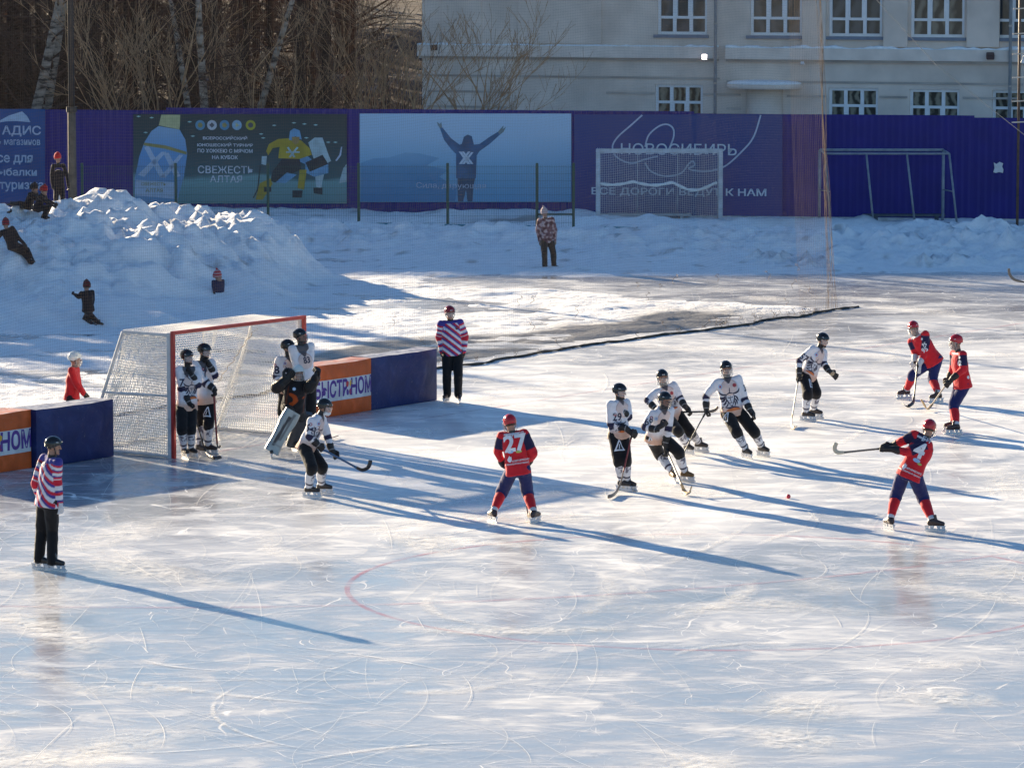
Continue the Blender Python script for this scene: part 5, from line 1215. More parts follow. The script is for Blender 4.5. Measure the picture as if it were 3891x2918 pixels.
    capsule(mb, hp_(0, .093, .012), .011 * hk, hp_(0, .112, -.026), .015 * hk, 8); capsule(mb, hp_(-.035, .082, .026), .013 * hk, hp_(.035, .082, .026), .013 * hk, 8)
    mb.ball(hp_(0, .086, -.098), (.026 * hk, .020 * hk, .018 * hk), HM, 8, 6); capsule(mb, hp_(-.018, .092, -.058), .009 * hk, hp_(.018, .092, -.058), .009 * hk, 8)
    for m in (-1, 1): mb.ball(hp_(m * .080, -.008, -.008), (.012 * hk, .026 * hk, .036 * hk), HM, 8, 6)
    capsule(mb, P['nk'] - spine * .05, .058 * k, hp_(0, -.008, -.06), .052 * k)
    rr = [ering(P['pel'] + spine * (Lt * q), l, f, rx * k * bulk, ry * k * bulk, 18) for q, rx, ry in ((-.16, .12, .095), (0, .15, .105), (.3, .135, .095), (.65, .155, .11), (.9, .15, .085), (1.0, .06, .06))]
    mb.loft(rr)
    for s in 'rl':
        capsule(mb, P[s + 'sh'], .052 * k, P[s + 'el'], .042 * k); capsule(mb, P[s + 'el'], .042 * k, P[s + 'wr'], .032 * k)
        capsule(mb, P['nk'] - spine * .06 * k, .055 * k, P[s + 'sh'], .052 * k)
        dwr = (P[s + 'wr'] - P[s + 'el']).normalized(); capsule(mb, P[s + 'wr'], .032 * k, P[s + 'wr'] + dwr * .07 * k, .03 * k)
        if legs:
            capsule(mb, P[s + 'hp'], .088 * k, P[s + 'kn'], .058 * k); capsule(mb, P[s + 'kn'], .056 * k, P[s + 'an'], .040 * k)
            capsule(mb, P[s + 'an'] - Vector((0, 0, .035 * k)), .038 * k, P[s + 'an'] + P[s + 'fd'] * .13 * k - Vector((0, 0, .045 * k)), .03 * k)
    me = fuse(mb, 0.0085, 3, 'body'); X = verts_np(me)
    rel = (X - np.array(HC)) @ np.array(HM); rel /= hk
    isH = (np.linalg.norm(rel / [.13, .16, .17], axis=1) < 1); C = np.full((len(X), 3), UNDER); C = blend(C, isH * 1.0, SKIN)
    below = isH & (rel[:, 2] < -.115); C = blend(C, below * 1.0, st['neck'])
    if style in ('white',): C = blend(C, (isH & (rel[:, 2] < -.075 - .25 * (rel[:, 1] - .06))) * 1.0, st['neck'])
    for m in (-1, 1):
        C = blend(C, inb(np.hypot((rel[:, 0] - m * .032) / 1.5, rel[:, 2] - .004), -1, .009, .004) * (rel[:, 1] > .05), (.03, .02, .018))
        C = blend(C, inb(np.hypot((rel[:, 0] - m * .033) / 2.4, rel[:, 2] - .028), -1, .006, .004) * (rel[:, 1] > .05) * .7, (.06, .035, .02))
    C = blend(C, inb(np.hypot(rel[:, 0] / 2.2, rel[:, 2] + .058), -1, .009, .004) * (rel[:, 1] > .07) * .7, (.30, .09, .08))
    C = blend(C, (isH & (rel[:, 1] < .03) & (rel[:, 2] > -.04) & (np.abs(rel[:, 0]) < .072)) * 1.0, (.035, .022, .015))
    set_pattern(me, C); link_mesh('body', me, BODY_M, t)
    # ---- jersey
    mb = MB(); jw = bulk
    rr = [ering(P['pel'] + spine * (Lt * q), l, f, rx * k * jw, ry * k * jw, 24) for q, rx, ry in ((-.20, .200, .160), (-.12, .200, .158), (.1, .186, .142), (.35, .175, .128), (.62, .190, .132), (.82, .182, .115), (.93, .135, .092), (1.03, .068, .070))]
    mb.loft(rr)
    for s in 'rl':
        capsule(mb, P['nk'] - spine * .075 * k, .068 * k, P[s + 'sh'], .074 * k * jw); capsule(mb, P[s + 'sh'], .078 * k * jw, P[s + 'el'], .068 * k); capsule(mb, P[s + 'el'], .070 * k, P[s + 'wr'], .050 * k)
    me = fuse(mb, 0.0125, 5, 'jersey', 0.011 * k, seed + len(PEOPLE) * 3.1); X = verts_np(me)
    rel = X - np.array(P['pel']); A = dict(n=len(X), P=X, u=rel @ np.array(l), v=(rel @ np.array(spine)) / Lt, w=rel @ np.array(f), L=Lt, yoke=yoke, flip=flip)
    da = None
    for s in 'rl':
        d1, t1 = seg_dist(X, P[s + 'sh'], P[s + 'el']); d2, t2 = seg_dist(X, P[s + 'el'], P[s + 'wr'])
        dd = np.minimum(d1 / .080, d2 / .066) / k; tt = np.where(d1 / .080 < d2 / .066, t1 * .55, .55 + t2 * .45)
        if da is None: da, ta = dd, tt
        else: ta = np.where(dd < da, tt, ta); da = np.minimum(da, dd)
    dtor = np.sqrt((A['u'] / (.178 * k * jw)) ** 2 + (A['w'] / (.130 * k * jw)) ** 2); dtor = np.where(A['v'] > .84, dtor * (1 + (A['v'] - .84) * 4), dtor)
    A['arm'] = ((da < 1.16) & ((da < dtor * 1.03) | (np.abs(A['u']) > .165 * k * jw))) * 1.0; A['t'] = ta
    set_pattern(me, (jersey or st['jersey'])(A)); jo = link_mesh('jersey' if style != 'kid' else 'jacket', me, CLOTH_M, t)
    # ---- trousers, socks, boots
    if legs:
        pc = pants or st['pants']; long = (sock or st['sock']) is None; mb = MB()
        hipf = (f * .75 + fv * .25).normalized(); up2 = Vector((0, 0, 1)) * .5 + spine * .5; up2.normalize(); l2 = orth(l, up2); f2 = up2.cross(l2) * -1
        if f2.dot(fv) < 0: f2 = -f2
        mb.loft([ering(P['pel'] + up2 * (q * k), l2, f2, rx * k * bulk, ry * k * bulk, 22) for q, rx, ry in ((-.13, .135, .11), (-.08, .162, .130), (0, .168, .132), (.06, .150, .115), (.10, .13, .10))])
        for s in 'rl':
            capsule(mb, P[s + 'hp'], .112 * k * bulk, P[s + 'kn'], (.088 if long else .098) * k * bulk)
            sh = P[s + 'an'] - P[s + 'kn']
            if long: capsule(mb, P[s + 'kn'], .086 * k * bulk, P[s + 'an'] - Vector((0, 0, .015)), .078 * k * bulk)
            else: capsule(mb, P[s + 'kn'], .099 * k, P[s + 'kn'] + sh * knee_hem, .098 * k)
        me = fuse(mb, 0.013, 4, 'trousers', 0.008 * k, seed + 50, 8.0); X = verts_np(me); set_pattern(me, np.full((len(X), 3), pc)); po = link_mesh('trousers', me, CLOTH_M, t)
        for s in 'rl':
            an, kn, fd = P[s + 'an'], P[s + 'kn'], P[s + 'fd']; sh = an - kn
            if not long:
                mb = MB(); n_ = 14; x = sh.normalized(); y = orth(fv, x); z = x.cross(y)
                mb.loft([ering(kn + sh * q + y * oy_ * k, z, y, r_ * k, r_ * 1.06 * k, 16, 2) for q, r_, oy_ in ((0, .078, 0), (.2, .082, .004), (.45, .080, -.006), (.7, .068, -.004), (.9, .057, 0), (1.0, .055, 0))])
                me = fuse(mb, 0.0095, 3, 'sock', .003, seed); X = verts_np(me); q = ((X - np.array(kn)) @ np.array(sh)) / sh.length_squared
                C = np.full((len(X), 3), sock or st['sock'])
                if style == 'white':
                    C = blend(C, inb(q, .72, .80, .02), NAVY)
                    nz = np.array([noise.noise(Vector((p[0] * 26, p[1] * 26, p[2] * 22))) for p in X.tolist()]); fr = ((X - np.array(kn)) @ np.array(y)) / k
                    C = blend(C, inb(q, .24, .52, .03) * (fr > .035) * np.clip(nz * 8 + .6, 0, 1) * .85, (.06, .055, .10))
                elif style == 'red': C = blend(C, inb(q, .88, 1.2, .02), (.6, .6, .64))
                set_pattern(me, C); link_mesh('sock', me, CLOTH_M, t)
            mb = MB(); up = Vector((0, 0, 1)); sd = fd.cross(up); so = an - up * (.062 * k)
            lean = sh.normalized() * -1
            capsule(mb, an + lean * .075 * k, .056 * k, an - up * .01 * k, .052 * k); capsule(mb, an - up * .012 * k - fd * .018 * k, .050 * k, so - fd * .035 * k + up * .02 * k, .044 * k)
            capsule(mb, an - up * .015 * k + fd * .01 * k, .046 * k, so + fd * .14 * k + up * .018 * k, .036 * k); capsule(mb, so - fd * .03 * k + up * .018 * k, .040 * k, so + fd * .155 * k + up * .014 * k, .036 * k); capsule(mb, an + fd * .045 * k + up * .07 * k, .022 * k, an + fd * .05 * k, .03 * k)
            me = fuse(mb, 0.009, 3, 'boot'); X = verts_np(me); rz_ = (X - np.array(so)) @ np.array(up); C = np.full((len(X), 3), boot or st['boot'])
            rf = (X - np.array(an)) @ np.array(fd); rs2 = np.abs((X - np.array(an)) @ np.array(sd)); lace = inb(rs2, -1, .014, .006) * inb(rf, .03, .12, .01) * (np.sin(rz_ * 260) > .2)
            C = blend(C, lace * .8, (.45, .44, .44)); C = blend(C, inb(rz_, -9, -.010 * k, .004), (.05, .05, .05))
            set_pattern(me, C); bo = link_mesh('skate' if skates else 'boot', me, LEATHER_M, t)
            if skates:
                g = Vector((so.x, so.y, 0)); mb = MB(); prof = [(-.115, .012), (-.10, .002), (.19, .002), (.222, .014), (.226, .028), (.19, .024), (-.10, .024), (-.118, .020)]
                V = [g + fd * (x * k) + up * z + sd * w_ for w_ in (-.0022, .0022) for x, z in prof]; n_ = len(prof)
                mb.add(V, [tuple(range(n_)), tuple(range(2 * n_ - 1, n_ - 1, -1))] + [(i, n_ + i, n_ + (i + 1) % n_, (i + 1) % n_) for i in range(n_)]); mb.build('blade', BLADE_M, bo)
                mb = MB(); zt_ = so.z - .026 * k
                mb.bar(g - fd * .10 * k + up * .034, g + fd * .20 * k + up * .034, .012, .022)
                for q in (-.075, .0, .10, .165): mb.loft([[g + fd * ((q + dx) * k) + sd * dy_ + up * z for dx, dy_ in ((-w1, -w2), (w1, -w2), (w1, w2), (-w1, w2))] for z, w1, w2 in ((.040, .022, .008), (.040 + (zt_ - .040) * .5, .024, .013), (zt_ + .012, .036, .026))])
                mb.build('blade_holder', HOLDER_M, bo)
        if pad:
            for s in pad:
                an, kn, fd = P[s + 'an'], P[s + 'kn'], P[s + 'fd']; dn = (an - kn).normalized(); fr = orth(fv * .8 + Vector((.25, -.45, 0)), dn); sd = dn.cross(fr); top = kn - dn * .16; bot = an + dn * .07
                Lp = (bot - top).length; rows = []
                for q in np.linspace(0, 1, 9):
                    c = top + dn * Lp * q + fr * (.055 + .03 * (q > .85) * (q - .85) * 8); wd = .125 + .010 * math.sin(q * 7) + (.01 if q < .3 else 0); tk = .055
                    rows.append([c + sd * (a * wd) + fr * (b * tk) for a, b in ((-1, -1), (-1.04, .3), (-.8, 1), (-.3, 1.05), (.3, 1.05), (.8, 1), (1.04, .3), (1, -1))])
                mb = MB(); mb.loft(rows); me = mb.mesh('leg_pad'); bm = bmesh.new(); bm.from_mesh(me); bmesh.ops.subdivide_edges(bm, edges=bm.edges[:], cuts=3, use_grid_fill=True); bm.to_mesh(me); bm.free()
                X = verts_np(me); a = ((X - np.array(top)) @ np.array(sd)) / .15; b = ((X - np.array(top)) @ np.array(dn)) / Lp; fw = (X - np.array(top)) @ np.array(fr)
                C = np.full((len(X), 3), (.38, .40, .38)); fr_ = fw > .085
                if s == 'r':
                    C = blend(C, fr_ * inb(a - .25 * (b - .5), .05, .42, .05) * inb(b, .14, .86, .03), (.03, .025, .03)); C = blend(C, fr_ * inb(a - .25 * (b - .5), -.30, -.02, .05) * inb(b, .05, .7, .03), (.14, .14, .14)); C = blend(C, inb(b, .80, .815, .01), (.2, .2, .2))
                else: C = np.full((len(X), 3), (.05, .05, .055))
                set_pattern(me, C); po_ = link_mesh('leg_pad', me, LEATHER_M, t, smooth=True); po_.modifiers.new('e', 'EDGE_SPLIT').split_angle = R(50)
    # ---- gloves
    gc = gl or {}
    for s in 'rl':
        if gc.get(s) == 'none': continue
        el, wr = P[s + 'el'], P[s + 'wr']; dv = (wr - el).normalized()
        if s + 'hd' in J: hd = at_Y(*px(s + 'hd'), wr.y + (sg.get(s + 'hd', 0) * .05)); dv2 = (hd - wr).normalized() if (hd - wr).length > .01 else dv
        else: hd = wr + dv * .085 * k; dv2 = dv
        ax = Vector(curl[s]).normalized() if curl and s in curl else orth(spine if abs(dv2.dot(spine)) < .8 else fv, dv2); ax = orth(ax, dv2); pn = dv2.cross(ax); 
        inward = (P['pel'] + spine * .2 - hd); pn = pn if pn.dot(inward) > 0 else -pn
        P[s + 'hand'] = hd; big = gc.get('big', 1.0)
        kk = k * (1.12 if style in ('white', 'red', 'goalie') else .95) * big; mb = MB()
        if style in ('white', 'red', 'goalie'): capsule(mb, wr - dv * .055 * kk, .058 * kk, wr + dv * .01, .050 * kk, 12)
        M = Matrix((ax, dv2, pn)).transposed(); mb.ball(hd - dv2 * .015 * kk, (.047 * kk, .052 * kk, .030 * kk), M, 12, 8); capsule(mb, wr, .044 * kk, hd - dv2 * .02 * kk, .042 * kk)
        for i in range(4):
            fl = (1.0, 1.08, 1.0, .82)[i] * kk; b0 = hd + dv2 * .022 * kk + ax * ((i - 1.5) * .0245 * kk); b1 = b0 + dv2 * .036 * fl + pn * .012 * fl; b2 = b1 + pn * .034 * fl - dv2 * .004 * fl; b3 = b2 - dv2 * .026 * fl + pn * .004
            if gc.get('open') == s: b2 = b1 + dv2 * .032 * fl + pn * .010 * fl + ax * ((i - 1.5) * .006); b3 = b2 + dv2 * .020 * fl + pn * .006
            for q0, q1 in ((b0, b1), (b1, b2), (b2, b3)): capsule(mb, q0, .0135 * kk, q1, .0125 * kk, 8)
        th0 = hd - dv2 * .025 * kk + ax * .042 * kk; th1 = th0 + ax * .020 * kk + pn * .022 * kk + dv2 * .026 * kk; th2 = th1 + dv2 * .026 * kk + pn * .020 * kk - ax * .012 * kk
        capsule(mb, th0, .017 * kk, th1, .0155 * kk, 8); capsule(mb, th1, .0155 * kk, th2, .0135 * kk, 8)
        me = fuse(mb, 0.0075, 2, 'glove'); X = verts_np(me); C = np.full((len(X), 3), gc.get(s + 'c', gc.get('c', st['glove'])))
        if gc.get('palm') == s: C = blend(C, (((X - np.array(hd)) @ np.array(dv2)) > -.03) * inb((X - np.array(hd)) @ np.array(pn) * gc.get('palms', 1), .012, 9, .006), (.40, .31, .20))
        if style == 'white': 
            a_ = (X - np.array(wr)) @ np.array(dv); C = blend(C, inb(a_, .018, .028, .004) * .6, (.5, .5, .52))
        set_pattern(me, C); link_mesh('glove', me, GLOVE_M, t)
    # ---- helmet or hat
    hm = helmet if helmet is not None else st['helmet']
    if hm and hm != 'none' and hat is None:
        nP, nT = 32, 12; shell = []
        for scl in (1.0, .90):
            for j in range(nT + 1):
                for i in range(nP):
                    ph = 2 * math.pi * i / nP; fr = math.cos(ph)
                    tm = R(82) + (R(118) - R(82)) * (1 - max(0, fr) ** .7) if fr > 0 else R(118) - R(4) * abs(fr)
                    th = max(.02, tm * j / nT); rdg = 1 + .022 * math.cos(5 * ph) * math.sin(th) ** 2 * (1 if th < R(80) else .3) + (.018 if abs(th - R(62)) < R(5) else 0) + (.03 * max(0, fr) ** 6 if j >= nT - 1 else 0)
                    x = .101 * math.sin(th) * math.sin(ph); y = .124 * math.sin(th) * math.cos(ph); z = .112 * math.cos(th); shell.append(hp_(x * scl * rdg, y * scl * rdg - .004, z * scl * rdg + .034))
        F = []; o2 = (nT + 1) * nP
        for b_, fl in ((0, False), (o2, True)):
            for j in range(nT):
                for i in range(nP):
                    q = (b_ + j * nP + i, b_ + j * nP + (i + 1) % nP, b_ + (j + 1) * nP + (i + 1) % nP, b_ + (j + 1) * nP + i); F.append(q[::-1] if not fl else q)
        for i in range(nP): F.append((nT * nP + i, nT * nP + (i + 1) % nP, o2 + nT * nP + (i + 1) % nP, o2 + nT * nP + i))
        mb = MB(); mb.add(shell, F); ho = mb.build('helmet', HELM[hm], t, smooth=True)
        mb = MB()
        for m in (-1, 1): mb.tube([hp_(m * .088, .01, -.01), hp_(m * .074, .035, -.07), hp_(m * .03, .06, -.128), hp_(0, .065, -.135)], .007, 6)
        mb.build('chin_strap', STRAP_M, ho, smooth=True)
        mb = MB()
        for m in (-1, 1): mb.box(hp_(m * .100, .045, .070), (.034 * hk, .004, .010), Matrix((hfr, hl, hup)).transposed())
        mb.box(hp_(0, .122, .075), (.05 * hk, .006, .009), HM); mb.build('helmet_mark', mat('pale helmet print', (.55, .55, .57)), ho)
        if mask in ('cage', 'dcage'):
            mb = MB()
            for z in (.0, -.030, -.060, -.092, -.118):
                rz = .138 - .028 * max(0, (-z - .06)) / .06; mb.tube([hp_(.112 * math.sin(a) * (1 if z > -.1 else .8), rz * math.cos(a) * (1 if abs(a) < 1.3 else 1) - .004, z) for a in np.linspace(-1.45, 1.45, 15)], .0034, 5)
            for a in (-1.2, -.8, -.42, -.14, .14, .42, .8, 1.2): mb.tube([hp_(.112 * math.sin(a) * (1 if z > -.1 else .82), (.138 - .028 * max(0, (-z - .06)) / .06) * math.cos(a) - .004, z) for z in np.linspace(.02, -.118, 7)], .0030, 5)
            mb.build('face_cage', CAGE_M if mask == 'cage' else CAGE_D, ho, smooth=True)
        elif mask in ('visor', 'chin'):
            mb = MB(); A_ = np.linspace(-1.35, 1.35, 17); rows = [[hp_(.108 * math.sin(a), .134 * math.cos(a) - .004 + dz, z) for a in A_] for z, dz in ((.03, 0), (-.01, .004), (-.055, .004))]
            V = [p for r_ in rows for p in r_]; n_ = len(A_); mb.add(V, [(j * n_ + i, j * n_ + i + 1, (j + 1) * n_ + i + 1, (j + 1) * n_ + i) for j in range(2) for i in range(n_ - 1)]); mb.build('visor', VISOR, ho, smooth=True)
            if mask == 'chin':
                mb = MB(); mb.loft([[hp_(.075 * math.sin(a) * s_, (.118) * math.cos(a) * s_ + .012, z) for a in np.linspace(-1.5, 1.5, 13)] + [hp_(.068 * math.sin(a) * s_, (.108) * math.cos(a) * s_ + .012, z) for a in np.linspace(1.5, -1.5, 13)] for z, s_ in ((-.058, 1.05), (-.085, 1.0), (-.115, .85))]); mb.build('chin_guard', CHINW, ho, smooth=True)
    if hat:
        mb = MB(); rows = []
        for z, r_ in ((-.035, 1.06), (.0, 1.09), (.04, 1.07), (.09, .86), (.13, .45), (.142, .08)): rows.append([hp_(.086 * r_ * math.cos(a), .106 * r_ * math.sin(a) - .008 + (.0), z + .02 + .018 * math.sin(a)) for a in np.linspace(0, 2 * math.pi, 20, endpoint=False)])
        mb.loft(rows)
        if hat[1]: mb.ball(hp_(0, -.01, .178), .028 * hk, None, 10, 8)
        me = fuse(mb, .009, 2, 'knit_hat', .004, seed, 30); X = verts_np(me); zz = ((X - np.array(HC)) @ np.array(hup)) / hk; C = np.full((len(X), 3), hat[0])
        if len(hat) > 2: C = blend(C, inb(np.sin(zz * 95), .35, 9, .3), hat[2])
        set_pattern(me, C); link_mesh('knit_hat', me, CLOTH_M, t)
    P['root'] = t; P['jersey'] = jo; P['up'] = spine; P['l'] = l; P['f'] = f; P['k'] = k
    if legs: P['trousers'] = po
    PEOPLE[key] = P; P['T'] = T
    return P

BVHS = {}
def bvh_of(o):
    if o.name not in BVHS: BVHS[o.name] = BVHTree.FromPolygons([ORG[o] + v.co for v in o.data.vertices], [p.vertices[:] for p in o.data.polygons])
    return BVHS[o.name]
def decal(key, where, pxy, me, m, rot=0.0, name='print', lift=0.006, upv=None, d=None):
    """lay flat artwork (metres, centred) on cloth where the print sits, following the cloth"""
    P = PEOPLE[key]; o = P[where]; bv = bvh_of(o); ox, oy, sc = P['T']; c0 = Vector((0, 0, CAMH)); rd = ray(ox + pxy[0] / sc, oy + pxy[1] / sc).normalized()
    hit = bv.ray_cast(c0, rd, 400)
    if hit[0] is None: print('decal missed', key, pxy); return None
    # average normal around the hit
    n = Vector((0, 0, 0))
    for dx in (-.05, 0, .05):
        for dz in (-.05, 0, .05):
            h2 = bv.ray_cast(c0 + Vector((dx, 0, dz)), rd, 400)
            if h2[0] is not None and (h2[0] - hit[0]).length < .15: n += h2[1]
    n.normalize()
    if d is not None: n = -Vector(d).normalized()
    up = orth(Vector(upv) if upv is not None else P['up'], n); r = up.cross(n)
    if rot: q = Matrix.Rotation(R(rot), 3, n); up = q @ up; r = q @ r
    V = []; ok = []
    for v in me.vertices:
        p = hit[0] + r * v.co.x + up * v.co.y; h2 = bv.ray_cast(p + n * .25, -n, .6)
        good = h2[0] is not None and abs((h2[0] - p).dot(n)) < .12; ok.append(good); V.append((h2[0] + n * lift) if good else p)
    for v, p in zip(me.vertices, V): v.co = p
    bm = bmesh.new(); bm.from_mesh(me); bm.verts.ensure_lookup_table(); bad = [bm.verts[i] for i, g in enumerate(ok) if not g]
    if bad: bmesh.ops.delete(bm, geom=bad, context='VERTS')
    bm.to_mesh(me); bm.free()
    return link_mesh(name, me, m, o)
INK = mat('dark navy print', (.02, .018, .05)); WINK = mat('white print on cloth', (.66, .68, .74)); OINK = mat('orange print', (.55, .14, .03)); LBLUE = mat('light blue print', (.28, .45, .70)); RINK = mat('red badge print', (.35, .04, .05)); GINK = mat('green gold print', (.35, .40, .10))
def num(key, s, pxy, hgt, m=None, where='jersey', rot=0, bold=.035, upv=None, d=None, name='number', sq=.95):
    me = text_mesh(s, hgt / .72, bold * hgt, cut=.02, squeeze=sq); return decal(key, where, pxy, me, m or INK, rot, name, upv=upv, d=d)
def shape(polys, cut=.025):
    ms = [poly_mesh(p) for p in polys]; me = join_meshes('shape', ms); cut_mesh(me, cut); return me
def tri_logo(s=.13):
    # a white triangle outline with a slanted inner bar
    o = [(-.5, -.5), (.5, -.5), (.12, .55), (-.02, .55)]; k = s
    return shape([[(-.55 * k, -.5 * k), (.55 * k, -.5 * k), (.45 * k, -.36 * k), (-.36 * k, -.36 * k)], [(.55 * k, -.5 * k), (.10 * k, .62 * k), (-.02 * k, .62 * k), (.40 * k, -.40 * k)], [(-.02 * k, .62 * k), (.04 * k, .42 * k), (-.38 * k, -.42 * k), (-.55 * k, -.5 * k)], [(-.1 * k, -.30 * k), (.02 * k, -.30 * k), (.06 * k, .15 * k), (.0 * k, .2 * k)]])
def brush(pts, w):
    """a brush stroke: thick in the middle, pointed at both ends"""
    P = [Vector((x, y, 0)) for x, y in pts]; C = []
    for i in range(len(P) - 1):
        p0, p1, p2, p3 = P[max(i - 1, 0)], P[i], P[i + 1], P[min(i + 2, len(P) - 1)]
        for q in (0, .25, .5, .75): C.append(0.5 * ((2 * p1) + (p2 - p0) * q + (2 * p0 - 5 * p1 + 4 * p2 - p3) * q * q + (3 * p1 - p0 - 3 * p2 + p3) * q ** 3))
    C.append(P[-1]); n = len(C); V, F = ribbon(C, [w * (.15 + math.sin(math.pi * (i + .4) / n)) for i in range(n)], 0)
    me = bpy.data.meshes.new('stroke'); me.from_pydata(V, [], F); return me
def beast(k=.30):
    """the horned beast emblem in dark brush strokes over an orange ribbon"""
    S = [([(-.10, .17), (-.26, .16), (-.40, .22), (-.47, .34)], .07), ([(.12, .19), (.26, .18), (.40, .24), (.46, .36)], .07), ([(.0, .20), (.01, .34), (.03, .46)], .035),
         ([(-.14, .17), (-.02, .22), (.12, .19)], .05), ([(-.16, .15), (-.19, -.02), (-.10, -.20), (-.04, -.32)], .045), ([(.16, .16), (.19, .0), (.14, -.16), (.07, -.32)], .045),
         ([(-.12, .04), (-.05, .00), (-.01, .02)], .035), ([(.13, .05), (.07, .01), (.03, .02)], .035), ([(.01, .10), (.0, -.08), (.02, -.20)], .025), ([(-.05, -.24), (.01, -.21), (.07, -.24)], .03), ([(-.04, -.32), (.02, -.36), (.07, -.32)], .04),
         ([(-.20, .10), (-.32, .02), (-.44, .02), (-.54, .10)], .10), ([(-.21, .02), (-.32, -.10), (-.42, -.12)], .08), ([(-.18, -.08), (-.26, -.22), (-.36, -.28)], .07), ([(.20, .08), (.30, -.04), (.34, -.20)], .06), ([(.18, -.04), (.26, -.18), (.27, -.32)], .06), ([(.15, -.14), (.19, -.26), (.16, -.38)], .05),
         ([(-.12, -.20), (-.18, -.32), (-.28, -.38)], .05), ([(-.30, -.40), (-.10, -.44), (.10, -.42), (.34, -.48)], .07), ([(-.34, -.34), (-.44, -.42), (-.40, -.50)], .05)]
    ms = [brush([(x * k, y * k) for x, y in p], w * k) for p, w in S]; a = join_meshes('emblem', ms); cut_mesh(a, .03)
    b = brush([(x * k, y * k) for x, y in [(-.26, -.54), (-.05, -.53), (.18, -.52), (.38, -.56)]], .12 * k); cut_mesh(b, .03); return a, b
def emblem(key, pxy, k=.32, rot=0):
    a, b = beast(k); decal(key, 'jersey', pxy, a, INK, rot, 'beast_emblem'); 
    decal(key, 'jersey', pxy, b, OINK, rot, 'emblem_ribbon')
def badge(key, pxy, m=None, s=.026, inner=None):
    decal(key, 'jersey', pxy, disc_mesh(s, s, n=12), m or LBLUE, 0, 'badge')
    if inner: decal(key, 'jersey', pxy, disc_mesh(s * .5, s * .5, n=8), inner, 0, 'badge_centre', lift=.0085)
# ------------------------------------------------------------------ who stands where (joints measured in the photograph)
tA = (0, 1250, 1.7457); tC = (1100, 1100, 2.37); t27 = (1800, 1550, 3.5286); tG = (2250, 1350, 2.91); t57 = (2950, 1200, 3.6867); tR = (3350, 1180, 3.19); t4 = (3150, 1580, 3.456)
t64 = (1100, 1450, 3.317); tgl = (640, 1250, 3.1308); tgr = (1000, 1200, 3.016); tM = (0, 700, 2.633); tW = (1500, 750, 2.212); tTL = (0, 0, 1.843); t22 = (0, 0, 1 / S22)
GPW = 'players in white and peach jerseys'; GPR = 'players in red jerseys'; GRF = 'referees in striped jackets'; GK = 'children on the snow mound'
person('refL', 'referee in striped jacket and black helmet at the left edge, seen from behind', tA, 'ref', 1.82, 128,
       dict(hd=(352, 778), nk=(340, 842), pel=(318, 1128), rel=(378, 1000), rwr=(398, 1150), rhd=(402, 1196), lel=(236, 1020), lwr=(262, 1110), rkn=(348, 1338), lkn=(278, 1335), ran=(345, 1528), lan=(258, 1515)),
       hyaw=100, group=GRF, fy=(78, 70), sg=dict(lel=.6, lwr=.5), bulk=1.0, gl={'rc': (.62, .62, .66)}, mask='none')
person('ref2', 'referee in striped jacket and dark red helmet standing at the end of the mat', tC, 'ref', 1.82, 12,
       dict(hd=(1443, 212), nk=(1447, 272), pel=(1465, 545), rel=(1345, 425), rwr=(1372, 560), lel=(1582, 425), lwr=(1568, 560), rkn=(1418, 765), lkn=(1520, 765), ran=(1420, 935), lan=(1520, 938)),
       hyaw=15, group=GRF, helmet='darkred', fy=(-20, 10), mask='visor', boot=(.06, .03, .03), dy=0)
person('A', 'player in white leaning on the inside of the left post, glove at chin', tgl, 'white', 1.74, 28,
       dict(hd=(222, 340), nk=(228, 440), pel=(220, 900), rel=(165, 700), rwr=(232, 850), rhd=(258, 905), lel=(352, 665), lwr=(285, 560), lhd=(262, 505), rkn=(160, 1180), lkn=(268, 1180), ran=(185, 1420), lan=(265, 1415)),
       hyaw=55, group=GPW, fy=(25, 40), mask='visor', sg=dict(lel=-.5, lwr=-.4, rwr=-.4))
person('B', 'player in white inside the goal holding a glove over his mouth', tgl, 'white', 1.80, 38,
       dict(hd=(425, 268), nk=(400, 365), pel=(432, 820), rel=(442, 640), rwr=(528, 700), rhd=(548, 745), lel=(548, 548), lwr=(500, 455), lhd=(468, 395), rkn=(398, 1110), lkn=(478, 1120), ran=(365, 1385), lan=(470, 1380)),
       hyaw=72, group=GPW, fy=(40, 62), mask='visor', sg=dict(rel=-.6, rwr=-.3, lel=-.3, lwr=-.4))
person('P28', 'player in white with 28 on his sleeve behind the goalkeeper', tgr, 'white', 1.76, 28,
       dict(hd=(282, 362), nk=(288, 452), pel=(300, 815), rel=(148, 690), rwr=(195, 790), lel=(425, 545), lwr=(390, 480), lhd=(374, 430), rkn=(225, 1080), lkn=(330, 1110), ran=(215, 1365), lan=(325, 1370)),
       hyaw=80, group=GPW, fy=(30, 40), mask='visor', sg=dict(lel=-.4, lwr=-.2))
person('P83', 'tallest player in white standing before the right goal post', tgr, 'white', 1.80, 30,
       dict(hd=(422, 238), nk=(432, 325), pel=(485, 765), rel=(385, 600), rwr=(440, 740), rhd=(452, 800), lel=(535, 600), lwr=(520, 740), lhd=(500, 800), rkn=(460, 1080), lkn=(545, 1080), ran=(468, 1385), lan=(550, 1380)),
       hyaw=70, group=GPW, fy=(35, 45), mask='dcage', sg=dict(rwr=-.5, lwr=-.3))
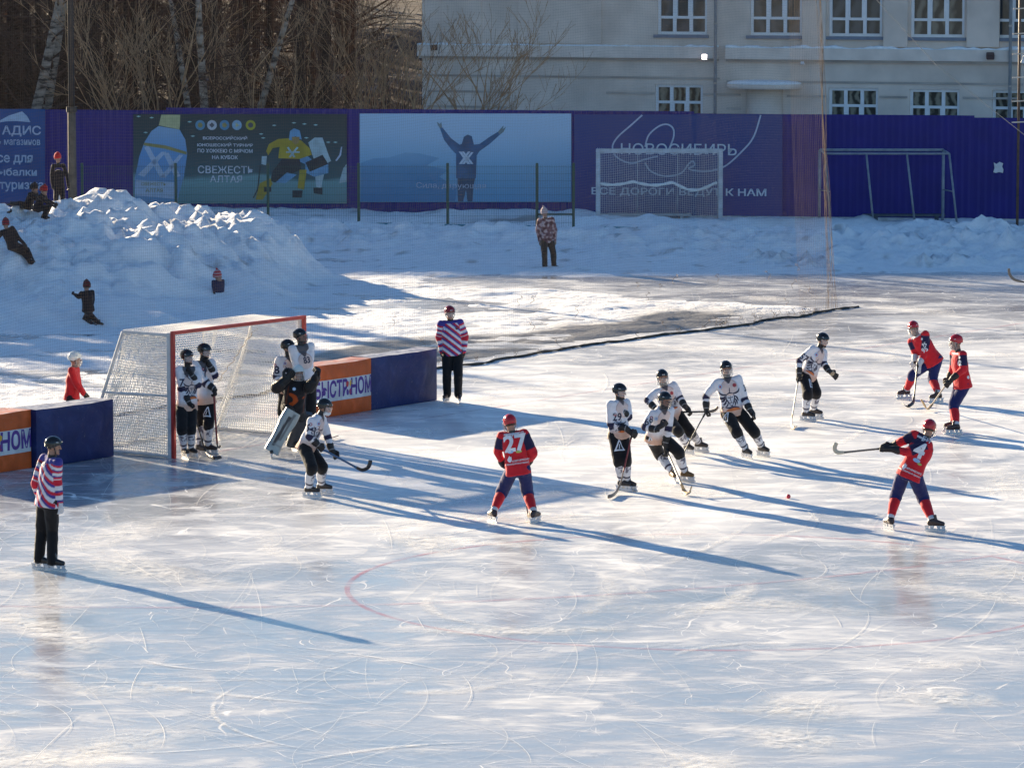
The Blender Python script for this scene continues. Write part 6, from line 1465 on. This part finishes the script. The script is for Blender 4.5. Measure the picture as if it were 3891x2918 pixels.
person('GK', 'goalkeeper in black and orange with white caged helmet and one pad kicked out', tgr, 'goalie', 1.74, 15,
       dict(hd=(398, 655), nk=(392, 752), pel=(345, 1015), rel=(138, 838), rwr=(195, 790), rhd=(290, 700), lel=(505, 850), lwr=(570, 770), lhd=(618, 690), rkn=(282, 1185), lkn=(440, 1180), ran=(100, 1515), lan=(350, 1430)),
       hyaw=25, fy=(0, 20), mask='cage', pad='rl', gl={'c': (.010, .009, .010), 'big': 1.75}, sg=dict(rel=-.3, rwr=-.4, lel=-.5, lwr=-.3), bulk=1.12)
person('P64', 'crouching player in white with 64 and a white chin guard', t64, 'white', 1.76, 72,
       dict(hd=(435, 322), nk=(385, 415), pel=(222, 800), rsh=(275, 500), rel=(248, 690), rwr=(345, 785), rhd=(385, 825), lel=(478, 690), lwr=(522, 840), lhd=(572, 915), rkn=(285, 1085), lkn=(412, 1070), ran=(242, 1330), lan=(398, 1290)),
       hyaw=92, group=GPW, fy=(85, 85), mask='chin', sg=dict(rel=-.4, rwr=.2, lel=-.2, lwr=-.3))
person('P27', 'player in red with 27 on his back standing legs apart', t27, 'red', 1.80, 172,
       dict(hd=(488, 205), nk=(515, 305), pel=(588, 800), lel=(322, 590), lwr=(395, 750), lhd=(430, 790), rel=(798, 600), rwr=(730, 735), rhd=(690, 770), lkn=(385, 1110), rkn=(715, 1125), lan=(268, 1385), ran=(805, 1395)),
       hyaw=195, group=GPR, fy=(150, 205), mask='cage', sg=dict(lel=.3, lwr=.8, rel=.3, rwr=.8))
person('P29', 'player in white at the left of the group, glove raised to his chin', tG, 'white', 1.78, 45,
       dict(hd=(302, 405), nk=(290, 492), pel=(292, 850), rel=(212, 760), rwr=(360, 800), rhd=(452, 868), lel=(405, 680), lwr=(345, 630), lhd=(305, 582), rkn=(292, 1150), lkn=(372, 1150), ran=(325, 1385), lan=(385, 1385)),
       hyaw=62, group=GPW, fy=(52, 52), mask='visor', sg=dict(rel=-.3, rwr=-.6, lel=-.4, lwr=-.4))
person('P3', 'player in white with 3 on his sleeve, behind the others, stick held level', tG, 'white', 1.80, 22,
       dict(hd=(775, 245), nk=(785, 335), pel=(880, 650), rel=(612, 500), rwr=(680, 570), lel=(972, 470), lwr=(1015, 548), lhd=(1075, 612), rkn=(948, 835), lkn=(1085, 850), ran=(1048, 985), lan=(1175, 960)),
       hyaw=10, group=GPW, fy=(35, 60), mask='cage', sg=dict(rel=-.2, rwr=-.5, lel=-.4, lwr=-.6))
person('P69', 'player in white with 69 and tan skates, arm across his chest', tG, 'white', 1.78, 38,
       dict(hd=(800, 497), nk=(772, 592), pel=(712, 880), rel=(582, 790), rwr=(690, 820), rhd=(790, 765), lel=(845, 800), lwr=(815, 950), lhd=(822, 1070), rkn=(738, 1085), lkn=(955, 1065), ran=(880, 1285), lan=(1020, 1285)),
       hyaw=48, group=GPW, fy=(15, 55), mask='dcage', boot=(.16, .085, .025), sg=dict(rel=-.4, rwr=-.5, lel=-.3, lwr=-.2))
person('Pdr', 'player in white with the large horned beast emblem on his chest', tG, 'white', 1.84, 6,
       dict(hd=(1480, 150), nk=(1488, 240), pel=(1545, 600), rel=(1258, 455), rwr=(1262, 570), rhd=(1266, 630), lel=(1685, 480), lwr=(1738, 590), lhd=(1785, 660), rkn=(1592, 840), lkn=(1790, 840), ran=(1695, 1030), lan=(1872, 1005)),
       hyaw=10, group=GPW, fy=(30, 40), mask='cage', sg=dict(rel=-.2, rwr=-.2))
person('P57', 'player in white stooping with one empty tan palmed glove held out', t57, 'white', 1.78, 48,
       dict(hd=(648, 345), nk=(605, 440), pel=(448, 820), rel=(322, 630), rwr=(318, 795), rhd=(310, 865), lel=(662, 665), lwr=(722, 755), lhd=(785, 808), rkn=(440, 1085), lkn=(560, 1075), ran=(410, 1345), lan=(520, 1310)),
       hyaw=58, group=GPW, fy=(72, 62), mask='visor', gl={'palm': 'l', 'palms': -1, 'open': 'l'}, sg=dict(rel=.2, lel=-.4, lwr=-.5))
person('P95', 'player in red with 95 on his sleeve and white gloves, leaning forward', tR, 'red', 1.82, -32,
       dict(hd=(388, 215), nk=(425, 300), pel=(612, 590), lel=(522, 520), lwr=(458, 640), lhd=(446, 715), rel=(405, 500), rwr=(402, 590), rhd=(392, 650), lkn=(618, 830), rkn=(378, 775), lan=(688, 1010), ran=(302, 965)),
       hyaw=-28, group=GPR, fy=(-75, -70), mask='cage', gl={'c': (.50, .50, .54)}, sg=dict(nk=-.7, lel=-.4, lwr=-.5, rel=-.2, rwr=-.4))
person('P62', 'player in red seen from the side, facing left, hands low on his stick', tR, 'red', 1.80, -68,
       dict(hd=(905, 385), nk=(925, 485), pel=(978, 870), lel=(992, 715), lwr=(868, 815), lhd=(805, 885), rel=(862, 700), rwr=(822, 800), rhd=(790, 855), lkn=(872, 1150), rkn=(880, 1120), lan=(905, 1390), ran=(875, 1355)),
       hyaw=-80, group=GPR, fy=(-80, -78), mask='cage', sg=dict(lel=-.3, lwr=-.5, rel=.2, rwr=.2))
person('P4', 'player in red with 4 on his back swinging his stick out to the left', t4, 'red', 1.82, 158,
       dict(hd=(1315, 165), nk=(1290, 250), pel=(1075, 735), lsh=(1120, 255), rsh=(1300, 385), lel=(962, 335), lwr=(855, 382), lhd=(770, 405), rel=(1000, 475), rwr=(860, 440), rhd=(735, 432), lkn=(885, 1030), rkn=(1230, 1060), lan=(808, 1350), ran=(1355, 1370)),
       hyaw=165, group=GPR, fy=(78, 205), mask='cage', yoke=.4, sg=dict(nk=.1, lel=.2, lwr=.3, rel=.2, rwr=.2))
person('kidR', 'person in a red jacket and white helmet behind the left blue mat', tA, 'kid', 1.50, 82,
       dict(hd=(495, 202), nk=(490, 248), pel=(478, 440), rel=(508, 370), rwr=(556, 432), lel=(520, 365), lwr=(560, 425), rkn=(478, 560), lkn=(490, 560), ran=(470, 660), lan=(490, 660)),
       hyaw=90, skates=False, Y=72.4, helmet='white', mask='cage', jersey=plain((.46, .014, .02)), bulk=1.05, sg=dict(rwr=-.2))
person('woman', 'woman in patterned pink jacket and knit hat standing behind the safety net', tW, 'kid', 1.68, 12,
       dict(hd=(1258, 132), nk=(1268, 172), pel=(1280, 352), rel=(1202, 275), rwr=(1222, 378), lel=(1348, 275), lwr=(1346, 372), rkn=(1258, 468), lkn=(1332, 468), ran=(1262, 572), lan=(1338, 572)),
       hyaw=10, skates=False, Y=109.9, jersey=plain((.20, .09, .10), ((.48, .36, .36), (.08, .03, .04))), hat=((.42, .30, .31), True, (.5, .42, .42)), fy=(10, 55), pants=(.03, .024, .022), gl={'c': (.22, .17, .12)})
person('kidT', 'dark suited child in bright red hat standing on the mound by the mast', tTL, 'kid', 1.32, 20,
       dict(hd=(404, 1108), nk=(408, 1148), pel=(415, 1300), rel=(362, 1225), rwr=(366, 1300), lel=(468, 1225), lwr=(478, 1305), rkn=(392, 1390), lkn=(438, 1390), ran=(395, 1480), lan=(440, 1480)),
       hyaw=30, group=GK, skates=False, Y='snow', ysh=1.2, hat=((.55, .02, .025), False), headk=1.05)
person('kidC', 'child with red hat crouching on the mound crest', tTL, 'kid', 1.30, 70,
       dict(hd=(306, 1335), nk=(300, 1362), pel=(262, 1455), rel=(330, 1420), rwr=(368, 1440), lel=(325, 1405), lwr=(378, 1425), rkn=(335, 1460), lkn=(345, 1450), ran=(300, 1520), lan=(315, 1515)),
       hyaw=60, group=GK, skates=False, Y='snow', hat=((.45, .02, .025), False, (.16, .01, .015)), headk=1.05)
person('kidD', 'child with dark hat lying on the mound crest, legs to the left', tTL, 'kid', 1.30, 60,
       dict(hd=(238, 1320), nk=(236, 1348), pel=(195, 1440), rel=(262, 1400), rwr=(290, 1440), lel=(255, 1390), lwr=(285, 1430), rkn=(140, 1450), lkn=(140, 1425), ran=(85, 1478), lan=(85, 1425)),
       hyaw=70, group=GK, skates=False, Y='snow', hat=((.02, .018, .02), False), headk=1.05, fy=(-90, -90))
person('kidL', 'child with striped red hat crawling up the mound at the left edge', tM, 'kid', 1.34, 200,
       dict(hd=(58, 398), nk=(62, 440), pel=(128, 610), rel=(190, 545), rwr=(245, 600), lel=(-20, 540), lwr=(-40, 610), rkn=(272, 655), lkn=(235, 690), ran=(330, 785), lan=(300, 770)),
       hyaw=190, group=GK, skates=False, Y='snow', hat=((.30, .02, .03), False, (.05, .02, .03)), headk=1.05, sg=dict(nk=.4), fy=(80, 80))
person('kidK', 'child in black suit kneeling against the foot of the mound', tM, 'kid', 1.34, 215,
       dict(hd=(868, 1022), nk=(868, 1065), pel=(882, 1240), rel=(930, 1150), rwr=(925, 1200), lel=(790, 1130), lwr=(748, 1105), rkn=(850, 1350), lkn=(925, 1330), ran=(920, 1395), lan=(985, 1380)),
       hyaw=200, group=GK, skates=False, Y='snow', hat=((.035, .012, .015), False, (.16, .015, .02)), headk=1.05, fy=(60, 60))
person('kidB', 'small child with red bobble hat half hidden in the snow right of the mound', t22, 'kid', 1.15, 20,
       dict(hd=(470, 597), nk=(471, 604), pel=(472, 634), rel=(461, 619), rwr=(462, 630), lel=(481, 619), lwr=(482, 632), rkn=(467, 650), lkn=(477, 650), ran=(467, 664), lan=(477, 664)),
       hyaw=60, group=GK, skates=False, Y='snow', spx=(472 * S22, 628 * S22), hat=((.42, .03, .04), True, (.5, .3, .32)), headk=1.1, jersey=plain((.02, .025, .07)))

# ---- numbers, names and emblems
num('A', '7', (158, 645), .13); emblem('A', (275, 710), .30); num('A', 'КЦ', (175, 1290), .09, where='trousers') if False else None
num('B', '7', (432, 535), .13); badge('B', (408, 480), RINK, .024, WINK)
num('P28', '28', (128, 625), .14); badge('P28', (250, 545), LBLUE, .028, RINK); badge('P28', (137, 568), RINK, .03, WINK); emblem('P28', (345, 640), .28)
num('P83', '83', (500, 512), .11)
badge('GK', (355, 838), LBLUE, .03, WINK)
num('P64', '64', (255, 595), .13); badge('P64', (268, 540), RINK, .026, WINK); badge('P64', (366, 530), LBLUE, .03, RINK); emblem('P64', (345, 640), .26)
num('P27', '27', (552, 480), .245, WINK, bold=.05, sq=1.0); num('P27', 'ЗАЙНОВ', (555, 362), .05, WINK, name='name', bold=.03)
decal('P27', 'jersey', (535, 583), disc_mesh(.048, .026, -.05, 0, 14), LBLUE, 0, 'sponsor_mark'); decal('P27', 'jersey', (605, 583), disc_mesh(.048, .020, 0, 0, 14), GINK, 0, 'sponsor_mark')
num('P27', 'ЭКОВТОРРЕСУРС', (628, 700), .026, WINK, name='lettering', bold=.03); num('P27', 'НОВОСИБИРСКАЯ ОБЛАСТЬ', (592, 745), .022, WINK, name='lettering', bold=.03)
FL = [(-.03, -.03), (-.04, .0), (-.015, .04), (0, .06), (.01, .035), (.03, .045), (.035, 0), (.02, -.035), (0, -.045)]
decal('P27', 'jersey', (484, 692), shape([FL]), WINK, 0, 'flame_mark')
num('P29', '29', (275, 685), .12); badge('P29', (252, 655), RINK, .026, WINK); emblem('P29', (330, 760), .2)
num('P3', '3', (606, 512), .13); badge('P3', (878, 418), RINK, .032); emblem('P3', (880, 520), .22)
num('P69', '69', (628, 742), .115, bold=.02); badge('P69', (655, 692), RINK, .028, WINK); badge('P69', (707, 700), LBLUE, .03, RINK)
emblem('Pdr', (1528, 470), .38); badge('Pdr', (1416, 348), LBLUE, .038, RINK); badge('Pdr', (1572, 330), RINK, .034); num('Pdr', '3', (1690, 365), .11)
num('P57', '57', (385, 590), .12, rot=-15); badge('P57', (558, 545), LBLUE, .034, RINK); emblem('P57', (535, 690), .3, -12)
num('P95', '95', (524, 478), .09, WINK); num('P95', '95', (517, 415), .07, WINK); badge('P95', (490, 345), WINK, .022)
num('P62', '62', (945, 640), .09, WINK); badge('P62', (945, 565), WINK, .024); badge('P62', (1050, 810), WINK, .03)
num('P4', '4', (1188, 462), .235, WINK, bold=.05, sq=1.0); num('P4', 'БИ', (1280, 315), .08, WINK, name='name'); decal('P4', 'jersey', (1150, 585), disc_mesh(.058, .030, n=14), LBLUE, 0, 'sponsor_mark'); decal('P4', 'jersey', (1188, 635), disc_mesh(.036, .018, n=14), GINK, 0, 'sponsor_mark')
num('P4', 'ЭКОВТОРРЕСУРС', (1090, 715), .026, WINK, name='lettering'); num('P4', 'НОВОСИБИРСКАЯ ОБЛАСТЬ', (1055, 748), .021, WINK, name='lettering'); decal('P4', 'jersey', (990, 665), shape([FL]), WINK, 0, 'flame_mark')
num('refL', 'СУДЬЯ', (282, 892), .05, INK, name='lettering'); badge('ref2', (1505, 350), INK, .03, RINK); badge('ref2', (1398, 355), LBLUE, .03, WINK)
for k_, q in (('B', (455, 990)), ('P29', (300, 1000)), ('P69', (645, 960)), ('Pdr', (1478, 685)), ('P57', (487, 950))): decal(k_, 'trousers', q, tri_logo(.16), WINK, 0, 'triangle_print', upv=(0, 0, 1))

# ------------------------------------------------------------------ sticks and ball
def catmull(P, n=8):
    out = []
    for i in range(len(P) - 1):
        p0, p1, p2, p3 = P[max(i - 1, 0)], P[i], P[i + 1], P[min(i + 2, len(P) - 1)]
        for k in range(n):
            q = k / n; out.append(0.5 * ((2 * p1) + (p2 - p0) * q + (2 * p0 - 5 * p1 + 4 * p2 - p3) * q * q + (3 * p1 - p0 - 3 * p2 + p3) * q ** 3))
    out.append(P[-1]); return out
def stick(label, T, top, heel, blade, shaft_m, blade_m, wb=.062):
    """top and heel are the ends of the shaft; blade is the hooked end; each (x, y, depth) with depth a world Y, or ('z', height)"""
    def W(p):
        x, y, d = p; X, Y_ = T[0] + x / T[2], T[1] + y / T[2]
        return at_Z(X, Y_, d[1]) if isinstance(d, tuple) else at_Y(X, Y_, d)
    a, b = W(top), W(heel); bl = [W(p) for p in blade]; t = thing('hockey_stick', label, 'stick', b if b.z < .3 else b, 'curved bandy sticks')
    path = catmull([a, a.lerp(b, .5), a.lerp(b, .93)] + [b] + bl, 8); nrm = (b - a).cross(bl[-1] - b).normalized(); ns = 22; n = len(path)
    def sect(i):
        tn = (path[min(i + 1, n - 1)] - path[max(i - 1, 0)]).normalized(); w = tn.cross(nrm).normalized(); q = i / (n - 1); e = max(0, (i - 14) / (n - 15))
        hw = .0145 + (wb / 2 - .0145) * min(1, e * 2.2); ht = .011 - .004 * e
        if i == n - 1: hw *= .7
        return [path[i] + w * (hw * c_) + nrm * (ht * d_) for c_, d_ in ((-1, -.6), (-.6, -1), (.6, -1), (1, -.6), (1, .6), (.6, 1), (-.6, 1), (-1, .6))]
    mb = MB(); mb.loft([sect(i) for i in range(0, ns + 1)]); mb.build('shaft', shaft_m, t, smooth=True)
    mb = MB(); mb.loft([sect(i) for i in range(ns, n)]); mb.build('blade', blade_m, t, smooth=True)
    mb = MB(); d = (b - a).normalized(); mb.tube([a - d * .01, a + d * .16], .0165, 8); mb.build('grip_tape', mat('black grip tape', (.02, .02, .02), rough=.9), t, smooth=True); return t
S_BLK = mat('black stick', (.022, .018, .02), rough=.4); S_BLU = mat('blue stick shaft', (.03, .09, .20), rough=.4); S_WOOD = mat('wooden stick', (.42, .30, .17), rough=.5, scale=14); S_GREY = mat('grey brown stick', (.16, .13, .11), rough=.4); S_RED = mat('dark red shaft', (.20, .02, .02), rough=.4)
S_PALE = mat('pale stick', (.55, .47, .36), rough=.45)
hY = lambda k_, s: PEOPLE[k_][s + 'hand'].y
stick('black bandy stick leaning down from the player at the left post', tgl, (262, 880, hY('A', 'r') - .02), (435, 1440, ('z', .10)), [(470, 1500, ('z', .05)), (545, 1535, ('z', .045)), (625, 1520, ('z', .05))], S_BLK, S_BLK)
stick('thin dark red bandy stick upright in the goal with a small hook', tgl, (535, 680, hY('B', 'r') - .03), (580, 1370, hY('B', 'r') - .10), [(592, 1405, hY('B', 'r') - .10), (608, 1408, hY('B', 'r') - .11), (618, 1380, hY('B', 'r') - .12)], S_RED, S_GREY, .03)
stick('blue shafted stick behind the goalkeeper with its blade past player 64', tgr, (438, 870, hY('P83', 'r') - .05), (690, 1372, ('z', .05)), [(740, 1400, ('z', .045)), (800, 1392, ('z', .045)), (850, 1375, ('z', .05))], S_BLU, S_GREY)
y64 = hY('P64', 'r'); stick('bandy stick of crouching player 64, blade raised off the ice', t64, (322, 800, y64 - .03), (850, 1085, hY('P64', 'l') - .1), [(915, 1112, hY('P64', 'l') - .12), (980, 1090, hY('P64', 'l') - .14), (1010, 1040, hY('P64', 'l') - .15), (1020, 992, hY('P64', 'l') - .15)], S_BLU, S_BLK)
y27 = PEOPLE['P27']['pel'].y; stick('pale bandy stick showing between the legs of player 27', t27, (640, 760, y27 + .35), (722, 1410, ('z', .10)), [(728, 1452, ('z', .05)), (742, 1455, ('z', .05)), (745, 1390, ('z', .16))], S_GREY, S_PALE, .05)
stick('dark bandy stick with its blade on the ice left of the group', tG, (452, 820, hY('P29', 'r') - .05), (345, 1290, hY('P29', 'r') - .25), [(318, 1400, ('z', .18)), (275, 1500, ('z', .06)), (225, 1548, ('z', .045)), (175, 1562, ('z', .05))], S_RED, S_GREY)
y3 = hY('P3', 'l'); stick('bandy stick held level towards the beast emblem player', tG, (1000, 628, y3 - .02), (1300, 622, y3 - .25), [(1345, 612, y3 - .28), (1375, 590, y3 - .30), (1388, 565, y3 - .30)], S_BLK, S_GREY, .05)
stick('pale wooden bandy stick of player 69 with hooked blade', tG, (822, 1040, hY('P69', 'l') - .03), (990, 1430, ('z', .16)), [(1020, 1500, ('z', .06)), (1050, 1530, ('z', .045)), (1085, 1500, ('z', .08)), (1098, 1450, ('z', .16))], S_GREY, S_WOOD)
ydr = hY('Pdr', 'r'); stick('dark bandy stick slanting down from the beast emblem player', tG, (1272, 600, ydr - .02), (1075, 960, ydr - .35), [(1040, 1030, ydr - .40), (1012, 1085, ydr - .42), (985, 1130, ydr - .45)], S_GREY, S_BLK)
stick('pale wooden bandy stick hanging straight down from the stooping player', t57, (312, 850, hY('P57', 'r') - .03), (228, 1380, ('z', .20)), [(212, 1460, ('z', .10)), (215, 1545, ('z', .05)), (250, 1568, ('z', .04)), (285, 1545, ('z', .07))], S_PALE, S_WOOD)
stick('black bandy stick held by the player in white gloves', tR, (440, 600, hY('P95', 'l') + .02), (392, 1060, ('z', .14)), [(380, 1115, ('z', .08)), (330, 1155, ('z', .045)), (285, 1148, ('z', .05)), (250, 1130, ('z', .06))], S_BLK, S_BLK)
stick('wooden bandy stick of the side facing red player, blade tilted up', tR, (815, 850, hY('P62', 'l') - .02), (610, 1140, ('z', .10)), [(560, 1195, ('z', .05)), (530, 1165, ('z', .10)), (482, 1080, ('z', .24))], S_GREY, S_WOOD, .055)
y4 = hY('P4', 'l'); stick('bandy stick swung out level by player 4', t4, (775, 420, y4 - .04), (190, 480, y4 - .1), [(120, 480, y4 - .1), (80, 450, y4 - .1), (78, 400, y4 - .1), (100, 352, y4 - .1)], S_GREY, S_PALE)
rz_ = (3891 - 3835) ; yB = 97.0
stick('bandy stick reaching in from outside at the right edge', (2500, 750, 1.590), (2330, 540, yB), (2190, 508, yB), [(2150, 495, yB), (2125, 465, yB), (2120, 430, yB)], S_BLK, S_GREY)
bp = at_Z(1703 * S22, 1072 * S22, .032); mb = MB(); mb.ball(bp, .036, None, 16, 12); tag(mb.build('ball', mat('red ball', (.62, .03, .06), rough=.5), origin=bp, smooth=True), 'small red ball lying on the open ice', 'ball')
